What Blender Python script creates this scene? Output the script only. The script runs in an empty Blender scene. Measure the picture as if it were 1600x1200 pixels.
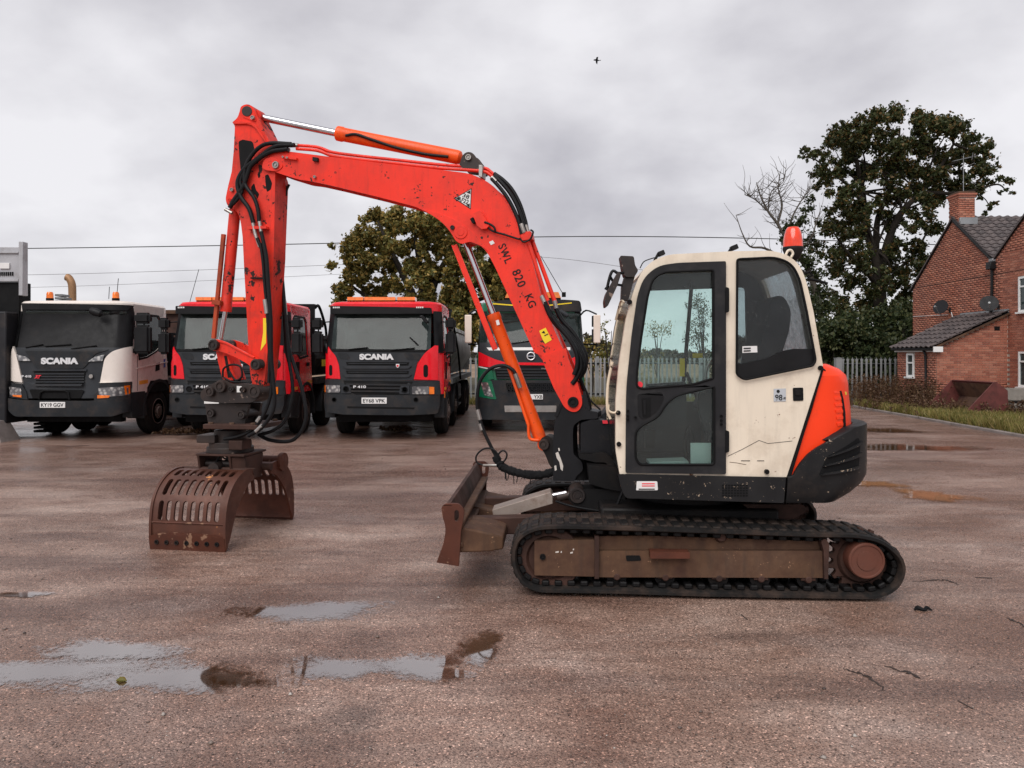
import bpy, bmesh, math, random
import numpy as np
from mathutils import Vector, Matrix, Euler
from mathutils.geometry import tessellate_polygon
R = math.radians
random.seed(7)
rng = np.random.default_rng(7)
S = bpy.context.scene
COL = S.collection

# ------------------------------------------------------------------ camera, sky, sun
FPX, EYE, CXP, HYP = 1155.0, 1.75, 800.0, 556.0
cam_d = bpy.data.cameras.new('camera')
cam = bpy.data.objects.new('camera', cam_d)
COL.objects.link(cam)
cam.location = (0, 0, EYE)
cam.rotation_euler = (R(90), 0, 0)
cam_d.sensor_width = 36
cam_d.lens = 36 * FPX / 1600
cam_d.shift_y = -(600 - HYP) / 1600
cam_d.clip_start = 0.05
cam_d.clip_end = 6000
S.camera = cam
S.view_settings.view_transform = 'Standard'
S.view_settings.look = 'None'
S.view_settings.gamma = 1
S.view_settings.use_curve_mapping = False
S.view_settings.exposure = 1.0

SUN_EL, SUN_AZ = 48, 200        # azimuth measured clockwise from +Y
sun_d = bpy.data.lights.new('sun', 'SUN')
sun_d.energy = 1.3
sun_d.angle = R(50)
sun_d.color = (1.0, 0.97, 0.93)
sun = bpy.data.objects.new('sun', sun_d)
COL.objects.link(sun)
dv = Vector((math.sin(R(SUN_AZ)) * math.cos(R(SUN_EL)), math.cos(R(SUN_AZ)) * math.cos(R(SUN_EL)), math.sin(R(SUN_EL))))
sun.rotation_euler = dv.to_track_quat('Z', 'Y').to_euler()

W = bpy.data.worlds.new('World')
S.world = W
W.use_nodes = True
def build_world():
    nt = W.node_tree
    nt.nodes.clear()
    N = nt.nodes.new
    L = nt.links.new
    out = N('ShaderNodeOutputWorld')
    sky = N('ShaderNodeTexSky')
    sky.sky_type = 'NISHITA'
    sky.sun_disc = False
    sky.sun_elevation = R(SUN_EL)
    sky.sun_rotation = R(SUN_AZ)
    bg1 = N('ShaderNodeBackground')
    bg1.inputs['Strength'].default_value = 0.05
    L(sky.outputs[0], bg1.inputs[0])
    tc = N('ShaderNodeTexCoord')
    sep = N('ShaderNodeSeparateXYZ')
    L(tc.outputs['Generated'], sep.inputs[0])
    def math_(op, a, b=None, clamp=False):
        m = N('ShaderNodeMath'); m.operation = op; m.use_clamp = clamp
        for i, v in enumerate((a, b)):
            if v is None: continue
            if isinstance(v, (int, float)): m.inputs[i].default_value = v
            else: L(v, m.inputs[i])
        return m.outputs[0]
    zc = math_('MAXIMUM', sep.outputs[2], 0.0)
    zz = math_('ADD', zc, 0.42)
    u = math_('DIVIDE', sep.outputs[0], zz)
    v = math_('DIVIDE', sep.outputs[1], zz)
    cmb = N('ShaderNodeCombineXYZ')
    L(u, cmb.inputs[0]); L(v, cmb.inputs[1])
    cmb.inputs[2].default_value = 3.7
    n1 = N('ShaderNodeTexNoise')
    n1.inputs['Scale'].default_value = 1.25
    n1.inputs['Detail'].default_value = 7
    n1.inputs['Roughness'].default_value = 0.47
    n1.inputs['Distortion'].default_value = 0.35
    L(cmb.outputs[0], n1.inputs['Vector'])
    n2 = N('ShaderNodeTexNoise')
    n2.inputs['Scale'].default_value = 4.2
    n2.inputs['Detail'].default_value = 6
    n2.inputs['Roughness'].default_value = 0.5
    L(cmb.outputs[0], n2.inputs['Vector'])
    mixn = math_('ADD', math_('MULTIPLY', n1.outputs[0], 0.72), math_('MULTIPLY', n2.outputs[0], 0.28))
    # low cloud is a little brighter towards the horizon, all the way round
    hz = math_('POWER', math_('SUBTRACT', 1.0, math_('MINIMUM', zc, 1.0)), 5.0)
    val = math_('ADD', mixn, math_('MULTIPLY', hz, 0.20))
    cr = N('ShaderNodeValToRGB')
    e = cr.color_ramp.elements
    e[0].position = 0.38; e[0].color = (0.205, 0.199, 0.220, 1)
    e[1].position = 0.66; e[1].color = (0.42, 0.414, 0.428, 1)
    m = e.new(0.52); m.color = (0.298, 0.291, 0.309, 1)
    L(val, cr.inputs[0])
    bg2 = N('ShaderNodeBackground')
    bg2.inputs['Strength'].default_value = 1.08
    L(cr.outputs[0], bg2.inputs[0])
    mx = N('ShaderNodeMixShader')
    mx.inputs[0].default_value = 0.94
    L(bg1.outputs[0], mx.inputs[1]); L(bg2.outputs[0], mx.inputs[2])
    L(mx.outputs[0], out.inputs[0])
build_world()
S.cycles.max_bounces = 8
S.cycles.transparent_max_bounces = 16

# ------------------------------------------------------------------ materials
class NT:
    def __init__(s, name):
        s.m = bpy.data.materials.new(name)
        s.m.use_nodes = True
        s.t = s.m.node_tree
        s.t.nodes.clear()
        s.out = s.t.nodes.new('ShaderNodeOutputMaterial')
        s.tc = s.t.nodes.new('ShaderNodeTexCoord')
    def N(s, k, **kw):
        n = s.t.nodes.new(k)
        for a, b in kw.items():
            if hasattr(n, a) and a not in n.inputs: setattr(n, a, b)
            else: n.inputs[a.replace('_', ' ')].default_value = b
        return n
    def L(s, a, b): s.t.links.new(a, b)
    def noise(s, scale, detail=4, rough=0.55, vec=None, dist=0.0):
        n = s.N('ShaderNodeTexNoise')
        n.inputs['Scale'].default_value = scale
        n.inputs['Detail'].default_value = detail
        n.inputs['Roughness'].default_value = rough
        n.inputs['Distortion'].default_value = dist
        s.L(vec if vec is not None else s.tc.outputs['Object'], n.inputs['Vector'])
        return n.outputs[0]
    def ramp(s, fac, stops):
        r = s.N('ShaderNodeValToRGB')
        e = r.color_ramp.elements
        while len(e) < len(stops): e.new(0.5)
        for i, (p, c) in enumerate(stops):
            e[i].position = p
            e[i].color = c if isinstance(c, tuple) and len(c) == 4 else ((*c, 1) if isinstance(c, tuple) else (c, c, c, 1))
        s.L(fac, r.inputs[0])
        return r.outputs[0]
    def mix(s, fac, a, b, mode='MIX'):
        m = s.N('ShaderNodeMix', data_type='RGBA', blend_type=mode)
        for k, v in ((0, fac), (6, a), (7, b)):
            if isinstance(v, (int, float)): m.inputs[k].default_value = v
            elif isinstance(v, tuple): m.inputs[k].default_value = (*v[:3], 1)
            else: s.L(v, m.inputs[k])
        return m.outputs[2]
    def math(s, op, a, b=0.0, clamp=False):
        m = s.N('ShaderNodeMath'); m.operation = op; m.use_clamp = clamp
        for i, v in enumerate((a, b)):
            if isinstance(v, (int, float)): m.inputs[i].default_value = v
            else: s.L(v, m.inputs[i])
        return m.outputs[0]
    def bsdf(s, **kw):
        b = s.N('ShaderNodeBsdfPrincipled')
        for k, v in kw.items():
            k = k.replace('_', ' ')
            if isinstance(v, tuple): b.inputs[k].default_value = (*v[:3], 1)
            elif isinstance(v, (int, float)): b.inputs[k].default_value = v
            else: s.L(v, b.inputs[k])
        return b
    def bump(s, h, strength=0.3, dist=0.01):
        b = s.N('ShaderNodeBump')
        b.inputs['Strength'].default_value = strength
        b.inputs['Distance'].default_value = dist
        s.L(h, b.inputs['Height'])
        return b.outputs[0]
    def end(s, sh):
        s.L(sh.outputs[0] if hasattr(sh, 'outputs') else sh, s.out.inputs[0])
        return s.m

def paint(name, col, rough=0.4, metal=0.0, var=0.12, vs=2.5, dirt=None, dirt_pos=(0.5, 0.7), dirt_scale=3.0,
          chip=None, chip_pos=0.70, chip_scale=22.0, bump=0.0, bs=40.0, coat=0.0, bd=0.004, streak=0.0):
    t = NT(name)
    n = t.noise(vs, 5, 0.6)
    hi = tuple(min(1, c * (1 + var)) for c in col)
    lo = tuple(c * (1 - var) for c in col)
    c = t.ramp(n, [(0.3, lo), (0.7, hi)])
    if streak:
        mp = t.N('ShaderNodeMapping'); mp.inputs['Scale'].default_value = (9, 9, 1.1); t.L(t.tc.outputs['Object'], mp.inputs['Vector'])
        s1 = t.ramp(t.noise(1.6, 7, 0.65, mp.outputs[0]), [(0.50, 0.0), (0.78, streak)])
        c = t.mix(s1, c, tuple(x * 0.30 + 0.012 for x in col))
        s2 = t.ramp(t.noise(0.9, 5, 0.6), [(0.52, 0.0), (0.75, streak * 0.35)])
        c = t.mix(s2, c, tuple(x * 0.8 + 0.07 for x in col))
    rg = t.ramp(t.noise(vs * 2.3, 4), [(0.3, max(0.02, rough - 0.08)), (0.7, min(1, rough + 0.12))])
    if dirt:
        f = t.ramp(t.noise(dirt_scale, 7, 0.68), [(dirt_pos[0], 0.0), (dirt_pos[1], 1.0)])
        c = t.mix(f, c, dirt)
        rg = t.mix(f, rg, (0.75, 0.75, 0.75))
    h = None
    if chip:
        a = t.noise(chip_scale, 5, 0.6)
        b = t.noise(chip_scale * 0.18, 3, 0.5)
        f = t.ramp(t.math('ADD', t.math('MULTIPLY', a, 0.6), t.math('MULTIPLY', b, 0.5)), [(chip_pos, 0.0), (chip_pos + 0.012, 1.0)])
        c = t.mix(f, c, chip)
        rg = t.mix(f, rg, (0.8, 0.8, 0.8))
    kw = dict(Base_Color=c, Roughness=rg, Metallic=metal)
    if bump: kw['Normal'] = t.bump(t.noise(bs, 6, 0.6), bump, bd)
    b = t.bsdf(**kw)
    b.inputs['Specular IOR Level'].default_value = 0.5 if metal > 0.2 else (0.2 if max(col) < 0.07 else 0.3)
    b.inputs['Coat Weight'].default_value = coat * (0.5 if max(col) > 0.1 else 0.2)
    b.inputs['Coat Roughness'].default_value = 0.12
    return t.end(b)

M = {}
M['red'] = paint('machine_red_paint', (0.84, 0.030, 0.011), 0.40, streak=0.45, var=0.10, dirt=(0.50, 0.028, 0.016), dirt_pos=(0.47, 0.78), dirt_scale=2.6, chip=(0.035, 0.015, 0.012), chip_pos=0.675, chip_scale=30, coat=0.4, bump=0.06, bs=9)
M['redarm'] = paint('worn_red_paint', (0.78, 0.030, 0.012), 0.46, streak=0.7, var=0.14, dirt=(0.34, 0.03, 0.02), dirt_pos=(0.46, 0.72), dirt_scale=3.2, chip=(0.03, 0.014, 0.012), chip_pos=0.630, chip_scale=18, coat=0.06, bump=0.08, bs=12)
M['orange'] = paint('orange_cylinder_paint', (0.88, 0.092, 0.008), 0.38, streak=0.5, dirt=(0.45, 0.06, 0.02), dirt_pos=(0.55, 0.8), chip=(0.05, 0.03, 0.02), chip_pos=0.70, coat=0.15)
M['rustred'] = paint('rusty_orange_guard', (0.42, 0.06, 0.02), 0.6, dirt=(0.12, 0.035, 0.02), dirt_pos=(0.4, 0.7))
M['hood'] = paint('plastic_hood_red', (0.96, 0.052, 0.008), 0.36, var=0.05, vs=1.5, coat=0.2, dirt=(0.55, 0.05, 0.02), dirt_pos=(0.62, 0.95))
M['cream'] = paint('cream_cab_paint', (0.77, 0.675, 0.55), 0.40, streak=0.22, var=0.05, vs=1.6, dirt=(0.50, 0.40, 0.30), dirt_pos=(0.50, 0.80), dirt_scale=2.4, chip=(0.16, 0.07, 0.035), chip_pos=0.690, chip_scale=24, coat=0.15)
M['creamworn'] = paint('worn_cream_paint', (0.72, 0.60, 0.45), 0.5, var=0.08, dirt=(0.3, 0.2, 0.13), dirt_pos=(0.5, 0.85), chip=(0.06, 0.03, 0.02), chip_pos=0.60, chip_scale=16)
M['black'] = paint('satin_black_plastic', (0.009, 0.009, 0.010), 0.42, var=0.3, vs=4, dirt=(0.03, 0.026, 0.024), dirt_pos=(0.55, 0.95), bump=0.05, bs=60)
M['door'] = paint('door_frame_black', (0.018, 0.018, 0.020), 0.45, var=0.25, vs=3, dirt=(0.055, 0.052, 0.05), dirt_pos=(0.5, 0.95), dirt_scale=5)
M['cast'] = paint('black_cast_iron', (0.011, 0.011, 0.013), 0.45, var=0.3, dirt=(0.06, 0.045, 0.035), dirt_pos=(0.6, 0.9), chip=(0.45, 0.38, 0.32), chip_pos=0.735, chip_scale=14, bump=0.15, bs=25, coat=0.1)
M['castdark'] = paint('dark_machine_steel', (0.008, 0.0075, 0.008), 0.5, var=0.3, dirt=(0.028, 0.020, 0.016), dirt_pos=(0.5, 0.85), bump=0.1, bs=20)
M['weight'] = paint('scuffed_black_counterweight', (0.013, 0.013, 0.014), 0.38, streak=0.5, var=0.25, dirt=(0.05, 0.038, 0.032), dirt_pos=(0.55, 0.9), chip=(0.40, 0.31, 0.23), chip_pos=0.690, chip_scale=80, coat=0.1)
M['rubber'] = paint('track_rubber', (0.011, 0.0105, 0.0105), 0.6, var=0.35, vs=6, dirt=(0.065, 0.043, 0.033), dirt_pos=(0.45, 0.75), dirt_scale=5, bump=0.35, bs=45)
M['hose'] = paint('black_hose_rubber', (0.008, 0.008, 0.009), 0.4, var=0.3, bump=0.3, bs=160, bd=0.002)
M['sleeve'] = paint('woven_hose_sleeve', (0.010, 0.010, 0.011), 0.85, bump=1.0, bs=45, bd=0.02)
M['rust'] = paint('brown_rusty_steel', (0.090, 0.029, 0.017), 0.5, metal=0.15, var=0.3, vs=4, dirt=(0.055, 0.022, 0.016), dirt_pos=(0.45, 0.75), chip=(0.25, 0.14, 0.09), chip_pos=0.66, chip_scale=12, bump=0.25, bs=25)
M['rustbright'] = paint('orange_brown_rust', (0.095, 0.033, 0.019), 0.40, metal=0.25, var=0.3, vs=5, dirt=(0.07, 0.026, 0.018), dirt_pos=(0.42, 0.72), chip=(0.60, 0.26, 0.09), chip_pos=0.70, chip_scale=5, bump=0.3, bs=22)
M['frame'] = paint('muddy_track_frame', (0.100, 0.052, 0.029), 0.7, streak=0.8, var=0.25, vs=5, dirt=(0.050, 0.022, 0.015), dirt_pos=(0.42, 0.72), dirt_scale=4, chip=(0.30, 0.17, 0.10), chip_pos=0.70, chip_scale=40, bump=0.25, bs=30)
M['framedark'] = paint('dark_brown_steel', (0.060, 0.030, 0.023), 0.6, var=0.3, dirt=(0.02, 0.014, 0.012), dirt_pos=(0.45, 0.75), bump=0.3, bs=25)
M['hub'] = paint('reddish_hub_steel', (0.125, 0.043, 0.028), 0.5, var=0.2, dirt=(0.10, 0.045, 0.032), dirt_pos=(0.45, 0.8), bump=0.15, bs=20)
M['darksteel'] = paint('greasy_dark_steel', (0.024, 0.018, 0.017), 0.45, metal=0.25, var=0.3, dirt=(0.060, 0.034, 0.024), dirt_pos=(0.45, 0.8), chip=(0.22, 0.16, 0.13), chip_pos=0.68, bump=0.2, bs=30)
M['chrome'] = paint('chromed_rod', (0.62, 0.62, 0.64), 0.12, metal=1.0, var=0.03)
M['steel'] = paint('worn_bare_steel', (0.38, 0.36, 0.34), 0.4, metal=0.8, var=0.2, dirt=(0.12, 0.08, 0.06), dirt_pos=(0.5, 0.8))
M['silverplate'] = paint('dull_aluminium_cover', (0.33, 0.27, 0.235), 0.5, metal=0.35, var=0.2, dirt=(0.16, 0.09, 0.06), dirt_pos=(0.5, 0.8), dirt_scale=7)
M['wblack'] = paint('white_scuff', (0.6, 0.55, 0.5), 0.6)
M['sticker'] = paint('white_sticker', (0.72, 0.71, 0.70), 0.5, var=0.05)
M['stickergrey'] = paint('grey_sticker', (0.45, 0.47, 0.50), 0.5, var=0.1)
M['yellow'] = paint('yellow_sticker', (0.85, 0.62, 0.03), 0.45, var=0.06)
M['ink'] = paint('black_ink', (0.012, 0.012, 0.012), 0.5)
M['pink'] = paint('pink_red_sticker', (0.75, 0.04, 0.06), 0.4)
M['orangestripe'] = paint('orange_reflective_stripe', (0.80, 0.36, 0.05), 0.4)
M['redpaint'] = paint('glossy_truck_red', (0.75, 0.010, 0.020), 0.22, var=0.05, coat=0.5, dirt=(0.30, 0.02, 0.02), dirt_pos=(0.6, 1.0))
M['white'] = paint('truck_white_paint', (0.76, 0.69, 0.63), 0.28, var=0.03, coat=0.4, dirt=(0.50, 0.42, 0.36), dirt_pos=(0.55, 1.0))
M['green'] = paint('truck_green_paint', (0.006, 0.125, 0.060), 0.3, var=0.1, coat=0.3)
M['grille'] = paint('dark_grey_grille_plastic', (0.030, 0.033, 0.038), 0.45, var=0.2, dirt=(0.058, 0.054, 0.052), dirt_pos=(0.5, 0.9))
M['bumper'] = paint('dirty_bumper_plastic', (0.020, 0.022, 0.025), 0.45, var=0.25, dirt=(0.060, 0.045, 0.037), dirt_pos=(0.5, 0.82), dirt_scale=3)
M['dull'] = paint('matt_black', (0.004, 0.004, 0.0045), 0.7)
M['tyre'] = paint('truck_tyre', (0.010, 0.0095, 0.0095), 0.75, var=0.3, dirt=(0.028, 0.021, 0.018), dirt_pos=(0.45, 0.8), bump=0.3, bs=40)
M['rim'] = paint('dirty_wheel_rim', (0.16, 0.12, 0.105), 0.5, metal=0.4, var=0.3, dirt=(0.05, 0.034, 0.028), dirt_pos=(0.45, 0.75))
M['alu'] = paint('dull_aluminium_body', (0.50, 0.49, 0.46), 0.42, metal=0.25, var=0.12, dirt=(0.22, 0.17, 0.12), dirt_pos=(0.45, 0.8), dirt_scale=1.2)
M['tippergrey'] = paint('dark_tipper_body', (0.022, 0.022, 0.025), 0.5, metal=0.1, var=0.2, dirt=(0.06, 0.05, 0.045), dirt_pos=(0.5, 0.8))
M['greyalu'] = paint('pale_grey_headboard', (0.40, 0.40, 0.42), 0.5, metal=0.2, var=0.12, dirt=(0.2, 0.18, 0.17), dirt_pos=(0.5, 0.9))
M['tan'] = paint('tan_exhaust', (0.36, 0.20, 0.10), 0.5, metal=0.3, var=0.2)
M['seat'] = paint('dark_seat_fabric', (0.022, 0.024, 0.030), 0.8, var=0.2)
M['interior'] = paint('cab_interior_plastic', (0.028, 0.030, 0.034), 0.6, var=0.2)
M['paper'] = paint('pale_paper', (0.55, 0.66, 0.62), 0.6)
M['stone'] = paint('weathered_concrete', (0.26, 0.24, 0.215), 0.85, var=0.2, dirt=(0.12, 0.10, 0.09), dirt_pos=(0.45, 0.75), bump=0.5, bs=30)
M['kerb'] = paint('concrete_kerb', (0.25, 0.215, 0.20), 0.75, var=0.2, dirt=(0.10, 0.08, 0.07), dirt_pos=(0.5, 0.8), bump=0.4, bs=30)
M['galv'] = paint('galvanised_steel', (0.27, 0.28, 0.285), 0.5, metal=0.3, var=0.18, vs=1.2, dirt=(0.20, 0.19, 0.185), dirt_pos=(0.45, 0.85))
M['upvc'] = paint('white_upvc', (0.78, 0.78, 0.77), 0.35, var=0.03)
M['gutter'] = paint('black_gutter', (0.015, 0.015, 0.016), 0.35)
M['lead'] = paint('lead_flashing', (0.28, 0.29, 0.30), 0.5, metal=0.3, var=0.15)
M['skip'] = paint('dark_red_oxide_steel', (0.120, 0.034, 0.030), 0.6, var=0.25, dirt=(0.045, 0.018, 0.016), dirt_pos=(0.45, 0.75), bump=0.2, bs=12)
M['skipin'] = paint('scraped_bucket_lining', (0.18, 0.105, 0.070), 0.55, metal=0.4, var=0.3, vs=1.6, dirt=(0.06, 0.028, 0.022), dirt_pos=(0.45, 0.65), dirt_scale=1.8)
M['dish'] = paint('dark_grey_dish', (0.016, 0.016, 0.018), 0.5)
M['bark'] = paint('oak_bark', (0.032, 0.026, 0.021), 0.9, var=0.4, bump=0.8, bs=8, bd=0.05)
M['barkpale'] = paint('grey_dead_bark', (0.085, 0.072, 0.060), 0.9, var=0.3)
M['wire'] = paint('black_cable', (0.03, 0.03, 0.032), 0.6)
M['wirethin'] = paint('weathered_cable', (0.20, 0.20, 0.21), 0.6)
M['bird'] = paint('dark_feathers', (0.02, 0.02, 0.022), 0.8)
M['lightpanel'] = paint('mirror_back_cream', (0.75, 0.64, 0.55), 0.4, var=0.04)
M['chromeletter'] = paint('silver_lettering', (0.74, 0.74, 0.75), 0.3, metal=0.35, var=0.02)
M['blue'] = paint('blue_sticker', (0.05, 0.10, 0.35), 0.4)

def glowless_lens(name, col, rough=0.12):
    t = NT(name)
    b = t.bsdf(Base_Color=t.ramp(t.noise(14, 2), [(0.35, tuple(c * 0.75 for c in col)), (0.65, col)]), Roughness=rough)
    b.inputs['Coat Weight'].default_value = 0.6
    b.inputs['Subsurface Weight'].default_value = 0.0
    return t.end(b)
M['amber'] = glowless_lens('amber_lens', (0.95, 0.20, 0.01))
M['amberpale'] = glowless_lens('amber_light_bar', (0.95, 0.24, 0.03))
M['beaconred'] = glowless_lens('orange_red_beacon_lens', (0.92, 0.055, 0.012), 0.2)

def head_lens():
    t = NT('headlamp_glass')
    v = t.N('ShaderNodeTexVoronoi'); v.inputs['Scale'].default_value = 14
    t.L(t.tc.outputs['Object'], v.inputs['Vector'])
    b = t.bsdf(Base_Color=t.ramp(v.outputs['Distance'], [(0.1, (0.75, 0.73, 0.70)), (0.6, (0.16, 0.16, 0.17))]), Roughness=0.15, Metallic=0.55)
    b.inputs['Coat Weight'].default_value = 1.0
    return t.end(b)
M['lens'] = head_lens()

def windscreen(name, base=(0.018, 0.025, 0.024), tint=(0.45, 0.52, 0.50), tr=0.35):
    # truck glazing: part see-through, part reflection, thin dust
    t = NT(name)
    tra = t.N('ShaderNodeBsdfTransparent'); tra.inputs[0].default_value = (*tint, 1)
    g = t.bsdf(Base_Color=t.ramp(t.noise(3, 5), [(0.3, base), (0.8, tuple(min(1, c * 3.2) for c in base))]), Roughness=0.06)
    g.inputs['Specular IOR Level'].default_value = 0.5
    mx = t.N('ShaderNodeMixShader'); mx.inputs[0].default_value = 1 - tr
    t.L(tra.outputs[0], mx.inputs[1]); t.L(g.outputs[0], mx.inputs[2])
    return t.end(mx)
M['screen'] = windscreen('dusty_windscreen_glass')
M['houseglass'] = windscreen('house_window_glass', (0.02, 0.03, 0.03), (0.5, 0.5, 0.5), 0.2)

def cab_glass(name, tint, spots=0.5):
    t = NT(name)
    tra = t.N('ShaderNodeBsdfTransparent'); tra.inputs[0].default_value = (*tint, 1)
    gl = t.N('ShaderNodeBsdfGlossy'); gl.inputs['Roughness'].default_value = 0.03
    v = t.N('ShaderNodeTexVoronoi'); v.inputs['Scale'].default_value = 85
    t.L(t.tc.outputs['Object'], v.inputs['Vector'])
    t.L(t.bump(v.outputs['Distance'], 0.25, 0.004), gl.inputs['Normal'])
    fr = t.N('ShaderNodeFresnel'); fr.inputs[0].default_value = 1.5
    m1 = t.N('ShaderNodeMixShader')
    t.L(t.math('MULTIPLY', fr.outputs[0], 0.9), m1.inputs[0]); t.L(tra.outputs[0], m1.inputs[1]); t.L(gl.outputs[0], m1.inputs[2])
    df = t.N('ShaderNodeBsdfDiffuse'); df.inputs[0].default_value = (0.50, 0.53, 0.52, 1)
    v2 = t.N('ShaderNodeTexVoronoi'); v2.inputs['Scale'].default_value = 60
    t.L(t.tc.outputs['Object'], v2.inputs['Vector'])
    drop = t.ramp(v2.outputs['Distance'], [(0.10, 1.0), (0.17, 0.0)])
    msk = t.ramp(t.noise(9, 4), [(0.46, 0.0), (0.62, 1.0)])
    film = t.math('MULTIPLY', t.noise(4, 5), 0.035)
    f = t.math('ADD', t.math('MULTIPLY', t.math('MULTIPLY', drop, msk), spots), film)
    m2 = t.N('ShaderNodeMixShader')
    t.L(f, m2.inputs[0]); t.L(m1.outputs[0], m2.inputs[1]); t.L(df.outputs[0], m2.inputs[2])
    return t.end(m2)
M['cabglass'] = cab_glass('rain_spotted_tinted_glass', (0.87, 0.945, 0.93))
M['cabglassdark'] = cab_glass('rear_side_glass', (0.62, 0.66, 0.68), 0.35)

def mist():
    t = NT('misted_rear_glass')
    a = t.N('ShaderNodeBsdfTransparent'); a.inputs[0].default_value = (0.85, 0.9, 0.9, 1)
    b = t.N('ShaderNodeBsdfTranslucent'); b.inputs[0].default_value = (0.85, 0.86, 0.85, 1)
    m = t.N('ShaderNodeMixShader'); t.L(t.ramp(t.noise(16, 7, 0.75), [(0.38, 0.2), (0.62, 0.95)]), m.inputs[0])
    t.L(a.outputs[0], m.inputs[1]); t.L(b.outputs[0], m.inputs[2])
    return t.end(m)
M['mist'] = mist()
def leafmat(name, stops, trans=0.25):
    t = NT(name)
    gm = t.N('ShaderNodeNewGeometry')
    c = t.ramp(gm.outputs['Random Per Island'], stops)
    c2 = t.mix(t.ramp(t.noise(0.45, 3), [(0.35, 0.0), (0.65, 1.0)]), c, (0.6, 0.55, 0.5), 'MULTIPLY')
    d = t.N('ShaderNodeBsdfDiffuse'); t.L(c2, d.inputs[0])
    tl = t.N('ShaderNodeBsdfTranslucent'); t.L(c2, tl.inputs[0])
    g = t.N('ShaderNodeBsdfGlossy'); g.inputs['Roughness'].default_value = 0.5
    g.inputs[0].default_value = (0.6, 0.6, 0.6, 1)
    m = t.N('ShaderNodeMixShader'); m.inputs[0].default_value = trans
    t.L(d.outputs[0], m.inputs[1]); t.L(tl.outputs[0], m.inputs[2])
    m2 = t.N('ShaderNodeMixShader'); m2.inputs[0].default_value = 0.03
    t.L(m.outputs[0], m2.inputs[1]); t.L(g.outputs[0], m2.inputs[2])
    return t.end(m2)
M['leafdark'] = leafmat('dark_oak_leaves', [(0.0, (0.030, 0.043, 0.016)), (0.45, (0.062, 0.080, 0.028)), (0.76, (0.095, 0.105, 0.038)), (0.92, (0.16, 0.095, 0.032)), (1.0, (0.22, 0.13, 0.04))])
M['leafautumn'] = leafmat('autumn_oak_leaves', [(0.0, (0.085, 0.095, 0.03)), (0.4, (0.21, 0.20, 0.058)), (0.7, (0.32, 0.25, 0.072)), (0.9, (0.44, 0.29, 0.08)), (1.0, (0.50, 0.34, 0.10))])
M['leafivy'] = leafmat('ivy_leaves', [(0.0, (0.020, 0.034, 0.012)), (0.6, (0.045, 0.062, 0.022)), (1.0, (0.09, 0.10, 0.035))])
M['leafbush'] = leafmat('bush_leaves', [(0.0, (0.024, 0.038, 0.016)), (0.6, (0.050, 0.070, 0.026)), (1.0, (0.11, 0.11, 0.045))])
M['leafyoung'] = leafmat('yellow_green_leaves', [(0.0, (0.10, 0.12, 0.03)), (0.6, (0.22, 0.20, 0.05)), (1.0, (0.32, 0.22, 0.06))])
M['leaffar'] = leafmat('far_hedgerow_leaves', [(0.0, (0.060, 0.070, 0.055)), (0.6, (0.095, 0.095, 0.070)), (1.0, (0.14, 0.11, 0.075))])
M['grass'] = leafmat('rough_grass', [(0.0, (0.11, 0.125, 0.03)), (0.5, (0.24, 0.23, 0.06)), (0.8, (0.36, 0.28, 0.10)), (1.0, (0.46, 0.35, 0.17))], 0.3)
M['weed'] = leafmat('dead_brown_weeds', [(0.0, (0.075, 0.038, 0.025)), (0.5, (0.13, 0.070, 0.042)), (1.0, (0.20, 0.13, 0.07))], 0.2)

def brickmat():
    t = NT('red_brick')
    gm = t.N('ShaderNodeNewGeometry')
    oi = t.N('ShaderNodeObjectInfo')
    r = t.math('FRACT', t.math('ADD', gm.outputs['Random Per Island'], oi.outputs['Random']))
    c = t.ramp(r, [(0.0, (0.22, 0.062, 0.036)), (0.25, (0.32, 0.092, 0.052)), (0.6, (0.39, 0.125, 0.070)), (0.85, (0.47, 0.19, 0.12)), (1.0, (0.28, 0.09, 0.058))])
    c = t.mix(t.ramp(t.noise(1.1, 5), [(0.35, 0.0), (0.7, 0.5)]), c, (0.20, 0.085, 0.065))
    c = t.mix(t.ramp(t.noise(30, 4), [(0.4, 0.0), (0.8, 0.4)]), c, (0.50, 0.25, 0.18))
    return t.end(t.bsdf(Base_Color=c, Roughness=0.85, Normal=t.bump(t.noise(60, 5), 0.4, 0.004)))
M['brick'] = brickmat()
M['mortar'] = paint('grey_mortar', (0.40, 0.33, 0.28), 0.9, var=0.15, bump=0.3, bs=50)
def tilemat():
    t = NT('brown_concrete_tile')
    gm = t.N('ShaderNodeNewGeometry'); oi = t.N('ShaderNodeObjectInfo')
    r = t.math('FRACT', t.math('ADD', gm.outputs['Random Per Island'], oi.outputs['Random']))
    c = t.ramp(r, [(0.0, (0.052, 0.042, 0.042)), (1.0, (0.095, 0.075, 0.072))])
    c = t.mix(t.ramp(t.noise(6, 6, 0.7), [(0.58, 0.0), (0.72, 0.8)]), c, (0.24, 0.22, 0.20))
    return t.end(t.bsdf(Base_Color=c, Roughness=0.6, Normal=t.bump(t.noise(40, 4), 0.3, 0.004)))
M['tile'] = tilemat()

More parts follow.
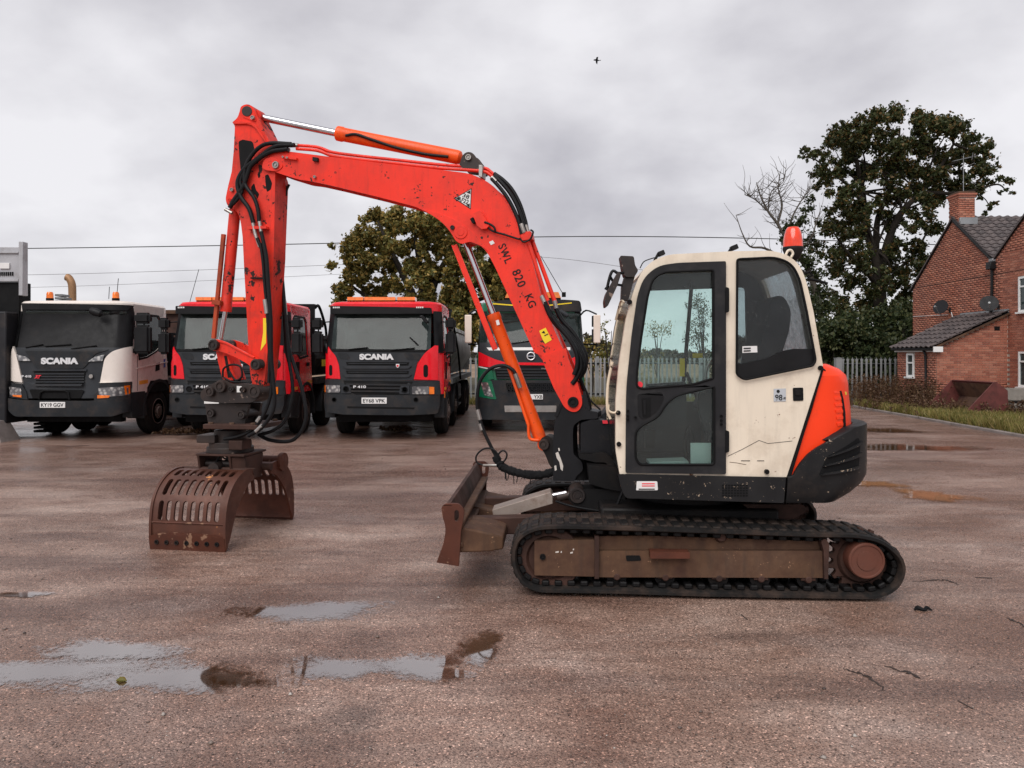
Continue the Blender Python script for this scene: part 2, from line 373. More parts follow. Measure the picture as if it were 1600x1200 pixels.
def groundmat():
    t = NT('wet_brown_tarmac')
    P = t.tc.outputs['Object']
    mp = t.N('ShaderNodeMapping'); mp.inputs['Scale'].default_value = (0.5, 1.0, 1.0)
    mp.inputs['Rotation'].default_value = (0, 0, R(6))
    t.L(P, mp.inputs['Vector'])
    V = mp.outputs[0]
    big = t.noise(0.42, 6, 0.6, V, 0.5)
    mid = t.noise(1.6, 8, 0.68, V, 0.4)
    streak = t.noise(0.9, 7, 0.65, V, 1.2)
    fine = t.noise(80, 4, 0.7, P)
    vor = t.N('ShaderNodeTexVoronoi'); vor.inputs['Scale'].default_value = 135
    t.L(P, vor.inputs['Vector'])
    vcol = vor.outputs['Color']
    sepc = t.N('ShaderNodeSeparateColor'); t.L(vcol, sepc.inputs[0])
    base = t.ramp(mid, [(0.28, (0.185, 0.106, 0.080)), (0.5, (0.325, 0.220, 0.178)), (0.72, (0.47, 0.365, 0.315))])
    base = t.mix(t.ramp(big, [(0.38, 0.85), (0.55, 0.0)]), base, (0.175, 0.094, 0.066))
    mp2 = t.N('ShaderNodeMapping'); mp2.inputs['Scale'].default_value = (0.10, 1.0, 1.0); mp2.inputs['Rotation'].default_value = (0, 0, R(-4)); t.L(P, mp2.inputs['Vector'])
    lane = t.noise(1.5, 6, 0.6, mp2.outputs[0], 0.3)
    base = t.mix(t.ramp(lane, [(0.51, 0.0), (0.62, 0.65)]), base, (0.12, 0.070, 0.056))
    base = t.mix(t.ramp(t.noise(0.7, 5, 0.6, P), [(0.54, 0.0), (0.70, 0.4)]), base, (0.40, 0.33, 0.305))
    base = t.mix(t.ramp(streak, [(0.58, 0.0), (0.72, 0.55)]), base, (0.052, 0.036, 0.032))
    sp_ = t.N('ShaderNodeSeparateXYZ'); t.L(P, sp_.inputs[0])
    far = t.math('MULTIPLY', t.math('SUBTRACT', t.math('ADD', sp_.outputs[1], t.math('MULTIPLY', big, 6.0)), 10.5), 0.16, True)
    base = t.mix(t.math('MULTIPLY', far, 0.5), base, (0.17, 0.100, 0.080))
    stone = t.ramp(sepc.outputs[0], [(0.0, (0.22, 0.19, 0.18)), (0.30, (0.72, 0.69, 0.67)), (0.80, (1.15, 1.12, 1.08)), (0.95, (1.5, 1.45, 1.4)), (1.0, (3.2, 3.0, 2.9))])
    col = t.mix(0.9, base, stone, 'MULTIPLY')
    col = t.mix(t.ramp(fine, [(0.55, 0.0), (0.75, 0.5)]), col, (0.05, 0.036, 0.032))
    wet = t.math('ADD', t.math('MULTIPLY', big, 0.55), t.math('MULTIPLY', mid, 0.45))
    rough = t.ramp(wet, [(0.38, 0.14), (0.50, 0.30), (0.62, 0.55)])
    rough = t.math('ADD', rough, t.math('MULTIPLY', t.math('SUBTRACT', sepc.outputs[1], 0.5), 0.30), True)
    h = t.math('ADD', t.math('MULTIPLY', vor.outputs['Distance'], -0.7), t.math('ADD', t.math('MULTIPLY', sepc.outputs[2], 0.35), t.math('MULTIPLY', fine, 0.5)))
    b1 = t.N('ShaderNodeBump'); b1.inputs['Strength'].default_value = 0.55; b1.inputs['Distance'].default_value = 0.006
    t.L(h, b1.inputs['Height'])
    b2 = t.N('ShaderNodeBump'); b2.inputs['Strength'].default_value = 0.5; b2.inputs['Distance'].default_value = 0.03
    t.L(mid, b2.inputs['Height']); t.L(b1.outputs[0], b2.inputs['Normal'])
    b = t.bsdf(Base_Color=col, Roughness=rough, Normal=b2.outputs[0])
    b.inputs['Specular IOR Level'].default_value = 0.75
    return t.end(b)
M['yard'] = groundmat()
def watermat(name='puddle_water', mud=(0.16, 0.075, 0.035), refl=1.9, mudf=0.35):
    t = NT(name)
    at = t.N('ShaderNodeAttribute'); at.attribute_name = 'depth'
    P = t.tc.outputs['Object']
    e = t.math('ADD', at.outputs['Fac'], t.math('MULTIPLY', t.math('SUBTRACT', t.noise(3.4, 7, 0.72, P), 0.5), 2.6))
    e = t.math('ADD', e, t.math('MULTIPLY', t.math('SUBTRACT', t.noise(38, 5, 0.85, P), 0.5), 3.4))
    f = t.ramp(e, [(0.0, 0.0), (0.35, 0.5), (0.75, 1.0)])
    gl = t.N('ShaderNodeBsdfGlossy'); gl.inputs['Roughness'].default_value = 0.035; gl.inputs[0].default_value = (0.97, 0.96, 0.97, 1)
    t.L(t.bump(t.noise(5, 2, 0.5, P), 0.03, 0.01), gl.inputs['Normal'])
    tra = t.N('ShaderNodeBsdfTransparent'); tra.inputs[0].default_value = (0.72, 0.60, 0.54, 1)
    df = t.N('ShaderNodeBsdfDiffuse'); df.inputs[0].default_value = (*mud, 1)
    m0 = t.N('ShaderNodeMixShader'); m0.inputs[0].default_value = mudf
    t.L(tra.outputs[0], m0.inputs[1]); t.L(df.outputs[0], m0.inputs[2])
    fr = t.N('ShaderNodeFresnel'); fr.inputs[0].default_value = refl
    m1 = t.N('ShaderNodeMixShader'); t.L(fr.outputs[0], m1.inputs[0])
    t.L(m0.outputs[0], m1.inputs[1]); t.L(gl.outputs[0], m1.inputs[2])
    clear = t.N('ShaderNodeBsdfTransparent')
    m2 = t.N('ShaderNodeMixShader'); t.L(f, m2.inputs[0])
    t.L(clear.outputs[0], m2.inputs[1]); t.L(m1.outputs[0], m2.inputs[2])
    return t.end(m2)
M['water'] = watermat(refl=5.0)
M['mudwater'] = watermat('muddy_water', (0.36, 0.17, 0.085), 1.35, 0.85)
M['crackridge'] = paint('dark_crack_line', (0.045, 0.034, 0.030), 0.6, var=0.4, bump=0.6, bs=60)
M['field'] = paint('ploughed_field', (0.24, 0.165, 0.11), 0.95, var=0.25, vs=0.05)
M['earth'] = paint('rough_earth_verge', (0.075, 0.062, 0.035), 0.95, var=0.35, vs=2, bump=0.6, bs=10, bd=0.03)

# ------------------------------------------------------------------ building helpers
ROOT = {}
def tag(o, label=None, cat=None, group=None, kind=None):
    if label: o['label'] = label
    if cat: o['category'] = cat
    if group: o['group'] = group
    if kind: o['kind'] = kind
    return o
def empty(name, label, cat, mat4=None, group=None):
    o = bpy.data.objects.new(name, None)
    COL.objects.link(o)
    o.empty_display_size = 0.3
    m = mat4 if mat4 is not None else Matrix.Identity(4)
    o.matrix_world = m
    ROOT[o.name] = m.copy()
    return tag(o, label, cat, group)
def link(name, mesh, parent=None, mat4=None):
    o = bpy.data.objects.new(name, mesh)
    COL.objects.link(o)
    if parent is not None:
        o.parent = parent
        ROOT[o.name] = ROOT[parent.name]
    if mat4 is not None: o.matrix_local = mat4
    return o
def copy_tree(o, parent=None):
    c = o.copy(); COL.objects.link(c); c.parent = parent
    for ch in list(o.children): copy_tree(ch, c)
    return c

class Frame:
    """a vertical working plane family: x along the thing, y away from the viewer side, z up"""
    def __init__(s, ox, oy, a):
        s.ox, s.oy, s.a = ox, oy, R(a)
        s.ca, s.sa = math.cos(s.a), math.sin(s.a)
        s.M = Matrix.Translation((ox, oy, 0)) @ Matrix.Rotation(-s.a, 4, 'Z')
    def at(s, px, py, ly):
        u, w = (px - CXP) / FPX, (HYP - py) / FPX
        t = (ly + s.ox * s.sa + s.oy * s.ca) / (u * s.sa + s.ca)
        return ((t * u - s.ox) * s.ca - (t - s.oy) * s.sa, EYE + w * t)
    def v(s, px, py, ly):
        x, z = s.at(px, py, ly)
        return Vector((x, ly, z))
    def pl(s, pts, ly): return [s.at(p[0], p[1], ly) for p in pts]

def fillet(pts, n=5):
    out = []
    m = len(pts)
    for i, p in enumerate(pts):
        r = p[2] if len(p) > 2 else 0
        if r <= 0: out.append((p[0], p[1])); continue
        a, b = Vector(pts[i - 1][:2]), Vector(pts[(i + 1) % m][:2])
        c = Vector(p[:2])
        d1, d2 = (a - c), (b - c)
        l = min(r, d1.length * 0.49, d2.length * 0.49)
        s, e = c + d1.normalized() * l, c + d2.normalized() * l
        for k in range(n + 1):
            t = k / n
            q = s * (1 - t) ** 2 + c * 2 * t * (1 - t) + e * t * t
            out.append((q.x, q.y))
    return out
def circ(cx, cy, r, n=20, ry=None): return [(cx + r * math.cos(2 * math.pi * k / n), cy + (ry or r) * math.sin(2 * math.pi * k / n)) for k in range(n)]
def slot(cx, cy, w, h, n=5):
    r = w / 2
    o = []
    for k in range(n + 1): a = math.pi * k / n; o.append((cx + r * math.cos(a), cy + h / 2 - r + r * math.sin(a)))
    for k in range(n + 1): a = math.pi + math.pi * k / n; o.append((cx + r * math.cos(a), cy - h / 2 + r + r * math.sin(a)))
    return o
def smooth_path(pts, sub=6):
    P = [Vector(p) for p in pts]
    if len(P) < 3: return P
    out = []
    for i in range(len(P) - 1):
        p0 = P[i - 1] if i > 0 else P[0] * 2 - P[1]
        p1, p2 = P[i], P[i + 1]
        p3 = P[i + 2] if i + 2 < len(P) else P[-1] * 2 - P[-2]
        for k in range(sub):
            t = k / sub
            out.append(0.5 * ((2 * p1) + (-p0 + p2) * t + (2 * p0 - 5 * p1 + 4 * p2 - p3) * t * t + (-p0 + 3 * p1 - 3 * p2 + p3) * t ** 3))
    out.append(P[-1])
    return out

class MB:
    def __init__(s, frame=None):
        s.bm = bmesh.new()
        s.f = frame
    def poly(s, vs):
        try: return s.bm.faces.new(vs)
        except ValueError: return None
    def box(s, x0, x1, y0, y1, z0, z1, mat4=None):
        P = [(x0, y0, z0), (x1, y0, z0), (x1, y1, z0), (x0, y1, z0), (x0, y0, z1), (x1, y0, z1), (x1, y1, z1), (x0, y1, z1)]
        v = [s.bm.verts.new(mat4 @ Vector(p) if mat4 is not None else p) for p in P]
        for f in ((0, 3, 2, 1), (4, 5, 6, 7), (0, 1, 5, 4), (1, 2, 6, 5), (2, 3, 7, 6), (3, 0, 4, 7)): s.poly([v[i] for i in f])
        return s
    def cbox(s, c, size, mat4=None):
        return s.box(c[0] - size[0] / 2, c[0] + size[0] / 2, c[1] - size[1] / 2, c[1] + size[1] / 2, c[2] - size[2] / 2, c[2] + size[2] / 2, mat4)
    def bar(s, p0, p1, w, d, up=(0, 0, 1)):
        p0, p1 = Vector(p0), Vector(p1)
        z = (p1 - p0); L = z.length; z.normalize()
        x = Vector(up).cross(z)
        if x.length < 1e-4: x = Vector((1, 0, 0))
        x.normalize(); y = z.cross(x)
        m = Matrix((x, y, z)).transposed().to_4x4(); m.translation = p0
        return s.box(-w / 2, w / 2, -d / 2, d / 2, 0, L, m)
    def tube(s, pts, r, n=8, caps=True, smooth=0):
        P = smooth_path(pts, smooth) if smooth else [Vector(p) for p in pts]
        rs = r if isinstance(r, (list, tuple)) else None
        if rs and len(rs) != len(P):
            rs = [np.interp(i / (len(P) - 1) * (len(rs) - 1), range(len(rs)), rs) for i in range(len(P))]
        rings = []
        prev = None
        for i, p in enumerate(P):
            t = (P[min(i + 1, len(P) - 1)] - P[max(i - 1, 0)])
            if t.length < 1e-9: t = Vector((0, 0, 1))
            t.normalize()
            if prev is None:
                a = Vector((0, 0, 1)) if abs(t.z) < 0.9 else Vector((1, 0, 0))
                x = a.cross(t).normalized()
            else:
                x = (prev - t * prev.dot(t))
                x = x.normalized() if x.length > 1e-6 else Vector((0, 0, 1)).cross(t).normalized()
            prev = x
            y = t.cross(x)
            rr = rs[i] if rs else r
            rings.append([s.bm.verts.new(p + (x * math.cos(2 * math.pi * k / n) + y * math.sin(2 * math.pi * k / n)) * rr) for k in range(n)])
        for a, b in zip(rings, rings[1:]):
            for k in range(n): s.poly([a[k], a[(k + 1) % n], b[(k + 1) % n], b[k]])
        if caps:
            s.poly(rings[0][::-1]); s.poly(rings[-1])
        return s
    def cyl(s, p0, p1, r0, r1=None, n=20): return s.tube([p0, p1], [r0, r0 if r1 is None else r1], n)
    def prism(s, outline, y0, y1, holes=(), fn=None):
        """outline in (x, z), extruded along y"""
        loops = [list(outline)] + [list(h) for h in holes]
        tris = tessellate_polygon([[Vector((p[0], p[1], 0)) for p in l] for l in loops])
        flat = [p for l in loops for p in l]
        g = fn or (lambda x, y, z: (x, y, z))
        a = [s.bm.verts.new(g(p[0], y0, p[1])) for p in flat]
        b = [s.bm.verts.new(g(p[0], y1, p[1])) for p in flat]
        for t in tris:
            s.poly([a[i] for i in t]); s.poly([b[i] for i in reversed(t)])
        k = 0
        for l in loops:
            m = len(l)
            for i in range(m):
                j = (i + 1) % m
                s.poly([a[k + i], a[k + j], b[k + j], b[k + i]])
            k += m
        return s
    def loft(s, rings, closed=True, caps=True):
        R_ = [[s.bm.verts.new(p) for p in r] for r in rings]
        n = len(R_[0])
        for a, b in zip(R_, R_[1:]):
            for k in range(n if closed else n - 1): s.poly([a[k], a[(k + 1) % n], b[(k + 1) % n], b[k]])
        if caps and closed:
            s.poly(R_[0][::-1]); s.poly(R_[-1])
        return s
    def lathe(s, c, axis, prof, n=24):
        """prof: list of (distance along axis, radius)"""
        c, ax = Vector(c), Vector(axis).normalized()
        x = ax.orthogonal().normalized(); y = ax.cross(x)
        rings = [[c + ax * d + (x * math.cos(2 * math.pi * k / n) + y * math.sin(2 * math.pi * k / n)) * max(r, 1e-4) for k in range(n)] for d, r in prof]
        return s.loft(rings)
    def drape(s, outline, fn, off=0.0, th=0.012, step=0.12, holes=()):
        """thin panel given in (x, z), cut into strips, bent onto fn(x, z) -> y"""
        b = bmesh.new()
        loops = [list(outline)] + [list(h) for h in holes]
        tris = tessellate_polygon([[Vector((p[0], p[1], 0)) for p in l] for l in loops])
        vs = [b.verts.new((p[0], 0, p[1])) for l in loops for p in l]
        for t in tris:
            try: b.faces.new([vs[i] for i in t])
            except ValueError: pass
        xs = [p[0] for p in outline]; zs = [p[1] for p in outline]
        def cut(co, no):
            bmesh.ops.bisect_plane(b, geom=b.verts[:] + b.edges[:] + b.faces[:], plane_co=co, plane_no=no)
        k = math.ceil(min(xs) / step)
        while k * step < max(xs):
            st = k * step; cut((st, 0, 0), (1, 0, 0)); k += 1
        for zc in (1.85, 2.62, 1.2):
            if min(zs) < zc < max(zs): cut((0, 0, zc), (0, 0, 1))
        fr = {}
        bk = {}
        for v in b.verts:
            y = fn(v.co.x, v.co.z)
            fr[v] = s.bm.verts.new((v.co.x, y - off, v.co.z))
            bk[v] = s.bm.verts.new((v.co.x, y - off + th, v.co.z))
        for f in b.faces:
            s.poly([fr[v] for v in f.verts]); s.poly([bk[v] for v in reversed(f.verts)])
        for e in b.edges:
            if e.is_boundary: s.poly([fr[e.verts[0]], fr[e.verts[1]], bk[e.verts[1]], bk[e.verts[0]]])
        b.free()
        return s
    def mesh(s, name, mats, smooth=35, parent=None, raw=False):
        bmesh.ops.recalc_face_normals(s.bm, faces=s.bm.faces[:])
        me = bpy.data.meshes.new(name)
        s.bm.to_mesh(me); s.bm.free()
        if not raw:
            T = Matrix.Identity(4)
            if s.f is not None: T = s.f.M
            if parent is not None: T = ROOT[parent.name].inverted() @ T
            me.transform(T)
        for m in (mats if isinstance(mats, (list, tuple)) else [mats]): me.materials.append(m)
        if smooth:
            me.polygons.foreach_set('use_smooth', [True] * len(me.polygons))
            me.set_sharp_from_angle(angle=R(smooth))
        return me
    def build(s, name, mats, parent=None, bevel=0.0, smooth=35, label=None, kind=None):
        me = s.mesh(name, mats, smooth, parent)
        o = link(name, me, parent)
        if bevel:
            b = o.modifiers.new('bevel', 'BEVEL')
            b.width = bevel; b.segments = 2; b.limit_method = 'ANGLE'; b.angle_limit = R(40)
        if label: o['label'] = label
        if kind: o['kind'] = kind
        return o

def text_mesh(txt, w, h, depth=0.004, bold=0.0, shear=0.0, space=1.0):
    cu = bpy.data.curves.new('lettering', 'FONT')
    cu.body = txt; cu.align_x = 'CENTER'; cu.align_y = 'CENTER'
    cu.extrude = 0.02; cu.offset = bold; cu.shear = shear; cu.space_character = space
    o = bpy.data.objects.new('lettering', cu)
    me = bpy.data.meshes.new_from_object(o)
    bpy.data.objects.remove(o); bpy.data.curves.remove(cu)
    co = np.empty(len(me.vertices) * 3); me.vertices.foreach_get('co', co)
    co = co.reshape(-1, 3)
    mn, mx = co.min(0), co.max(0)
    co = (co - (mn + mx) / 2) / np.maximum(mx - mn, 1e-6)
    out = np.stack([co[:, 0] * w, -co[:, 2] * depth, co[:, 1] * h], 1)
    me.vertices.foreach_set('co', out.ravel())
    me.update()
    return me
def put_text(txt, w, h, pos, mat, parent, name='lettering', frame=None, rot=0.0, **kw):
    """lettering lying in the frame's x-z plane, facing -y; rot turns it in that plane"""
    me = text_mesh(txt, w, h, **kw)
    T = Matrix.Translation(pos) @ Matrix.Rotation(rot, 4, 'Y')
    if frame is not None: T = frame.M @ T
    if parent is not None: T = ROOT[parent.name].inverted() @ T
    me.transform(T)
    me.materials.append(mat)
    return link(name, me, parent)

def np_mesh(name, verts, faces, mat, k=4):
    me = bpy.data.meshes.new(name)
    nv, nf = len(verts), len(faces)
    me.vertices.add(nv); me.vertices.foreach_set('co', np.asarray(verts, np.float32).ravel())
    me.loops.add(nf * k); me.loops.foreach_set('vertex_index', np.asarray(faces, np.int32).ravel())
    me.polygons.add(nf); me.polygons.foreach_set('loop_start', np.arange(0, nf * k, k, dtype=np.int32))
    me.update(calc_edges=True)
    me.materials.append(mat)
    return me
# ------------------------------------------------------------------ GROUND
def sheet(name, pts, z, mat, kind='structure'):
    me = bpy.data.meshes.new(name)
    me.from_pydata([(p[0], p[1], z) for p in pts], [], [tuple(range(len(pts)))])
    me.materials.append(mat)
    return tag(link(name, me), kind=kind)
sheet('field', [(-2500, 30, ), (2500, 30), (2500, 3500), (-2500, 3500)], -0.35, M['field'])
sheet('ground', [(-400, -60), (400, -60), (400, 60), (-400, 60)], -0.012, M['earth'])
kerb_line = [(11.05, 5), (11.0, 12), (10.9, 15.8), (11.05, 18), (11.25, 20.4), (11.35, 22), (11.45, 24), (11.65, 25.3), (12.3, 25.9)]
yard_pts = [(-60, -20), (40, -20), (40, 3)] + kerb_line + [(12.3, 26.4), (-60, 26.4)]
sheet('yard_tarmac', yard_pts, 0.0, M['yard'])
# kerb
mb = MB()
rings = []
for i, (x, y) in enumerate(kerb_line[1:]):
    rings.append([(x, y, -0.01), (x, y, 0.05), (x + 0.02, y, 0.07), (x + 0.12, y, 0.07), (x + 0.12, y, -0.01)])
mb.loft(rings)
tag(link('kerb', mb.mesh('kerb', M['kerb'], 35, raw=True)), kind='structure')
# verge, gently lumpy
nx, ny = 30, 60
V_, F_ = [], []
for j in range(ny + 1):
    y = 3 + 24.5 * j / ny
    xk = float(np.interp(y, [k[1] for k in kerb_line], [k[0] for k in kerb_line])) + 0.12
    for i in range(nx + 1):
        x = xk + (30 - xk) * (i / nx) ** 1.5
        V_.append((x, y, 0.05 + 0.03 * math.sin(x * 3.1 + y) * math.sin(y * 2.3) + 0.02 * rng.random()))
for j in range(ny):
    for i in range(nx):
        a = j * (nx + 1) + i; F_.append((a, a + 1, a + nx + 2, a + nx + 1))
tag(link('verge', np_mesh('verge', V_, F_, M['earth'])), kind='structure')
# puddles: water films with ragged rims
def puddle(cx, cy, rx, ry, seed, mat='water', rot=0.0, lab=None, wob=0.3):
    zp = 0.004 + 0.0005 * seed
    r = random.Random(seed)
    n, m = 56, 9
    ph = [r.random() * 6.28 for _ in range(5)]
    V, Fc, D = [(cx, cy, zp)], [], [1.0]
    for j in range(1, m + 1):
        q = j / m
        for k in range(n):
            a = 2 * math.pi * k / n
            w = 1 + wob * (0.5 * math.sin(2 * a + ph[0]) + 0.35 * math.sin(3 * a + ph[1]) + 0.3 * math.sin(5 * a + ph[2]) + 0.2 * math.sin(9 * a + ph[3]))
            x, y = rx * w * q * math.cos(a), ry * w * q * math.sin(a)
            V.append((cx + x * math.cos(rot) - y * math.sin(rot), cy + x * math.sin(rot) + y * math.cos(rot), zp))
            D.append(1 - q)
    for k in range(n): Fc.append((0, 1 + k, 1 + (k + 1) % n))
    for j in range(m - 1):
        for k in range(n):
            a, b = 1 + j * n + k, 1 + j * n + (k + 1) % n
            Fc.append((a, a + n, b + n, b))
    me = bpy.data.meshes.new('puddle'); me.from_pydata(V, [], Fc)
    at = me.attributes.new('depth', 'FLOAT', 'POINT'); at.data.foreach_set('value', [d * 1.7 - 0.12 for d in D])
    me.materials.append(M[mat])
    return tag(link('puddle', me), kind='structure')
def gp(px, py):
    d = EYE * FPX / (py - HYP); return ((px - CXP) / FPX * d, d)
def pud(px, py, wpx, hpx, seed, mat='water', rot=0.0, wob=0.3):
    if mat == 'water': wpx *= 1.25; hpx *= 1.3
    x, y = gp(px, py)
    x2 = gp(px + wpx / 2, py)[0]; y1 = gp(px, py - hpx / 2)[1]; y2 = gp(px, py + hpx / 2)[1]
    puddle(x, y, x2 - x, (y1 - y2) / 2, seed, mat, rot, wob=wob)
pud(488, 957, 185, 34, 1)
pud(85, 1050, 330, 40, 2)
pud(268, 1062, 280, 46, 3)
pud(540, 1044, 165, 34, 4)
pud(655, 1042, 150, 34, 5)
pud(748, 1015, 70, 44, 6)
pud(170, 1018, 190, 34, 7)
pud(35, 930, 80, 9, 8)
pud(1420, 700, 200, 10, 9, 'water')
pud(1360, 757, 120, 12, 12, 'mudwater')
pud(1455, 775, 120, 22, 10, 'mudwater', wob=0.45)
pud(1385, 673, 90, 8, 13)
# loose chippings on the tarmac
def pebbles(n):
    V, Fc = [], []
    base = np.array([(1, 0, 0), (-1, 0, 0), (0, 1, 0), (0, -1, 0), (0, 0, 1), (0, 0, -0.6)], float)
    tri = np.array([(0, 2, 4), (2, 1, 4), (1, 3, 4), (3, 0, 4), (2, 0, 5), (1, 2, 5), (3, 1, 5), (0, 3, 5)])
    d = 2.6 + 11 * rng.random(n) ** 1.8
    u = rng.uniform(-0.72, 0.72, n)
    s = rng.uniform(0.0025, 0.0065, n) * (1 + (rng.random(n) > 0.985) * 1.6)
    allv = np.empty((n, 6, 3))
    for k in range(n):
        a = rng.random() * 6.28; c, sn = math.cos(a), math.sin(a)
        b = base * rng.uniform(0.6, 1.3, (6, 1)) * s[k] * np.array([1, 1, 0.7])
        allv[k, :, 0] = b[:, 0] * c - b[:, 1] * sn + u[k] * d[k]
        allv[k, :, 1] = b[:, 0] * sn + b[:, 1] * c + d[k]
        allv[k, :, 2] = b[:, 2] + s[k] * 0.25
    f = (tri[None] + (np.arange(n) * 6)[:, None, None]).reshape(-1, 3)
    return allv.reshape(-1, 3), f
def pebmat():
    t = NT('loose_chippings')
    gm = t.N('ShaderNodeNewGeometry')
    c = t.ramp(gm.outputs['Random Per Island'], [(0.0, (0.030, 0.022, 0.020)), (0.4, (0.11, 0.080, 0.068)), (0.8, (0.20, 0.155, 0.13)), (0.95, (0.32, 0.28, 0.25)), (1.0, (0.5, 0.46, 0.42))])
    return t.end(t.bsdf(Base_Color=c, Roughness=0.45))
v, f = pebbles(9000)
tag(link('loose_chippings', np_mesh('chippings', v, f, pebmat(), 3)), 'scattered loose stone chippings across the wet yard', 'gravel', kind='stuff')
# dark cracks in the tarmac, imitated by low dark ridges laid on top
rr_ = random.Random(21)
for pts in ([(1318, 1046), (1340, 1052), (1362, 1062), (1382, 1080)], [(1380, 1040), (1420, 1052), (1440, 1062)], [(1572, 965), (1588, 972), (1610, 984)], [(1430, 910), (1470, 906), (1500, 914)], [(1520, 902), (1550, 903)], [(1430, 720), (1475, 722)], [(1490, 1092), (1520, 1108)], [(70, 700), (140, 696)], [(1158, 960), (1166, 970)]):
    P = smooth_path([Vector((*gp(*p), 0.0)) for p in pts], 8)
    P = [p + Vector((rr_.gauss(0, .008), rr_.gauss(0, .01), 0.001)) for p in P]
    mb = MB(); mb.tube(P, [0.003 + 0.011 * rr_.random() * math.sin(math.pi * (k + 0.4) / len(P)) for k in range(len(P))], 5)
    for v in mb.bm.verts: v.co.z *= 0.6
    tag(link('crack_ridge', mb.mesh('crack_ridge', M['crackridge'], 60, raw=True)), kind='structure')
# a fallen leaf and small litter
LM = empty('fallen_leaf', 'single yellow brown fallen leaf lying in the left foreground puddle', 'leaf', Matrix.Translation((*gp(190, 1066), 0.006)))
mb = MB(); mb.tube([(-0.03, 0, 0.004), (-0.01, 0.004, 0.008), (0.01, 0.0, 0.010), (0.03, -0.004, 0.004)], [0.002, 0.014, 0.013, 0.002], 6)
link('leaf_blade', mb.mesh('leaf_blade', M['leafyoung'], 35, raw=True), LM)
for (px, py, s_) in ((1443, 955, 0.05),):
    x, y = gp(px, py)
    DM = empty('dark_rag', 'small crumpled dark scrap lying on the tarmac at the right', 'scrap', Matrix.Translation((x, y, 0.0)))
    mb = MB(); mb.tube([(-0.06, 0, 0.01), (-0.03, 0.02, 0.018), (0.0, -0.01, 0.012), (0.03, 0.015, 0.02), (0.055, -0.01, 0.008)], [0.006, 0.016, 0.01, 0.014, 0.004], 6, smooth=3); link('scrap', mb.mesh('scrap', M['dull'], 35, raw=True), DM)
# ------------------------------------------------------------------ EXCAVATOR
MF = Frame(1.48, 6.40, 3)          # undercarriage and cab
BF = Frame(0.52, 6.50, 13)         # boom and arm, swung a little away
GF = Frame(-2.79, 7.30, 9)         # grapple
EX = empty('excavator', 'red and cream tracked excavator with a rusty grapple, in the middle of the yard', 'excavator', MF.M)

def plate(F, name, outline, y0, y1, mat, parent=EX, holes=(), bevel=0.006, ly=None, n=5, smooth=35, kind=None, label=None):
    ly = y0 if ly is None else ly
    mb = MB(F)
    mb.prism(F.pl(fillet(outline, n), ly), y0, y1, [F.pl(fillet(h, n), ly) if len(h[0]) < 4 else h for h in holes])
    if not holes: bmesh.ops.dissolve_limit(mb.bm, angle_limit=R(1), verts=mb.bm.verts[:], edges=mb.bm.edges[:])
    return mb.build(name, mat, parent, bevel, smooth, kind=kind, label=label)
def pin(F, px, py, y0, y1, r_px, mat, name='pin', parent=EX, ringmat=None):
    x, z = F.at(px, py, y0)
    r = r_px / FPX * 6.4
    mb = MB(F)
    mb.lathe((x, y0, z), (0, 1, 0), [(-0.012, 0), (-0.012, r * 0.35), (-0.004, r * 0.38), (-0.004, r * 0.62), (-0.014, r * 0.68), (-0.014, r * 0.93), (-0.008, r), (y1 - y0 + 0.012, r), (y1 - y0 + 0.012, 0)], 22)
    return mb.build(name, mat, parent, 0, 40)
def hose(F, pts, ly, r, mat=None, name='hose', parent=EX, kind=None, n=8):
    mat = mat or M['hose']
    P = []
    for i, p in enumerate(pts):
        l = p[2] if len(p) > 2 else ly
        P.append(F.v(p[0], p[1], l))
    mb = MB(F)
    mb.tube(P, r, n, smooth=6)
    return mb.build(name, mat, parent, 0, 60)

# ---- tracks
track_px = [(794.5, 868, 30), (802, 838, 20), (832, 820, 30), (871, 817, 20), (1014, 821), (1100, 824), (1270, 830), (1345, 831, 25), (1385, 841, 22), (1414, 867, 22), (1422, 890, 18), (1413, 917, 20), (1396, 932, 18), (1370, 941, 15), (1100, 936.5), (971, 932), (838, 930, 16), (812, 917, 18), (799, 895, 18)]
loop = MF.pl(fillet(track_px, 4), -1.1)
loop = [(p[0], max(p[1], 0.0)) for p in loop]
def resample(loop, step):
    P = [Vector(p) for p in loop] + [Vector(loop[0])]
    out = []; carry = 0.0
    for a, b in zip(P, P[1:]):
        L = (b - a).length; t = carry
        while t < L:
            out.append((a + (b - a) * (t / L), (b - a).normalized())); t += step
        carry = t - L
    return out
perim = sum((Vector(a) - Vector(b)).length for a, b in zip(loop, loop[1:] + loop[:1]))
nlug = 66
pts66 = resample(loop, perim / nlug)[:nlug]
cx_ = sum(p[0] for p in loop) / len(loop)
area = sum(a[0] * b[1] - b[0] * a[1] for a, b in zip(loop, loop[1:] + loop[:1]))
sgn = 1 if area > 0 else -1
def inward(d): return Vector((-d.y, d.x)) * sgn
def offset_loop(loop, off):
    m = len(loop); out = []
    for i in range(m):
        a, b = Vector(loop[i - 1]), Vector(loop[(i + 1) % m])
        d = (b - a).normalized()
        q = Vector(loop[i]) + inward(d) * off
        out.append((q.x, q.y))
    return out
inner = offset_loop(loop, 0.040)
band0 = offset_loop(loop, 0.014)
lugmesh = None; treadmesh = None
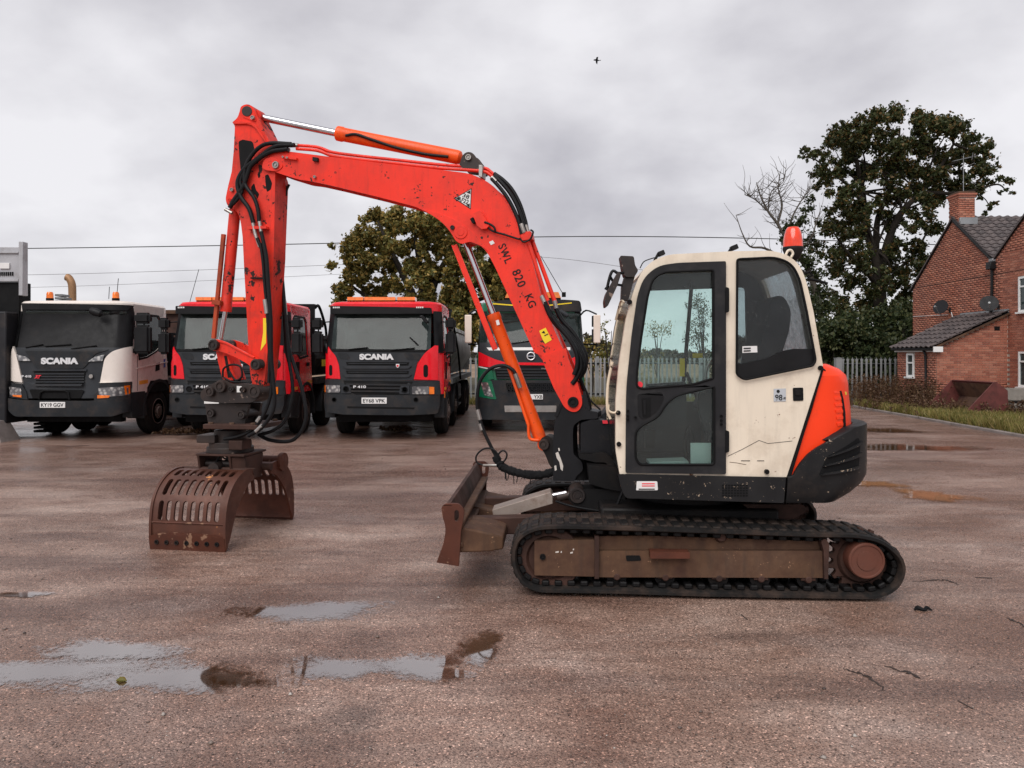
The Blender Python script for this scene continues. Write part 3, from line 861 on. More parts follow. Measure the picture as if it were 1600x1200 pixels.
for side, y0, y1 in ((-1, -1.1, -0.65), (1, 0.65, 1.1)):
    mb = MB(MF)
    rings = []
    m = len(loop)
    o1 = offset_loop(loop, 0.014)
    prof = [(0.014, y0 + 0.02), (0.020, y0), (0.040, y0), (0.052, y0 + 0.025), (0.052, y1 - 0.025), (0.040, y1), (0.020, y1), (0.014, y1 - 0.02)]
    L_ = [[(q[0], y, q[1]) for q in offset_loop(loop, o)] for o, y in prof]
    V = [[mb.bm.verts.new(p) for p in r] for r in L_]
    for i in range(len(V)):
        a, b = V[i], V[(i + 1) % len(V)]
        for k in range(m): mb.poly([a[k], a[(k + 1) % m], b[(k + 1) % m], b[k]])
    tr = mb.build('track', M['rubber'], EX, 0, 50)
    # tread blocks outside, drive lugs inside
    if lugmesh is None:
        b = MB(); b.box(-0.028, 0.028, -0.05, 0.05, 0, 0.036)
        bmesh.ops.bevel(b.bm, geom=b.bm.edges[:], offset=0.008, segments=1, affect='EDGES')
        lugmesh = b.mesh('track_lug', M['castdark'], 30, raw=True)
        b = MB(); b.box(-0.030, 0.030, -0.185, -0.02, -0.020, 0.004); b.box(-0.034, 0.026, 0.02, 0.185, -0.020, 0.004)
        bmesh.ops.bevel(b.bm, geom=b.bm.edges[:], offset=0.006, segments=1, affect='EDGES')
        treadmesh = b.mesh('tread_block', M['rubber'], 30, raw=True)
    for i, (p, d) in enumerate(pts66):
        nrm = inward(d)
        def mk(off, yc):
            X = Vector((d.x, 0, d.y)); Z = Vector((nrm.x, 0, nrm.y)); Y = Z.cross(X)
            mm = Matrix((X, Y, Z)).transposed().to_4x4()
            q = p + nrm * off
            mm.translation = Vector((q.x, yc, q.y))
            return mm
        if side < 0:
            link('track_lug', lugmesh, tr, mk(0.052, y0 + 0.10))
            link('track_lug', lugmesh, tr, mk(0.052, y0 + 0.32))
        link('tread_block', treadmesh, tr, mk(0.024, (y0 + y1) / 2))
    # undercarriage side frame
    def lf(px, py): return MF.at(px, py, -1.04)
    if side < 0:
        Yn = -1.04
        plate(MF, 'side_frame', [(936, 861, 3), (1286, 861, 6), (1293, 866, 4), (1291, 903, 2), (936, 902)], Yn, Yn + 0.33, M['frame'], bevel=0.008)
        plate(MF, 'frame_top', [(936, 838, 2), (1010, 837, 2), (1282, 846, 8), (1290, 857, 3), (1290, 862), (936, 862)], Yn + 0.05, Yn + 0.33, M['frame'], bevel=0.006)
        plate(MF, 'idler_guard', [(835, 845, 2), (929, 843, 2), (929, 901, 2), (835, 899, 2)], Yn - 0.012, Yn + 0.30, M['frame'], bevel=0.010, holes=[])
        plate(MF, 'end_plate', [(929, 838), (936, 838), (936, 905), (929, 905)], Yn - 0.03, Yn + 0.33, M['framedark'], bevel=0.003)
        plate(MF, 'end_plate', [(1283, 846, 3), (1290, 841, 3), (1296, 850, 3), (1294, 905), (1288, 905), (1287, 860)], Yn - 0.03, Yn + 0.3, M['framedark'], bevel=0.003)
        plate(MF, 'step', [(1016, 862, 2), (1078, 863, 2), (1078, 873, 2), (1016, 873, 2)], Yn - 0.07, Yn + 0.02, M['rust'], bevel=0.006)
        plate(MF, 'grease_opening', [(978, 868, 2), (1000, 868, 2), (1002, 876, 2), (979, 877, 2)], Yn - 0.004, Yn + 0.01, M['dull'], bevel=0)
        pin(MF, 848, 870, Yn - 0.014, Yn, 4, M['castdark'], 'bolt')
        # white scrapes of old paint
        for a in ((868, 862, 5), (876, 862, 2), (891, 863, 4), (895, 858, 2)):
            plate(MF, 'paint_fleck', [(a[0], a[1]), (a[0] + a[2], a[1] - 1), (a[0] + a[2], a[1] + 1.4), (a[0], a[1] + 2)], Yn - 0.0145, Yn - 0.012, M['wblack'], bevel=0)
    ysp = -1.0 if side < 0 else 0.76
    # idler, sprocket, rollers
    ix, iz = lf(858, 874)
    mb = MB(MF)
    mb.lathe((ix, ysp, iz), (0, 1, 0), [(-0.01, 0), (-0.01, 0.06), (0.01, 0.07), (0.01, 0.15), (-0.02, 0.17), (-0.02, 0.232), (0.0, 0.240), (0.22, 0.240), (0.24, 0.17), (0.22, 0.0)], 30)
    mb.build('idler_wheel', M['framedark'], EX, 0, 35)
    sx, sz = lf(1352, 880)
    mb = MB(MF)
    out = []
    nt = 17
    for k in range(nt):
        for q, rr in ((0, .232), (.28, .232), (.42, .196), (.72, .190), (.86, .200)):
            an = 2 * math.pi * (k + q) / nt
            out.append((sx + rr * math.cos(an), sz + rr * math.sin(an)))
    mb.prism(out, ysp + 0.05, ysp + 0.10)
    sp = mb.build('sprocket', M['framedark'], EX, 0.004, 30)
    mb = MB(MF)
    hx, hz = MF.at(1355, 877, -1.09)
    mb.lathe((hx, -1.09 if side < 0 else 1.05, hz), (0, 1 if side < 0 else -1, 0), [(0, 0), (0, 0.068), (0.006, 0.070), (0.006, 0.108), (0.0, 0.112), (0.0, 0.122), (0.008, 0.128), (0.11, 0.128), (0.11, 0.0)], 40)
    link('drive_hub', mb.mesh('drive_hub', M['hub'], 35, EX), sp)
    mb = MB(MF); mb.lathe((sx, ysp + 0.02, sz), (0, 1, 0), [(0, 0), (0, 0.15), (0.02, 0.165), (0.12, 0.17), (0.12, 0)], 36)
    link('hub_flange', mb.mesh('hub_flange', M['framedark'], 35, EX), sp)
    for rx in (964, 1040, 1124, 1190, 1264):
        x, z = lf(rx, 908)
        mb = MB(MF)
        mb.lathe((x, ysp, 0.135), (0, 1, 0), [(0, 0), (0, 0.05), (0.0, 0.075), (0.06, 0.080), (0.06, 0.062), (0.16, 0.062), (0.16, 0.080), (0.22, 0.075), (0.22, 0)], 16)
        mb.build('track_roller', M['castdark'], EX, 0, 35)
        if side < 0:
            mb = MB(MF)
            mb.box(x - 0.052, x + 0.052, -1.03, -0.98, 0.125, 0.175)
            mb.lathe((x, -1.045, 0.135), (0, 1, 0), [(0, 0), (0, 0.022), (0.02, 0.03), (0.04, 0.03)], 10)
            mb.build('roller_bracket', M['framedark'], EX, 0.004, 35)
    x, z = lf(1128, 838)
    mb = MB(MF); mb.lathe((x, ysp - 0.03, z - 0.01), (0, 1, 0), [(0, 0), (0, 0.03), (0.03, 0.045), (0.2, 0.045), (0.2, 0)], 14)
    mb.build('carrier_roller', M['framedark'], EX, 0, 35)
    if side > 0:
        mb = MB(MF)
        mb.box(lf(840, 0)[0], lf(1290, 0)[0], 0.74, 1.04, 0.17, 0.44)
        mb.build('side_frame', M['frame'], EX, 0.01)

# centre frame and slew ring
mb = MB(MF)
mb.box(-0.75, 0.62, -0.66, 0.66, 0.24, 0.56)
mb.box(-0.95, 0.85, -0.66, -0.55, 0.18, 0.42); mb.box(-0.95, 0.85, 0.55, 0.66, 0.18, 0.42)
mb.build('centre_frame', M['castdark'], EX, 0.02)
mb = MB(MF)
mb.lathe((0.02, 0, 0.56), (0, 0, 1), [(0, 0), (0, 0.52), (0.05, 0.52), (0.05, 0.48), (0.12, 0.48), (0.12, 0)], 48)
mb.build('slew_ring', M['castdark'], EX, 0, 35)
mb = MB(MF)
mb.tube([MF.v(1225, 800, -0.5), MF.v(1262, 795, -0.5)], 0.03, 8)
mb.prism(MF.pl(fillet([(1160, 788), (1256, 788, 8), (1262, 800, 6), (1240, 810), (1190, 810)]), -0.6), -0.6, 0.6)
mb.build('swing_motor_cover', M['framedark'], EX, 0.012)

# ---- dozer blade
def blade():
    plate(MF, 'blade_end_plate', [(689.4, 792, 5), (696, 787, 4), (716.7, 787, 5), (725, 795, 5), (724.8, 807, 5), (720, 830, 8), (719, 853, 4), (716.7, 885), (682, 879), (693, 849, 5), (697, 825, 10), (691, 806, 5)], -1.10, -1.07, M['rust'], holes=[slot(713.5, 806, 7, 18)], bevel=0.004)
    x0, z0 = MF.at(719, 800, -1.08)
    # far end plate: same shape slid across
    o = [q for q in MF.pl(fillet([(689.4, 792, 5), (696, 787, 4), (716.7, 787, 5), (725, 795, 5), (724.8, 807, 5), (720, 830, 8), (719, 853, 4), (716.7, 885), (682, 879), (693, 849, 5), (697, 825, 10), (691, 806, 5)]), -1.10)]
    mb = MB(MF); mb.prism(o, 1.07, 1.10, [slot(*MF.at(713.5, 805, -1.10), 0.034, 0.085)])
    mb.build('blade_end_plate', M['rust'], EX, 0.004)
    pr = MF.pl(fillet([(695, 790), (703, 812, 12), (704, 840, 12), (688, 879), (694, 880), (711, 842, 12), (710, 812, 12), (702, 789)], 6), -1.10)
    mb = MB(MF); mb.prism(pr, -1.07, 1.07); mb.build('blade_mouldboard', M['framedark'], EX, 0.003)
    a = MF.at(701, 790, -1.1); b = MF.at(709, 812, -1.1)
    mb = MB(MF)
    for zc, xx in ((0.50, 0.02), (0.36, 0.03)):
        q = MF.at(708, 820, -1.1)[0]
        mb.box(q, q + 0.07, -1.07, 1.07, zc - 0.02, zc + 0.02)
    q = MF.at(708, 820, -1.1)[0]
    # stiffening box on the back of the blade, tapering down
    mb.loft([[(q, -1.06, 0.30), (q, -1.06, 0.50), (q, -0.35, 0.44), (q, -0.35, 0.30)],
             [(q + 0.26, -1.02, 0.30), (q + 0.26, -1.02, 0.44), (q + 0.26, -0.4, 0.42), (q + 0.26, -0.4, 0.30)],
             [(q + 0.36, -0.98, 0.31), (q + 0.36, -0.98, 0.40), (q + 0.36, -0.5, 0.39), (q + 0.36, -0.5, 0.31)]])
    mb.loft([[(q, 0.15, 0.28), (q, 0.15, 0.40), (q, 1.06, 0.38), (q, 1.06, 0.28)],
             [(q + 0.30, 0.15, 0.28), (q + 0.30, 0.15, 0.34), (q + 0.30, 1.02, 0.33), (q + 0.30, 1.02, 0.28)]])
    mb.build('blade_stiffener', M['frame'], EX, 0.012)
    for y in (-0.42, 0.42):
        mb = MB(MF)
        mb.bar((q + 0.1, y, 0.36), (-0.65, y, 0.40), 0.12, 0.14)
        mb.build('blade_arm', M['framedark'], EX, 0.01)
    # blade cylinder with its cover
    yc = -0.20
    mb = MB(MF)
    cov = MF.pl([(770.5, 793), (771, 801), (800, 802), (863, 778), (865, 768), (860, 766)], yc)
    mb.prism(MF.pl([(770.5, 793), (772, 803), (798, 802), (864, 783), (863, 770), (860, 765.5)], yc), yc - 0.1, yc + 0.1)
    mb.build('cylinder_cover', M['silverplate'], EX, 0.004)
    mb = MB(MF); mb.cyl(MF.v(855, 776, yc), MF.v(885, 770, yc), 0.022)
    mb.build('cylinder_rod', M['chrome'], EX)
    mb = MB(MF); mb.cyl(MF.v(871, 778, yc), MF.v(892, 773, yc), 0.035); mb.build('rod_eye', M['darksteel'], EX)
    pin(MF, 902, 774, yc - 0.12, yc + 0.12, 12, M['darksteel'])
    for yy in (yc - 0.11, yc + 0.09):
        plate(MF, 'cylinder_lug', [(886, 775, 8), (890, 763, 6), (925, 760, 4), (975, 762), (975, 800), (925, 798), (896, 786, 8)], yy, yy + 0.025, M['castdark'], ly=yc)
    hose(MF, [(868, 783), (890, 790), (915, 795), (950, 800)], yc - 0.14, 0.010)
    hose(MF, [(962, 798), (966, 785), (974, 766), (980, 755)], yc - 0.3, 0.012)
    mb = MB(MF); mb.cyl(MF.v(955, 800, -0.5), MF.v(964, 790, -0.5), 0.013); mb.build('hose_fitting', M['steel'], EX)
blade()

# ---- upper structure: skirt, hood, counterweight
YN = -0.96                   # near side of the cab
plate(MF, 'deck_skirt', [(966, 741, 3), (1228, 746), (1225, 786, 3), (1000, 779, 4), (977, 779, 8), (969, 757, 8)], YN - 0.02, YN + 0.03, M['weight'], bevel=0.008)
mb = MB(MF)
o = MF.pl(fillet([(980, 746), (1228, 748), (1225, 782), (985, 776)]), YN)
mb.prism(o, YN + 0.03, 0.95)
mb.build('deck_frame', M['castdark'], EX, 0.01)
mb = MB(MF)
for k in range(9):
    for j in range(5):
        mb.prism(MF.pl([(1128 + k * 4.6, 757 + j * 4), (1131.6 + k * 4.6, 757 + j * 4), (1131.6 + k * 4.6, 759.8 + j * 4), (1128 + k * 4.6, 759.8 + j * 4)], YN - 0.02), YN - 0.0225, YN - 0.019)
mb.build('skirt_vent_slots', M['dull'], EX, 0, 0)
o_ = plate(MF, 'warning_sticker', [(995, 752, 1), (1027, 752, 2), (1028, 766, 2), (994, 766, 1)], YN - 0.0235, YN - 0.0205, M['sticker'], bevel=0)
for k, (a, c) in enumerate(((755, M['pink']), (758.5, M['pink']), (763.5, M['ink']))):
    plate(MF, 'printed_line', [(1003 if k < 2 else 998, a), (1023, a), (1023, a + 1.6), (1003 if k < 2 else 998, a + 1.6)], YN - 0.0255, YN - 0.0237, c, bevel=0)

def ring_d(z, s0, s1, yn, yf, r, n=9):
    """plan outline: flat near side from s0, rounded tail corner radius r, far side"""
    pts = [(s0, yn, z)]
    r = min(r, (s1 - s0) * 0.95)
    for k in range(n + 1):
        a = -math.pi / 2 + (math.pi / 2) * k / n
        pts.append((s1 - r + r * math.cos(a), yn + r * 1.15 + r * 1.15 * math.sin(a), z))
    for k in range(n + 1):
        a = (math.pi / 2) * k / n
        pts.append((s1 - r + r * math.cos(a), yf - r * 1.15 + r * 1.15 * math.sin(a), z))
    pts.append((s0, yf, z))
    return pts
def zat(py, ly=YN): return MF.at(1300, py, ly)[1]
def xat(px, py=700, ly=YN): return MF.at(px, py, ly)[0]
LYS = YN + 0.24
# hood: (py, px front, px tail)
hood = [(752, 1232, 1300), (746, 1232.5, 1318), (727, 1241, 1330), (700, 1250, 1336), (666, 1262, 1337.5), (640, 1270.5, 1336), (615, 1277, 1333), (600, 1280.5, 1330), (587, 1283, 1324), (577, 1285, 1312), (571, 1287, 1296), (569, 1288, 1291)]
mb = MB(MF)
mb.loft([ring_d(zat(py), xat(a, py), xat(b, py, LYS), YN + 0.02 + 0.12 * max(0, (590 - py) / 21) ** 2, 0.93, 0.34) for py, a, b in hood])
HOOD = mb.build('engine_hood', M['hood'], EX, 0.006, 40)
cw = [(788, 1226, 1305), (786.5, 1226, 1318), (779, 1226.5, 1334), (765, 1227.5, 1346), (745, 1229, 1354), (720, 1230, 1358), (690, 1231, 1360), (672, 1232, 1360), (667, 1232, 1358)]
# counterweight outer skin, its top cut along a rising curve
def cw_build():
    top = [(1229, 746), (1238, 745.5), (1243, 735), (1250, 724), (1262, 710), (1275, 700), (1300, 686), (1318, 677), (1330, 672), (1337, 668), (1362, 665)]
    mb = MB(MF)
    N = 40
    def topz(x):
        xs = [xat(p[0], p[1]) for p in top]; zs = [zat(p[1]) for p in top]
        return float(np.interp(x, xs, zs))
    cols = []
    s0, s1 = xat(1229), xat(1359, 700, LYS)
    base = ring_d(0, s0, s1, YN - 0.03, 0.98, 0.36, 14)
    # denser along the near side
    b2 = [(s0 + (base[1][0] - s0) * k / 14, YN - 0.03, 0) for k in range(14)] + base[1:]
    cxm = s1 - 0.45
    rings = []
    levels = 9
    zb = zat(787)
    for k in range(levels + 1):
        t = k / levels
        ring = []
        for (x, y, _) in b2:
            # position along the tail for the top curve
            xe = x if y < 0 else x
            zt = topz(xe)
            z = zb + (zt - zb) * t
            # undercut at the bottom
            u = max(0.0, (0.22 - (z - zb)) / 0.22)
            sh = 0.22 * u ** 2 * max(0.0, (x - (s1 - 0.6)) / 0.6)
            ring.append((x - sh, y + (0.05 * u ** 2 if y < 0 else -0.05 * u ** 2), z))
        rings.append(ring)
    # wall with thickness
    outer = rings
    def shrink(r, d): return [(x - d if x > s1 - 0.4 else x, y + d if y < 0 else y - d, z) for x, y, z in r]
    topin = shrink(rings[-1], 0.075); bot = shrink(rings[0], 0.3)
    topin = [(x, y, z - 0.005) for x, y, z in topin]
    mb.loft([bot] + outer + [[(x - 0.01 if x > s1 - 0.4 else x, y + 0.01 if y < 0 else y - 0.01, z + 0.008) for x, y, z in rings[-1]]] + [topin, [(x, y, z - 0.15) for x, y, z in topin]], caps=True)
    return mb.build('counterweight', M['weight'], EX, 0, 40)
cw_build()
# louvres in the counterweight flank, following its rounded tail
def cwy(x, d=0.0):
    s1 = xat(1359, 700, LYS); r = 0.36
    t = max(0.0, min(0.999, (x - (s1 - r)) / r))
    return (YN - 0.03) + r * 1.15 * (1 - math.sqrt(1 - t * t)) - d
def cwpanel(pts, d, th, mat, name):
    o = MF.pl(fillet(pts, 3), YN - 0.03 + 0.03)
    mb = MB(MF)
    mb.drape(o, lambda x, z: cwy(x), d, th, 0.03)
    return mb.build(name, mat, EX, 0, 35)
cwpanel([(1277, 741, 3), (1290, 712, 5), (1345, 684, 4), (1348, 700), (1345, 729, 3), (1330, 737)], 0.004, 0.006, M['dull'], 'vent_opening')
for (xa, ya, xb, yb) in ((1279, 741, 1345, 733), (1283, 727.5, 1350, 713), (1290, 713, 1350, 695)):
    cwpanel([(xa, ya), (xb, yb), (xb + 1, yb - 5), (xa + 8, ya - 3.5)], 0.028, 0.03, M['weight'], 'vent_louvre')
# hood seams and ribs
def hoody(px, py):
    xs = [h[0] for h in hood][::-1]
    b = float(np.interp(py, xs, [h[2] for h in hood][::-1]))
    s1 = xat(b, py, LYS); r = 0.34
    return s1, r
def hoodfn(x, z):
    # invert z -> py
    py = HYP - (z - EYE) * FPX / (5.45)
    s1, r = hoody(0, py)
    t = max(0.0, min(0.999, (x - (s1 - r)) / r))
    return YN + 0.02 + r * 1.15 * (1 - math.sqrt(1 - t * t))
def hpanel(pts, d, th, mat, name, label=None):
    mb = MB(MF)
    mb.drape(MF.pl(pts, YN + 0.04), hoodfn, d, th, 0.025)
    o = mb.build(name, mat, EX, 0, 40)
    if label: o['label'] = label
    return o
hpanel([(1287, 574), (1300, 582), (1311, 593), (1318, 607), (1323, 625), (1326, 645), (1327, 668), (1321, 668), (1321, 645), (1319, 627), (1314, 609), (1307, 596), (1298, 586), (1287, 577)], 0.006, 0.01, M['dull'], 'hood_seam')
for k in range(7):
    y = 600 + k * 10.2
    hpanel([(1301 + k * 1.1, y), (1315 + k * 1.4, y), (1316 + k * 1.4, y + 4.5), (1303 + k * 1.1, y + 4.5)], 0.005, 0.007, M['hood'], 'hood_rib')
hpanel([(1326, 602), (1331, 600), (1333, 618), (1328, 618)], 0.006, 0.01, M['yellow'], 'reflector')
plate(MF, 'hood_trim', [(1229.5, 746), (1285.5, 572), (1287.5, 577), (1236, 746)], YN - 0.005, YN + 0.04, M['dull'], bevel=0.002)

# ---- cab
cab_out = [(968.5, 741.5), (962, 704, 10), (962, 628, 10), (967, 570, 10), (977.5, 501, 10), (988, 461, 8), (999, 430, 14), (1017, 408, 16), (1045, 397.5, 12), (1144, 392.5), (1206, 391.5, 10), (1231, 398, 12), (1250, 414, 14), (1260, 440, 10), (1271, 486), (1286, 571), (1229, 745.5)]
door_out = [(977.5, 739, 3), (978.5, 608, 20), (987, 524, 10), (996, 463, 10), (1005.5, 434, 14), (1028, 415, 18), (1060, 410.5, 8), (1134.5, 408, 3), (1134.5, 741, 3)]
rwin = [(1152, 405, 4), (1212, 402, 20), (1237, 412, 14), (1249.5, 436, 12), (1260.5, 487), (1274.5, 563, 4), (1270, 571.5, 4), (1163, 593.5, 6), (1151, 585, 5)]
up_glass = [(995, 604, 4), (995, 585, 10), (1001.5, 531, 10), (1012, 463, 8), (1020, 436, 9), (1036, 425, 10), (1114.5, 422, 3), (1114.5, 591, 3), (1083, 600.6, 5), (1003, 607.5, 5)]
lo_glass = [(993, 674, 8), (1006, 663, 10), (1029, 651, 10), (1041, 631, 12), (1056.5, 618, 12), (1116, 604, 3), (1116, 726, 6), (999, 726, 6), (993, 716, 6)]
plate(MF, 'cab_side_panel', cab_out, YN, YN + 0.05, M['cream'], holes=[door_out, rwin], bevel=0.012)
# far side panel (dark inside), big windows
def shrink_px(pts, k, cx=None, cy=None):
    cx = cx or sum(p[0] for p in pts) / len(pts); cy = cy or sum(p[1] for p in pts) / len(pts)
    return [((p[0] - cx) * k + cx, (p[1] - cy) * k + cy, *p[2:]) for p in pts]
YF = 0.02
fo = MF.pl(fillet(cab_out), YN)
fwin1 = [(985, 640, 5), (988, 580, 10), (998, 520, 10), (1008, 470, 8), (1020, 437, 9), (1218, 430, 8), (1222, 640, 3)]
mb = MB(MF); mb.prism(fo, YF - 0.05, YF, [MF.pl(fillet(fwin1), YN)])
mb.build('cab_far_panel', M['interior'], EX, 0.006)
for w in (fwin1,):
    mb = MB(MF); mb.prism(MF.pl(fillet(shrink_px(w, 1.02)), YN), YF - 0.028, YF - 0.022); mb.build('window_pane', M['cabglass'], EX, 0, 0)
# roof / front / rear skins following the outline
ol = MF.pl(fillet(cab_out), YN)
def strip(i0, i1, y0, y1, th, mat, name, off=0.0):
    mb = MB(MF)
    seg = [ol[i % len(ol)] for i in range(i0, i1 + 1)]
    c = Vector((0.75, 1.7))
    def ins(i, d):
        a = Vector(seg[max(i - 1, 0)]); b = Vector(seg[min(i + 1, len(seg) - 1)])
        t = (b - a).normalized(); n = Vector((t.y, -t.x))
        q = Vector(seg[i])
        if (c - q).dot(n) < 0: n = -n
        q = q + n * d
        return (q.x, q.y)
    rings = []
    for i in range(len(seg)):
        a, b = ins(i, off), ins(i, off + th)
        rings.append([(a[0], y0, a[1]), (a[0], y1, a[1]), (b[0], y1, b[1]), (b[0], y0, b[1])])
    mb.loft(rings)
    return mb.build(name, mat, EX, 0.004, 40)
def nearest(px, py):
    q = Vector(MF.at(px, py, YN)); return min(range(len(ol)), key=lambda i: (Vector(ol[i]) - q).length)
iA = nearest(968.5, 741.5); iB = nearest(999, 430); iC = nearest(1250, 414); iD = nearest(1286, 571)
strip(iB, iC, YN + 0.05, YF - 0.05, 0.05, M['cream'], 'cab_roof', 0.0)
strip(iA, iB, YN + 0.05, YN + 0.09, 0.05, M['creamworn'], 'front_pillar', 0.002)
strip(iA, iB, YF - 0.09, YF - 0.05, 0.05, M['creamworn'], 'front_pillar', 0.002)
strip(iA, iB, YN + 0.09, YF - 0.09, 0.012, M['cabglassdark'], 'windscreen', 0.012)
strip(iC, iD, YN + 0.05, YN + 0.14, 0.05, M['cream'], 'rear_pillar', 0.0)
strip(iC, iD, YF - 0.14, YF - 0.05, 0.05, M['cream'], 'rear_pillar', 0.0)
strip(iC, iD, YN + 0.14, YF - 0.14, 0.010, M['mist'], 'rear_window', 0.015)
# inner rear wall below the window and floor
mb = MB(MF)
mb.prism(MF.pl([(1150, 596), (1284, 578), (1232, 742), (1150, 742)], YN), YN + 0.055, YF - 0.055)
mb.build('rear_bulkhead', M['interior'], EX, 0.01)
mb = MB(MF); mb.prism(MF.pl([(972, 733), (1150, 733), (1150, 745), (972, 743)], YN), YN + 0.052, YF - 0.052); mb.build('cab_floor', M['interior'], EX)
mb = MB(MF)
mb.tube([(q[0] - 0.004, YN + 0.02, q[1]) for q in [MF.at(955, 655, YN)] + [MF.at(950, 640, YN)] + [MF.at(951, 600, YN)] + [MF.at(958, 565, YN)]], 0.010, 8, smooth=5)
mb.build('grab_rail', M['creamworn'], EX); mb = MB(MF)
mb.tube([MF.v(951, 632, YN - 0.01), MF.v(951, 641, YN - 0.01), MF.v(958, 645, YN - 0.01), MF.v(966, 643, YN - 0.01)], 0.008, 8, smooth=4)
mb.build('grab_rail', M['creamworn'], EX); mb = MB(MF)
mb.tube([MF.v(975, 473, YN - 0.02), MF.v(972, 470, YN), MF.v(969, 474, YN + 0.05), MF.v(962, 500, YN + 0.1)], 0.009, 8, smooth=4)
mb.build('grab_rail', M['creamworn'], EX)
for (x, y) in ((984, 472), (966, 645), (967, 694), (1198, 737), (1282, 575)):
    pin(MF, x, y, YN - 0.008, YN + 0.01, 3.2, M['castdark'], 'rubber_stop')

# door
DOOR = plate(MF, 'cab_door', door_out, YN - 0.022, YN + 0.03, M['door'], holes=[up_glass, lo_glass], bevel=0.010)
def sub(o, parent):
    o.parent = parent; ROOT[o.name] = ROOT[parent.name]; return o
def splate(parent, *a, **k): return sub(plate(*a, **k), parent)
def gasket(pts, name, parent, k=1.0, w=2.6):
    P = [MF.v(p[0], p[1], YN - 0.024) for p in fillet(pts)]
    mb = MB(MF); mb.tube(P + [P[0]], 0.009, 6, caps=False)
    return sub(mb.build(name, M['dull'], EX), parent)
gasket(up_glass, 'window_seal', DOOR); gasket(lo_glass, 'window_seal', DOOR)
splate(DOOR, MF, 'window_pane', shrink_px(up_glass, 1.01), YN - 0.004, YN + 0.002, M['cabglass'], bevel=0, smooth=0)
splate(DOOR, MF, 'window_pane', shrink_px(lo_glass, 1.01), YN - 0.004, YN + 0.002, M['cabglass'], bevel=0, smooth=0)
splate(DOOR, MF, 'handle_recess', [(1002, 622, 2), (1017, 621, 2), (1017, 652, 3), (1004, 653, 3)], YN - 0.027, YN - 0.02, M['dull'], bevel=0.001)
splate(DOOR, MF, 'door_handle', [(1005, 626, 1), (1009, 626, 1), (1009, 648, 1), (1006, 648, 1)], YN - 0.036, YN - 0.026, M['black'], bevel=0.002)
splate(DOOR, MF, 'handle_surround', [(996, 616, 4), (1034, 612, 6), (1038, 622, 8), (1028, 643, 10), (1006, 657, 8), (997, 650, 6)], YN - 0.0255, YN - 0.0215, M['black'], bevel=0.003)
splate(DOOR, MF, 'warning_sticker', circ(999.5, 601, 5, 14), YN - 0.008, YN - 0.0055, M['pink'], bevel=0)
for (y0, y1) in ((448, 489), (672, 708)):
    splate(DOOR, MF, 'hinge', [(1134, y0, 2), (1139.5, y0 + 2, 2), (1139.5, y1 - 2, 2), (1134, y1, 2)], YN - 0.035, YN + 0.0, M['dull'], bevel=0.003)
for (x, y) in ((981, 642), (981, 650), (981, 656), (993, 652), (1127, 650), (1127, 657), (1127, 663)):
    sub(pin(MF, x, y, YN - 0.026, YN - 0.015, 1.7, M['dull'], 'door_bolt'), DOOR)
# rear side window
gasket(rwin, 'window_seal', EX)
plate(MF, 'window_mask', [(1152, 569), (1160, 568), (1192, 562), (1224, 548), (1240, 545), (1271, 545), (1274, 563, 4), (1270, 571.5, 4), (1163, 593, 6), (1151.5, 585, 5)], YN + 0.003, YN + 0.008, M['black'], bevel=0)
plate(MF, 'window_pane', shrink_px(rwin, 1.01), YN + 0.012, YN + 0.018, M['cabglassdark'], bevel=0, smooth=0)
plate(MF, 'white_label', [(1160, 541), (1183, 540.5), (1183.5, 550.5), (1160, 551.5)], YN + 0.008, YN + 0.0105, M['sticker'], bevel=0)
for k in range(2): plate(MF, 'printed_line', [(1162, 543.5 + k * 4), (1173, 543 + k * 4), (1173, 545 + k * 4), (1162, 545.5 + k * 4)], YN + 0.005, YN + 0.0075, M['ink'], bevel=0)
# side stickers, latch, crack
plate(MF, 'noise_rating_sticker', [(1209, 607.5), (1228, 607), (1228, 627), (1209, 627.5)], YN - 0.004, YN - 0.0005, M['stickergrey'], bevel=0)
x, z = MF.at(1216.5, 621, YN); put_text('98', 0.052, 0.042, (x, YN - 0.0045, z), M['ink'], EX, 'decibel_number', MF, bold=0.01)
x, z = MF.at(1225.5, 622, YN); put_text('dB', 0.018, 0.016, (x, YN - 0.0045, z), M['ink'], EX, 'decibel_number', MF)
plate(MF, 'noise_symbol', circ(1216, 611.5, 2.6, 10), YN - 0.006, YN - 0.0042, M['ink'], bevel=0)
plate(MF, 'fuel_cap_latch', [(1239, 606, 2), (1255, 605.5, 2), (1255.5, 626, 2), (1239.5, 626.5, 2)], YN - 0.006, YN + 0.0, M['dull'], bevel=0.002)
plate(MF, 'latch_lever', [(1243, 609), (1251, 609), (1251, 618), (1243, 618)], YN - 0.012, YN - 0.006, M['castdark'], bevel=0.002)
def line(pts, w, ly, mat, name):
    mb = MB(MF)
    for a, b in zip(pts, pts[1:]):
        mb.bar(MF.v(*a, ly), MF.v(*b, ly), w, 0.002, (0, 1, 0))
    return mb.build(name, mat, EX, 0, 0)
line([(1137, 713), (1160, 702), (1186, 688), (1200, 693), (1238, 689)], 0.003, YN - 0.001, M['castdark'], 'paint_crack')
line([(1140, 722), (1150, 723), (1166, 726)], 0.003, YN - 0.001, M['frame'], 'paint_crack')
line([(1158, 720), (1172, 720)], 0.005, YN - 0.001, M['castdark'], 'paint_scrape')
line([(1183, 720), (1194, 720)], 0.005, YN - 0.001, M['castdark'], 'paint_scrape')
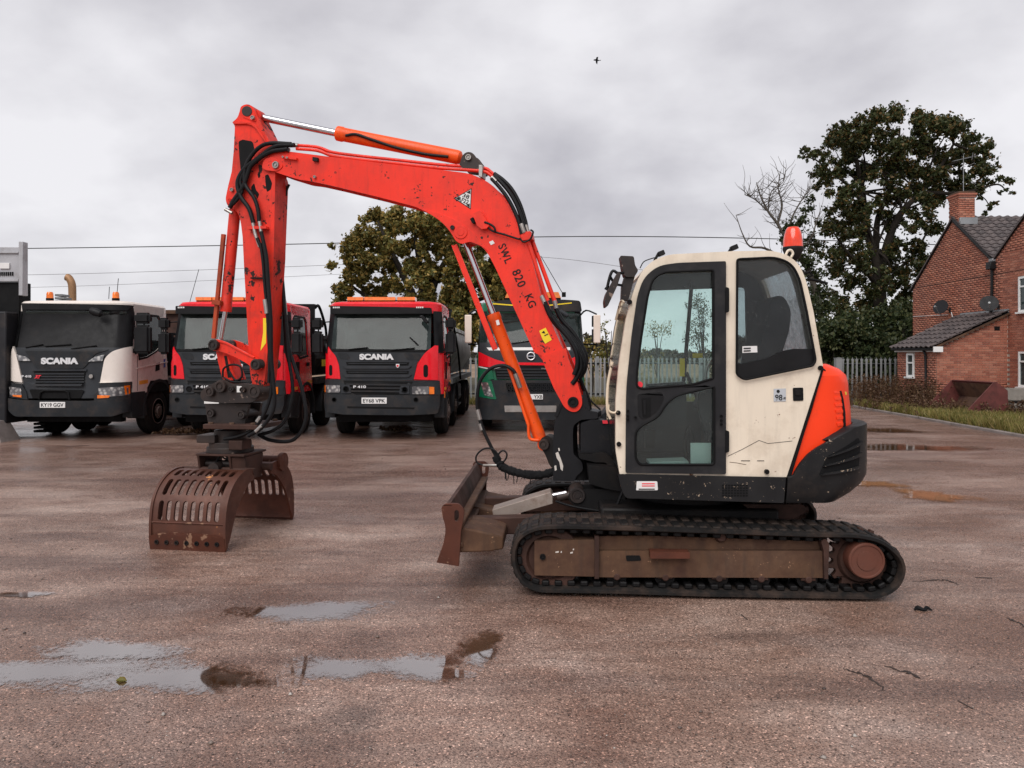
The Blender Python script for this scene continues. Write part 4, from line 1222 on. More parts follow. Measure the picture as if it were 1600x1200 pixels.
# interior: seat, console, levers, divider
mb = MB(MF)
mb.prism(MF.pl(fillet([(1172, 560, 8), (1190, 500, 12), (1196, 466, 10), (1213, 464, 12), (1226, 486, 12), (1222, 520, 10), (1210, 556, 8), (1212, 600), (1130, 612, 10), (1095, 625, 8), (1092, 640, 8), (1170, 650, 10)]), -0.55), -0.72, -0.28)
mb.build('driver_seat', M['seat'], EX, 0.04)
mb = MB(MF)
mb.prism(MF.pl(fillet([(1110, 650), (1150, 645), (1155, 735), (1105, 735)]), -0.6), -0.7, -0.3)
mb.prism(MF.pl(fillet([(1088, 612, 8), (1112, 606, 5), (1118, 690), (1104, 692, 5), (1090, 640, 6)]), YN + 0.2), YN + 0.14, YN + 0.22)
mb.prism(MF.pl(fillet([(1088, 612, 8), (1140, 606, 5), (1140, 650), (1100, 650, 5)]), -0.3), -0.24, -0.14)
mb.build('armrest_console', M['interior'], EX, 0.012)
mb = MB(MF)
mb.tube([MF.v(1075, 735, -0.55), MF.v(1070, 690, -0.55), MF.v(1077, 665, -0.55)], 0.012, 8, smooth=3)
mb.tube([MF.v(1092, 735, -0.5), MF.v(1084, 690, -0.5), MF.v(1080, 672, -0.5)], 0.012, 8, smooth=3)
mb.tube([MF.v(1082, 615, -0.2), MF.v(1078, 596, -0.2), MF.v(1072, 582, -0.2)], 0.016, 8, smooth=3)
mb.build('control_lever', M['black'], EX)
mb = MB(MF)
mb.bar(MF.v(1081, 440, YF - 0.1), MF.v(1064, 645, YF - 0.1), 0.028, 0.03, (0, 1, 0))
mb.build('window_divider', M['dull'], EX)
mb = MB(MF); mb.tube([MF.v(1102, 650, YF - 0.12), MF.v(1102, 590, YF - 0.12), MF.v(1108, 566, YF - 0.12), MF.v(1120, 552, YF - 0.12)], 0.014, 8, smooth=4); mb.build('inner_grab_rail', M['steel'], EX)
mb = MB(MF)
mb.prism(MF.pl(fillet([(1010, 600, 3), (1070, 596, 3), (1072, 660), (1010, 664)]), -0.15), -0.2, -0.1)
mb.build('dashboard', M['interior'], EX, 0.015)
plate(MF, 'yellow_tag', [(1062, 560), (1070, 560), (1070, 588), (1062, 588)], -0.18, -0.175, M['yellow'], bevel=0)
plate(MF, 'yellow_tag', [(1082, 552), (1098, 552), (1098, 559), (1082, 559)], -0.05, -0.048, M['yellow'], bevel=0)
plate(MF, 'paper_folder', [(1079, 692), (1111, 692), (1111, 724), (1079, 724)], YN + 0.1, YN + 0.105, M['paper'], bevel=0)
plate(MF, 'floor_papers', [(1015, 722), (1075, 720), (1078, 726), (1015, 728)], YN + 0.2, YN + 0.4, M['paper'], bevel=0)
plate(MF, 'switch_box', [(1008, 672, 2), (1024, 672, 2), (1024, 700, 2), (1008, 700, 2)], -0.2, -0.15, M['castdark'], bevel=0.003)
# roof furniture
def lampbox(px, py, w, ly, name='roof_lamp'):
    x, z = MF.at(px, py, ly)
    mb = MB(MF)
    mm = Matrix.Translation((x, ly, z)) @ Matrix.Rotation(R(-22), 4, 'Y')
    mb.box(-w / 2, w / 2, -0.03, 0.03, -0.018, 0.018, mm)
    mb.bar((x - 0.02, ly, z), (x - 0.05, ly, z - 0.055), 0.02, 0.02)
    return mb.build(name, M['black'], EX, 0.004)
lampbox(1033, 396, 0.048, YN + 0.1); lampbox(1147, 387, 0.05, YN + 0.12)
hose(MF, [(1000, 419), (1006, 409), (1018, 404), (1026, 402)], YN + 0.08, 0.004)
x, z = MF.at(1239, 392, -0.45)
mb = MB(MF); mb.lathe((x, -0.45, z - 0.16), (0, 0, 1), [(0, 0.035), (0.06, 0.028), (0.08, 0.028), (0.10, 0.05), (0.13, 0.062), (0.165, 0.078), (0.18, 0.080), (0.19, 0.078)], 28)
BE = mb.build('beacon', M['castdark'], EX, 0, 40)
mb = MB(MF); mb.lathe((x, -0.45, z + 0.03), (0, 0, 1), [(0, 0.076), (0.05, 0.074), (0.10, 0.066), (0.14, 0.054), (0.158, 0.042), (0.165, 0.0)], 28)
sub(mb.build('beacon_lens', M['beaconred'], EX, 0, 50), BE)
mb = MB(MF)
mb.tube([MF.v(1228, 398, YN + 0.03), MF.v(1231, 392, YN + 0.03), MF.v(1236, 391, YN + 0.03), MF.v(1239, 396, YN + 0.03), MF.v(1236, 402, YN + 0.03)], 0.009, 8, smooth=4)
mb.build('lifting_eye', M['cream'], EX)
mb = MB(MF)
mb.tube([MF.v(1262, 436, -0.9), MF.v(1275, 438, -0.9), MF.v(1293, 443, -0.9)], 0.010, 8)
mb.tube([MF.v(1258, 427, -0.9), MF.v(1265, 425, -0.9), MF.v(1269, 431, -0.9), MF.v(1262, 433, -0.9)], 0.008, 8)
mb.build('rear_mirror_arm', M['dull'], EX)
# front work lamp and folded mirror
mb = MB(MF)
mb.prism(MF.pl(fillet([(968, 401, 2), (989, 402, 3), (991, 416, 3), (996, 424, 3), (990, 434, 3), (975, 434, 4), (971, 420, 4)]), YN + 0.08), YN + 0.02, YN + 0.16)
mb.prism(MF.pl(fillet([(975, 434), (992, 430), (986, 452), (981, 470), (970, 468), (971, 448)]), YN + 0.08), YN + 0.05, YN + 0.14)
mb.build('work_lamp', M['darksteel'], EX, 0.008)
mb = MB(MF)
mb.prism(MF.pl(fillet([(944, 470, 3), (947, 458, 3), (966, 424, 3), (969.5, 430, 3), (964, 447, 4), (949, 479, 3), (945, 480, 3)]), YN - 0.1), YN - 0.14, YN + 0.05)
mb.build('wing_mirror', M['darksteel'], EX, 0.008)
mb = MB(MF)
mb.tube([MF.v(948, 453, YN), MF.v(953, 432, YN), MF.v(958, 423, YN), MF.v(966, 427, YN), MF.v(980, 425, YN + 0.05)], 0.011, 8, smooth=3)
mb.tube([MF.v(954, 433, YN + 0.02), MF.v(960, 444, YN + 0.02), MF.v(972, 446, YN + 0.05)], 0.010, 8)
mb.tube([MF.v(945, 450, YN), MF.v(951, 454, YN), MF.v(953, 448, YN)], 0.010, 6)
mb.build('mirror_bracket', M['black'], EX)

# ---- swing post and front bracket
PB = -0.13
plate(BF, 'swing_post', [(866, 661, 4), (872, 642, 6), (882, 620, 4), (905, 618, 6), (912, 630, 4), (917, 641, 4), (934, 644, 2), (934, 654, 2), (908, 656, 3), (896, 664, 6), (895, 680), (896, 710, 4), (910, 722, 5), (911, 735, 5), (900, 745, 5), (898, 752, 2), (864, 751, 2), (864, 690)], PB + 0.004, 0.16, M['cast'], bevel=0.010)
plate(BF, 'post_brace', [(878, 660), (880, 632, 4), (912, 640), (912, 656)], PB + 0.03, 0.30, M['cast'], bevel=0.02)
mb = MB(BF)
mb.prism(BF.pl([(866, 650), (879, 620), (882, 624), (871, 652)], PB), PB - 0.004, PB + 0.02)
mb.build('post_web', M['cast'], EX, 0.004); mb = MB(BF)
mb.prism(BF.pl([(909, 630), (920, 642), (923, 641), (914, 612), (911, 612)], PB), PB - 0.0, PB + 0.02)
mb.build('post_web', M['cast'], EX, 0.004)
plate(BF, 'swing_cylinder_lug', [(840, 695, 8), (846, 684, 6), (856, 680, 6), (868, 690), (868, 735), (859, 728, 4), (850, 706, 8)], PB + 0.04, 0.10, M['castdark'], bevel=0.01)
pin(BF, 850, 694.5, PB + 0.02, 0.12, 8.5, M['darksteel'])
mb = MB(MF)
mb.prism(MF.pl(fillet([(907, 661, 3), (925, 655, 3), (955, 657), (958, 706), (955, 715), (907, 712, 3)]), -0.1), -0.14, 0.38)
mb.build('front_bracket_box', M['cast'], EX, 0.012)
mb = MB(MF)
mb.prism(MF.pl(fillet([(903, 708, 2), (945, 707, 4), (957, 716, 5), (965, 730), (965, 745), (955, 742), (948, 722, 6), (930, 722), (905, 716, 3)]), -0.2), -0.22, 0.42)
mb.lathe(MF.v(905, 738, 0.08) + Vector((0, 0, -0.05)), (0, 0, 1), [(0, 0), (0, 0.13), (0.18, 0.13), (0.18, 0)], 24)
mb.prism(MF.pl([(915, 718), (975, 722), (985, 760), (940, 752), (918, 745)], 0.0), -0.35, 0.42)
mb.build('house_nose', M['castdark'], EX, 0.015)
mb = MB(MF)
mb.prism(MF.pl([(934, 655), (955, 628), (957, 656)], 0.2), 0.1, 0.4)
mb.build('front_cover', M['grille'], EX, 0.01)
plate(MF, 'red_tag', [(941, 657), (949, 657), (950, 662), (942, 662)], -0.16, -0.145, M['pink'], bevel=0)
# pale scrape on the post
for pts in ([(868, 708), (872, 706), (876, 716), (880, 728), (879, 736), (876, 733), (874, 722), (870, 716)], [(866, 728), (869, 727), (870, 734), (867, 736)], [(872, 700), (874, 700), (875, 704), (873, 705)]):
    plate(BF, 'paint_scrape', pts, PB + 0.0015, PB + 0.0045, M['wblack'], bevel=0)

# ---- boom
boom_px = [(413, 262, 12), (419, 243, 10), (430, 236, 6), (446, 236, 4), (520, 245.5, 20), (590, 254, 10), (660, 262, 10), (735, 271, 14), (765, 285, 18), (786, 306, 18), (807, 342, 24), (826, 385), (845, 460), (868, 520), (887, 561), (898, 588), (908, 620, 6), (909, 633, 8), (903, 642, 8), (893, 643, 8), (883, 637, 6), (866, 606), (850, 569.5, 4), (846, 556), (835, 551), (800, 474.5), (772, 414, 20), (760, 392, 10), (748, 382, 8), (733, 376, 6), (722, 381, 8), (712, 377, 6), (705, 364, 8), (691, 347, 14), (670, 333, 14), (653, 324, 10), (590, 307.5), (520, 290.5), (486, 283, 4), (469, 281, 4), (439, 272, 6)]
core = [(416, 262, 12), (421, 245, 10), (431, 239, 6), (520, 248.5), (660, 265), (735, 274, 14), (763, 288, 18), (783, 308, 18), (804, 343, 24), (823, 386), (842, 461), (884, 562), (895, 589), (905, 622), (893, 640, 8), (885, 634), (853, 569), (837, 550), (803, 474), (774, 413, 20), (750, 380), (712, 374), (693, 345, 14), (653, 321), (590, 304.5), (520, 287), (440, 270)]
mb = MB(BF); mb.prism(BF.pl(fillet(core), PB + 0.012), PB + 0.012, -PB - 0.012)
BOOM = mb.build('boom', M['red'], EX, 0.004, 30)
splate(BOOM, BF, 'boom_side_plate', boom_px, PB, PB + 0.012, M['red'], bevel=0.003)
mb = MB(BF); mb.prism(BF.pl(fillet(boom_px), PB), -PB - 0.012, -PB); sub(mb.build('boom_side_plate', M['red'], EX, 0.003), BOOM)
# raised reinforcement plates and weld lines
splate(BOOM, BF, 'reinforcing_plate', [(653, 325), (668, 328), (695, 335.5, 14), (720, 348, 14), (745, 368, 12), (762, 392), (752, 384, 8), (733, 377, 6), (722, 382, 8), (712, 377, 6), (705, 364, 8), (691, 347, 14), (670, 333, 14)], PB - 0.008, PB + 0.002, M['red'], bevel=0.003)
splate(BOOM, BF, 'foot_plate', [(846.5, 557), (884, 543.5, 3), (888, 561), (899, 588), (909, 620, 6), (910, 633, 8), (903, 643, 8), (893, 644, 8), (882, 637, 6), (865, 606), (850, 569.5, 4)], PB - 0.010, PB + 0.002, M['red'], bevel=0.004)
splate(BOOM, BF, 'pin_boss', circ(719.5, 362.5, 10.5, 22), PB - 0.016, PB, M['red'], bevel=0.004)
splate(BOOM, BF, 'pin_cap', circ(719.5, 362.5, 5.5, 16), PB - 0.020, PB - 0.014, M['red'], bevel=0.003)
sub(pin(BF, 707, 355.5, PB - 0.012, PB, 3.6, M['darksteel'], 'grease_plug'), BOOM)
sub(pin(BF, 895.5, 628.5, PB - 0.016, 0.15, 8.5, M['castdark'], 'foot_pin'), BOOM)
sub(pin(BF, 431, 257.8, PB - 0.012, 0.15, 6.3, M['steel'], 'arm_pin'), BOOM)
splate(BOOM, BF, 'arm_pin_collar', [(409, 262, 10), (412, 248, 8), (425, 244, 6), (444, 258, 12), (434, 268, 8), (415, 266, 8)], PB - 0.008, PB, M['red'], bevel=0.004)
splate(BOOM, BF, 'hose_clamp', [(441, 243), (463, 246), (463, 249.5), (441, 247.5)], PB - 0.03, PB, M['red'], bevel=0.002)
splate(BOOM, BF, 'hose_clamp', [(488, 245), (496, 246), (496, 252), (488, 251)], PB - 0.03, PB, M['castdark'], bevel=0.002)
sub(pin(BF, 492, 276.5, PB - 0.01, PB, 2.5, M['steel'], 'grease_nipple'), BOOM)
for (x, y) in ((442.5, 245.5), (449, 246.5)): sub(pin(BF, x, y, PB - 0.033, PB, 1.8, M['steel'], 'clamp_bolt'), BOOM)
# lifting point lug on the bend
splate(BOOM, BF, 'work_lamp_bracket', [(738, 334, 2), (750, 328, 3), (765, 352, 3), (760, 357), (752, 358), (745, 352)], PB - 0.05, PB, M['red'], bevel=0.005)
splate(BOOM, BF, 'lamp_socket', [(734, 342, 1), (739, 339, 1), (742, 348, 1), (738, 349, 1)], PB - 0.04, PB, M['dull'], bevel=0.003)
# decals
tri = [(709.5, 310), (737, 294), (735.5, 327)]
splate(BOOM, BF, 'hazard_triangle', tri, PB - 0.0025, PB - 0.0003, M['ink'], bevel=0)
splate(BOOM, BF, 'hazard_triangle', shrink_px(tri, 0.88), PB - 0.0045, PB - 0.0023, M['sticker'], bevel=0)
splate(BOOM, BF, 'triangle_corner', [(712.3, 310), (718, 306.7), (718, 313.2)], PB - 0.006, PB - 0.0043, M['ink'], bevel=0)
splate(BOOM, BF, 'triangle_corner', [(735, 297), (735, 303), (728.5, 300.8)], PB - 0.006, PB - 0.0043, M['ink'], bevel=0)
splate(BOOM, BF, 'triangle_corner', [(733.8, 324.4), (734, 318), (728, 320)], PB - 0.006, PB - 0.0043, M['ink'], bevel=0)
for txt, px, py, w, h in (('38', 728.5, 306.5, 0.062, 0.036), ('AF22', 724, 313.2, 0.105, 0.038)):
    x, z = BF.at(px, py, PB); sub(put_text(txt, w, h, (x, PB - 0.0048, z), M['ink'], EX, 'plant_number', BF, rot=R(22), bold=0.01), BOOM)
# stencilled load
def stencil(txt, px, py, w, h):
    x, z = BF.at(px, py, PB)
    sub(put_text(txt, w, h, (x, PB - 0.0012, z), M['ink'], EX, 'stencilled_letters', BF, rot=R(67), bold=0.012, space=1.15), BOOM)
stencil('SWL', 789.5, 396, 0.175, 0.072)
stencil('820', 811, 434.5, 0.155, 0.078)
stencil('KG', 829, 470, 0.115, 0.072)
splate(BOOM, BF, 'small_sticker', [(764, 378), (770, 375.5), (773, 380), (767, 383)], PB - 0.003, PB - 0.0005, M['sticker'], bevel=0)
splate(BOOM, BF, 'warning_sticker', [(842.5, 517), (852.5, 512), (862, 531), (852, 537), (848, 531)], PB - 0.003, PB - 0.0005, M['yellow'], bevel=0)
splate(BOOM, BF, 'sticker_symbol', [(846, 520), (850, 516.5), (852, 521)], PB - 0.005, PB - 0.0028, M['ink'], bevel=0)
splate(BOOM, BF, 'sticker_print', [(850, 524), (856, 521), (857, 522.3), (851, 525.3)], PB - 0.005, PB - 0.0028, M['frame'], bevel=0)
# steel pipes on the boom
def pipe(pts, ly, r, mat=None, name='steel_pipe'):
    return sub(hose(BF, pts, ly, r, mat or M['red'], name), BOOM)
for dy, ly in ((0, -0.08), (5.5, -0.11)):
    pipe([(463, 227 + dy), (490, 229 + dy), (503, 232 + dy), (520, 238 + dy), (560, 243.5 + dy), (620, 250 + dy), (690, 257.5 + dy), (752, 262 + dy), (766, 268 + dy), (773, 275 + dy)], ly, 0.015)
pipe([(823, 372), (836, 410), (852, 460), (856, 470)], -0.13, 0.017)
pipe([(830, 372), (845, 412), (862, 458), (868, 474)], -0.06, 0.019)
for (x, y) in ((751, 266),): sub(plate(BF, 'pipe_clamp', [(748, 257), (754, 258), (753, 277), (748, 276)], -0.155, -0.03, M['steel'], bevel=0.004), BOOM)
for pts, ly in (([(772, 274), (784, 286), (797, 302), (808, 322), (816, 345), (820, 362)], -0.13), ([(768, 279), (780, 292), (792, 308), (803, 328), (811, 348), (815, 366)], -0.15), ([(772, 271), (786, 281), (800, 296), (812, 318), (820, 342), (824, 360)], -0.09), ([(762, 266), (788, 287), (806, 314), (817, 350), (829, 374)], -0.05)):
    sub(hose(BF, pts, ly, 0.017), BOOM)
for (a, b, ly) in (((814, 350), (819, 364), -0.15), ((821, 352), (826, 366), -0.1), ((768, 277), (775, 284), -0.14), ((846, 462), (852, 475), -0.14), ((866, 470), (869, 482), -0.07), ((455, 226.5), (466, 227.5), -0.08), ((441, 232), (452, 234.5), -0.11), ((440, 225.5), (452, 226.5), -0.09)):
    mb = MB(BF); mb.cyl(BF.v(*a, ly), BF.v(*b, ly), 0.020, n=10); sub(mb.build('hose_fitting', M['steel'], EX), BOOM)
splate(BOOM, BF, 'pipe_clamp', [(812, 363), (829, 361), (832, 374), (815, 376)], -0.16, -0.04, M['red'], bevel=0.004)
sub(hose(BF, [(759, 352), (770, 361), (790, 367), (805, 372), (812, 374)], PB - 0.03, 0.009), BOOM)
sub(hose(BF, [(812, 372), (818, 378), (828, 374), (833, 363), (829, 359)], PB - 0.04, 0.008), BOOM)
sub(hose(BF, [(757, 347), (765, 350), (772, 355), (774, 361)], PB - 0.05, 0.010), BOOM)
# hose bundle at the boom foot
for pts, ly in (([(851, 472), (858, 490), (868, 506), (882, 520), (895, 537), (906, 557), (908, 574), (901, 590), (894, 600)], -0.14), ([(854, 478), (866, 500), (884, 516), (900, 536), (911, 556), (913, 574), (906, 590)], -0.10), ([(868, 480), (878, 500), (894, 518), (907, 538), (915, 556), (914, 575), (908, 588)], -0.06), ([(862, 494), (876, 513), (890, 530), (901, 552), (902, 572), (897, 586)], -0.16)):
    sub(hose(BF, pts, ly, 0.021), BOOM)
sub(hose(BF, [(898, 592), (906, 598), (912, 612), (925, 628), (938, 640)], 0.05, 0.008), BOOM)
sub(hose(BF, [(906, 590), (912, 605), (920, 625), (922, 642)], 0.02, 0.016), BOOM)

# arm-crowd cylinder on top of the boom
yc = 0.0
def cyl_between(F, name, a, b, ly, r, mat, parent, prof=None):
    A, B = F.v(*a, ly), F.v(*b, ly)
    mb = MB(F)
    if prof:
        L = (B - A).length
        mb.lathe(A, B - A, [(t * L, rr * r) for t, rr in prof], 24)
    else: mb.cyl(A, B, r, n=24)
    return sub(mb.build(name, mat, EX, 0, 40), parent)
def cylinder(F, p_rod, p_mid, p_end, ly, rr, rb, mat):
    A, Bq = F.v(*p_mid, ly), F.v(*p_end, ly)
    L = (Bq - A).length
    mb = MB(F)
    mb.lathe(A, Bq - A, [(0, rr), (0, rb * 1.08), (0.05, rb * 1.10), (0.06, rb), (L * 0.5, rb), (L - 0.05, rb), (L - 0.02, rb * 0.9), (L, rb * 0.4), (L, 0)], 28)
    c = mb.build('hydraulic_cylinder', mat, EX, 0, 40)
    cyl_between(F, 'piston_rod', p_rod, (p_mid[0] + (p_end[0] - p_mid[0]) * 0.02, p_mid[1] + (p_end[1] - p_mid[1]) * 0.02), ly, rr, M['chrome'], c)
    return c
c1 = cylinder(BF, (405, 183), (528, 208.5), (722, 247), 0.0, 0.034, 0.064, M['orange'])
mb = MB(BF); mb.lathe(BF.v(399, 181, -0.06), (0, 1, 0), [(0, 0), (0, 0.06), (0.12, 0.06), (0.12, 0)], 20); sub(mb.build('rod_eye', M['redarm'], EX, 0.004), c1)
sub(hose(BF, [(540, 212), (556, 210), (580, 218), (620, 231), (665, 241), (700, 245)], -0.075, 0.014), c1)
for yy in (-0.10, 0.075):
    plate(BF, 'cylinder_bracket', [(718, 257), (722, 243, 4), (729, 237, 8), (738, 238, 6), (756, 262), (752, 268), (724, 264)], yy, yy + 0.025, M['darksteel'], bevel=0.004, ly=-0.1)
pin(BF, 732, 246, -0.11, 0.11, 5, M['steel'])
# boom lift cylinder
c2 = cylinder(BF, (725, 372), (770.5, 491), (846, 690), -0.02, 0.028, 0.057, M['orange'])
mb = MB(BF); mb.lathe(BF.v(849, 695, -0.075), (0, 1, 0), [(0, 0), (0, 0.055), (0.11, 0.055), (0.11, 0)], 20); sub(mb.build('cylinder_eye', M['orange'], EX, 0.004), c2)
splate(c2, BF, 'small_sticker', [(774.5, 501), (779, 499.5), (781, 507), (776.5, 508.5)], -0.083, -0.078, M['sticker'], bevel=0)
mb = MB(BF)
q0, q1 = BF.v(710, 383, -0.07), BF.v(774, 546, -0.07)
mb.bar(q0, q1, 0.05, 0.012, (0, 1, 0))
mb.bar(q0 + Vector((-0.022, 0.06, 0)), q1 + Vector((-0.022, 0.06, 0)), 0.01, 0.14, (0, 1, 0))
sub(mb.build('rod_guard', M['red'], EX, 0.003), c2)
cyl_between(BF, 'return_pipe', (794, 570), (826, 665), -0.09, 0.015, M['orange'], c2)
sub(hose(BF, [(826, 665), (826, 676), (829, 686), (842, 688)], -0.09, 0.014, M['orange'], 'return_pipe'), c2)
sub(hose(BF, [(806, 585), (800, 577), (785, 571), (765, 577), (750, 596), (745.5, 622), (747, 645), (756, 674), (773, 709), (781, 722)], -0.12, 0.016), c2)
for a, b in (((805, 584), (813, 606)), ((746, 640), (750, 656)), ((750, 662), (753, 672))):
    mb = MB(BF); mb.cyl(BF.v(*a, -0.12), BF.v(*b, -0.12), 0.019, n=10); sub(mb.build('hose_fitting', M['steel'], EX), c2)
def sleeve():
    P = smooth_path([BF.v(774, 712, -0.12), BF.v(782, 727, -0.12), BF.v(800, 736, -0.12), BF.v(822, 741, -0.12), BF.v(845, 742, -0.1), BF.v(868, 736, -0.05)], 9)
    mb = MB(BF)
    rr = random.Random(3)
    mb.tube(P, [0.030 + 0.012 * rr.random() for _ in P], 10)
    return mb.build('hose_sleeve', M['sleeve'], EX, 0, 60)
sleeve()
for k in range(9):
    a = random.uniform(785, 862); hose(BF, [(a, 741 - (860 - a) * 0.06), (a + random.uniform(-4, 4), 748 + random.uniform(0, 9))], -0.15, 0.004, M['sleeve'], 'frayed_thread')
hose(BF, [(783, 718), (772, 703), (757, 701), (745, 711), (745, 722), (757, 727), (775, 727), (788, 720), (792, 710), (786, 704), (778, 711), (777, 722)], -0.14, 0.008)
hose(BF, [(755, 727), (776, 727)], -0.145, 0.012, M['steel'], 'hose_fitting')

# ---- arm (dipper)
PA = -0.105
arm_px = [(374.5, 174, 8), (376, 166, 8), (386, 162, 8), (395, 166, 8), (400, 178, 6), (408, 194), (418, 215), (429, 240, 8), (430, 270), (428, 400), (424, 460), (420, 530), (414, 590), (411, 606, 5), (404, 612, 4), (395, 606, 4), (390.5, 580), (388, 540), (386, 500), (382, 431), (379, 370), (376, 346, 6), (371, 330, 8), (356, 323, 6), (352, 312, 8), (356, 292, 10), (362, 268), (365, 237), (367, 197, 3), (363, 191), (371, 184, 4)]
mb = MB(BF); mb.prism(BF.pl(fillet(arm_px), PA), PA, -PA)
ARM = mb.build('arm', M['redarm'], EX, 0.005, 30)
# right-hand face stands proud: a box rib down the back of the arm
splate(ARM, BF, 'arm_back_plate', [(430, 262), (445, 280, 6), (441, 380), (437, 460), (432, 530), (421, 600), (411, 606), (420, 530), (424, 460), (428, 400)], 0.06, -PA + 0.025, M['redarm'], bevel=0.004)
splate(ARM, BF, 'worn_patch', [(372.5, 221, 3), (379, 218), (395, 221, 4), (397, 232), (390, 250, 4), (386, 264, 3), (376, 266, 3), (374, 245)], PA - 0.002, PA + 0.001, M['dull'], bevel=0)
for k, pts in enumerate(([(392, 292), (397, 286), (400, 297), (405, 303), (402, 311), (398, 303), (394, 306)], [(414, 274), (419, 272), (425, 286), (423, 296), (417, 300), (415, 288)], [(402, 272), (405, 268), (407, 275), (404, 279)])):
    splate(ARM, BF, 'worn_patch', [(p[0], p[1], 2) for p in pts], PA - 0.002, PA + 0.001, M['dull'], bevel=0)
splate(ARM, BF, 'arm_flange', [(363, 190.5), (372, 189), (388, 190, 6), (398, 194, 6), (411, 212), (417, 225), (409, 215), (397, 198, 6), (387, 193.5, 5), (365, 193.5)], PA - 0.02, -PA, M['redarm'], bevel=0.003)
splate(ARM, BF, 'end_boss', circ(385.5, 173.5, 8, 22), PA - 0.014, PA, M['darksteel'], bevel=0.003)
splate(ARM, BF, 'end_plate', [(376, 176, 6), (380, 165, 7), (391, 166, 6), (399, 180, 4), (400, 190, 3), (392, 188), (380, 183)], PA - 0.008, PA, M['redarm'], bevel=0.003)
sub(pin(BF, 394.8, 184, PA - 0.016, PA, 3.6, M['steel']), ARM)
sub(pin(BF, 362.5, 296.5, PA - 0.012, PA, 3.4, M['steel']), ARM)
sub(pin(BF, 359.5, 312.5, PA - 0.008, -PA + 0.02, 3.0, M['redarm']), ARM)
splate(ARM, BF, 'hose_bracket', [(386, 353), (415, 353), (416, 357), (386, 358)], PA - 0.06, PA, M['redarm'], bevel=0.002)
splate(ARM, BF, 'hose_bracket', [(391, 433), (412, 433), (412, 435.5), (391, 435.5)], PA - 0.03, PA, M['castdark'], bevel=0.002)
splate(ARM, BF, 'warning_sticker', [(411, 497), (416.5, 497), (415.5, 536), (407, 548), (411, 520)], PA - 0.003, PA - 0.0006, M['yellow'], bevel=0)
# hoses over the arm head and down the arm
LA = PA - 0.045
for pts, r in (([(460, 226.7), (430, 229), (404, 247), (382, 264), (371.5, 284), (375, 305), (389, 326), (396, 348)], 0.022),
               ([(455, 225), (421, 224), (402, 233), (387, 253), (382, 272), (384, 290), (397, 309), (403, 327), (405, 346)], 0.020),
               ([(450, 233), (421, 238), (394, 257), (387, 272), (380, 292), (366, 312), (359, 325)], 0.022),
               ([(384, 262), (376, 282), (378, 300), (368, 315), (360, 322)], 0.016)):
    sub(hose(BF, pts, LA, r), ARM)
for a, b in (((394, 343), (399, 366)), ((404, 338), (408, 362)), ((399, 366), (406, 386)), ((352, 327), (363, 333))):
    mb = MB(BF); mb.cyl(BF.v(*a, LA), BF.v(*b, LA), 0.017, n=10); sub(mb.build('hose_fitting', M['steel'], EX), ARM)
for pts, ly, r in (([(402, 372), (410, 395), (413, 430), (417, 470), (420, 530), (424, 600), (421, 625), (410, 652), (393, 672), (372, 682), (350, 686)], LA - 0.01, 0.017),
                   ([(408, 362), (416, 400), (419, 440), (423, 500), (424, 560), (428, 605), (429, 628), (424, 648), (408, 669), (388, 681)], LA - 0.03, 0.019),
                   ([(407, 380), (411, 410), (414, 450), (419, 500), (421, 560), (420, 598)], LA - 0.025, 0.015),
                   ([(440, 424), (444, 470), (451, 540), (461, 575), (471, 605), (478, 643), (474, 668), (460, 686), (442, 690), (420, 687), (404, 679)], 0.14, 0.019),
                   ([(441, 440), (446, 500), (451, 560), (456, 592), (457, 622), (447, 655), (428, 672), (408, 679)], 0.10, 0.017),
                   ([(438, 430), (443, 480), (447, 540), (452, 565)], 0.16, 0.022)):
    sub(hose(BF, pts, ly, r), ARM)
for a, b, ly in (((414, 468), (417, 490), LA - 0.03), ((444, 470), (446, 492), 0.13), ((407, 652), (402, 659), LA - 0.01), ((400, 674), (410, 665), LA - 0.03), ((437, 418), (439, 432), 0.14)):
    mb = MB(BF); mb.cyl(BF.v(*a, ly), BF.v(*b, ly), 0.022, n=10); sub(mb.build('hose_fitting', M['steel'], EX), ARM)
sub(hose(BF, [(452, 288), (448, 297), (447, 306)], 0.10, 0.012), ARM)
# bucket cylinder
c3 = cylinder(BF, (343, 541), (352.5, 487), (368, 320), -0.03, 0.022, 0.053, M['redarm'])
mb = MB(BF)
mb.bar(BF.v(349.5, 366, -0.10), BF.v(334, 529, -0.10), 0.038, 0.03, (0, 1, 0))
mb.bar(BF.v(333, 472, -0.11), BF.v(346, 474, -0.11), 0.045, 0.05, (0, 1, 0))
sub(mb.build('rod_guard', M['rustred'], EX, 0.003), c3)
# linkage
LK = -0.15
plate(BF, 'bell_crank', [(326, 540, 6), (334, 529, 6), (352, 534, 8), (375, 547, 10), (398, 558, 8), (410, 566, 6), (408, 578, 6), (397, 579, 6), (388, 569, 8), (366, 557, 10), (345, 549, 8), (331, 548, 5)], LK, LK + 0.03, M['red'], bevel=0.006)
mb = MB(BF); mb.prism(BF.pl(fillet([(326, 540, 6), (334, 529, 6), (352, 534, 8), (375, 547, 10), (398, 558, 8), (410, 566, 6), (408, 578, 6), (397, 579, 6), (388, 569, 8), (366, 557, 10), (345, 549, 8), (331, 548, 5)]), LK), 0.12, 0.15)
mb.build('bell_crank', M['red'], EX, 0.006)
plate(BF, 'bell_crank_rim', [(338, 530), (352, 533.5, 8), (375, 546.5, 10), (398, 557.5), (396, 560), (374, 549.5, 10), (352, 537, 8), (338, 534)], LK - 0.012, LK, M['red'], bevel=0.003)
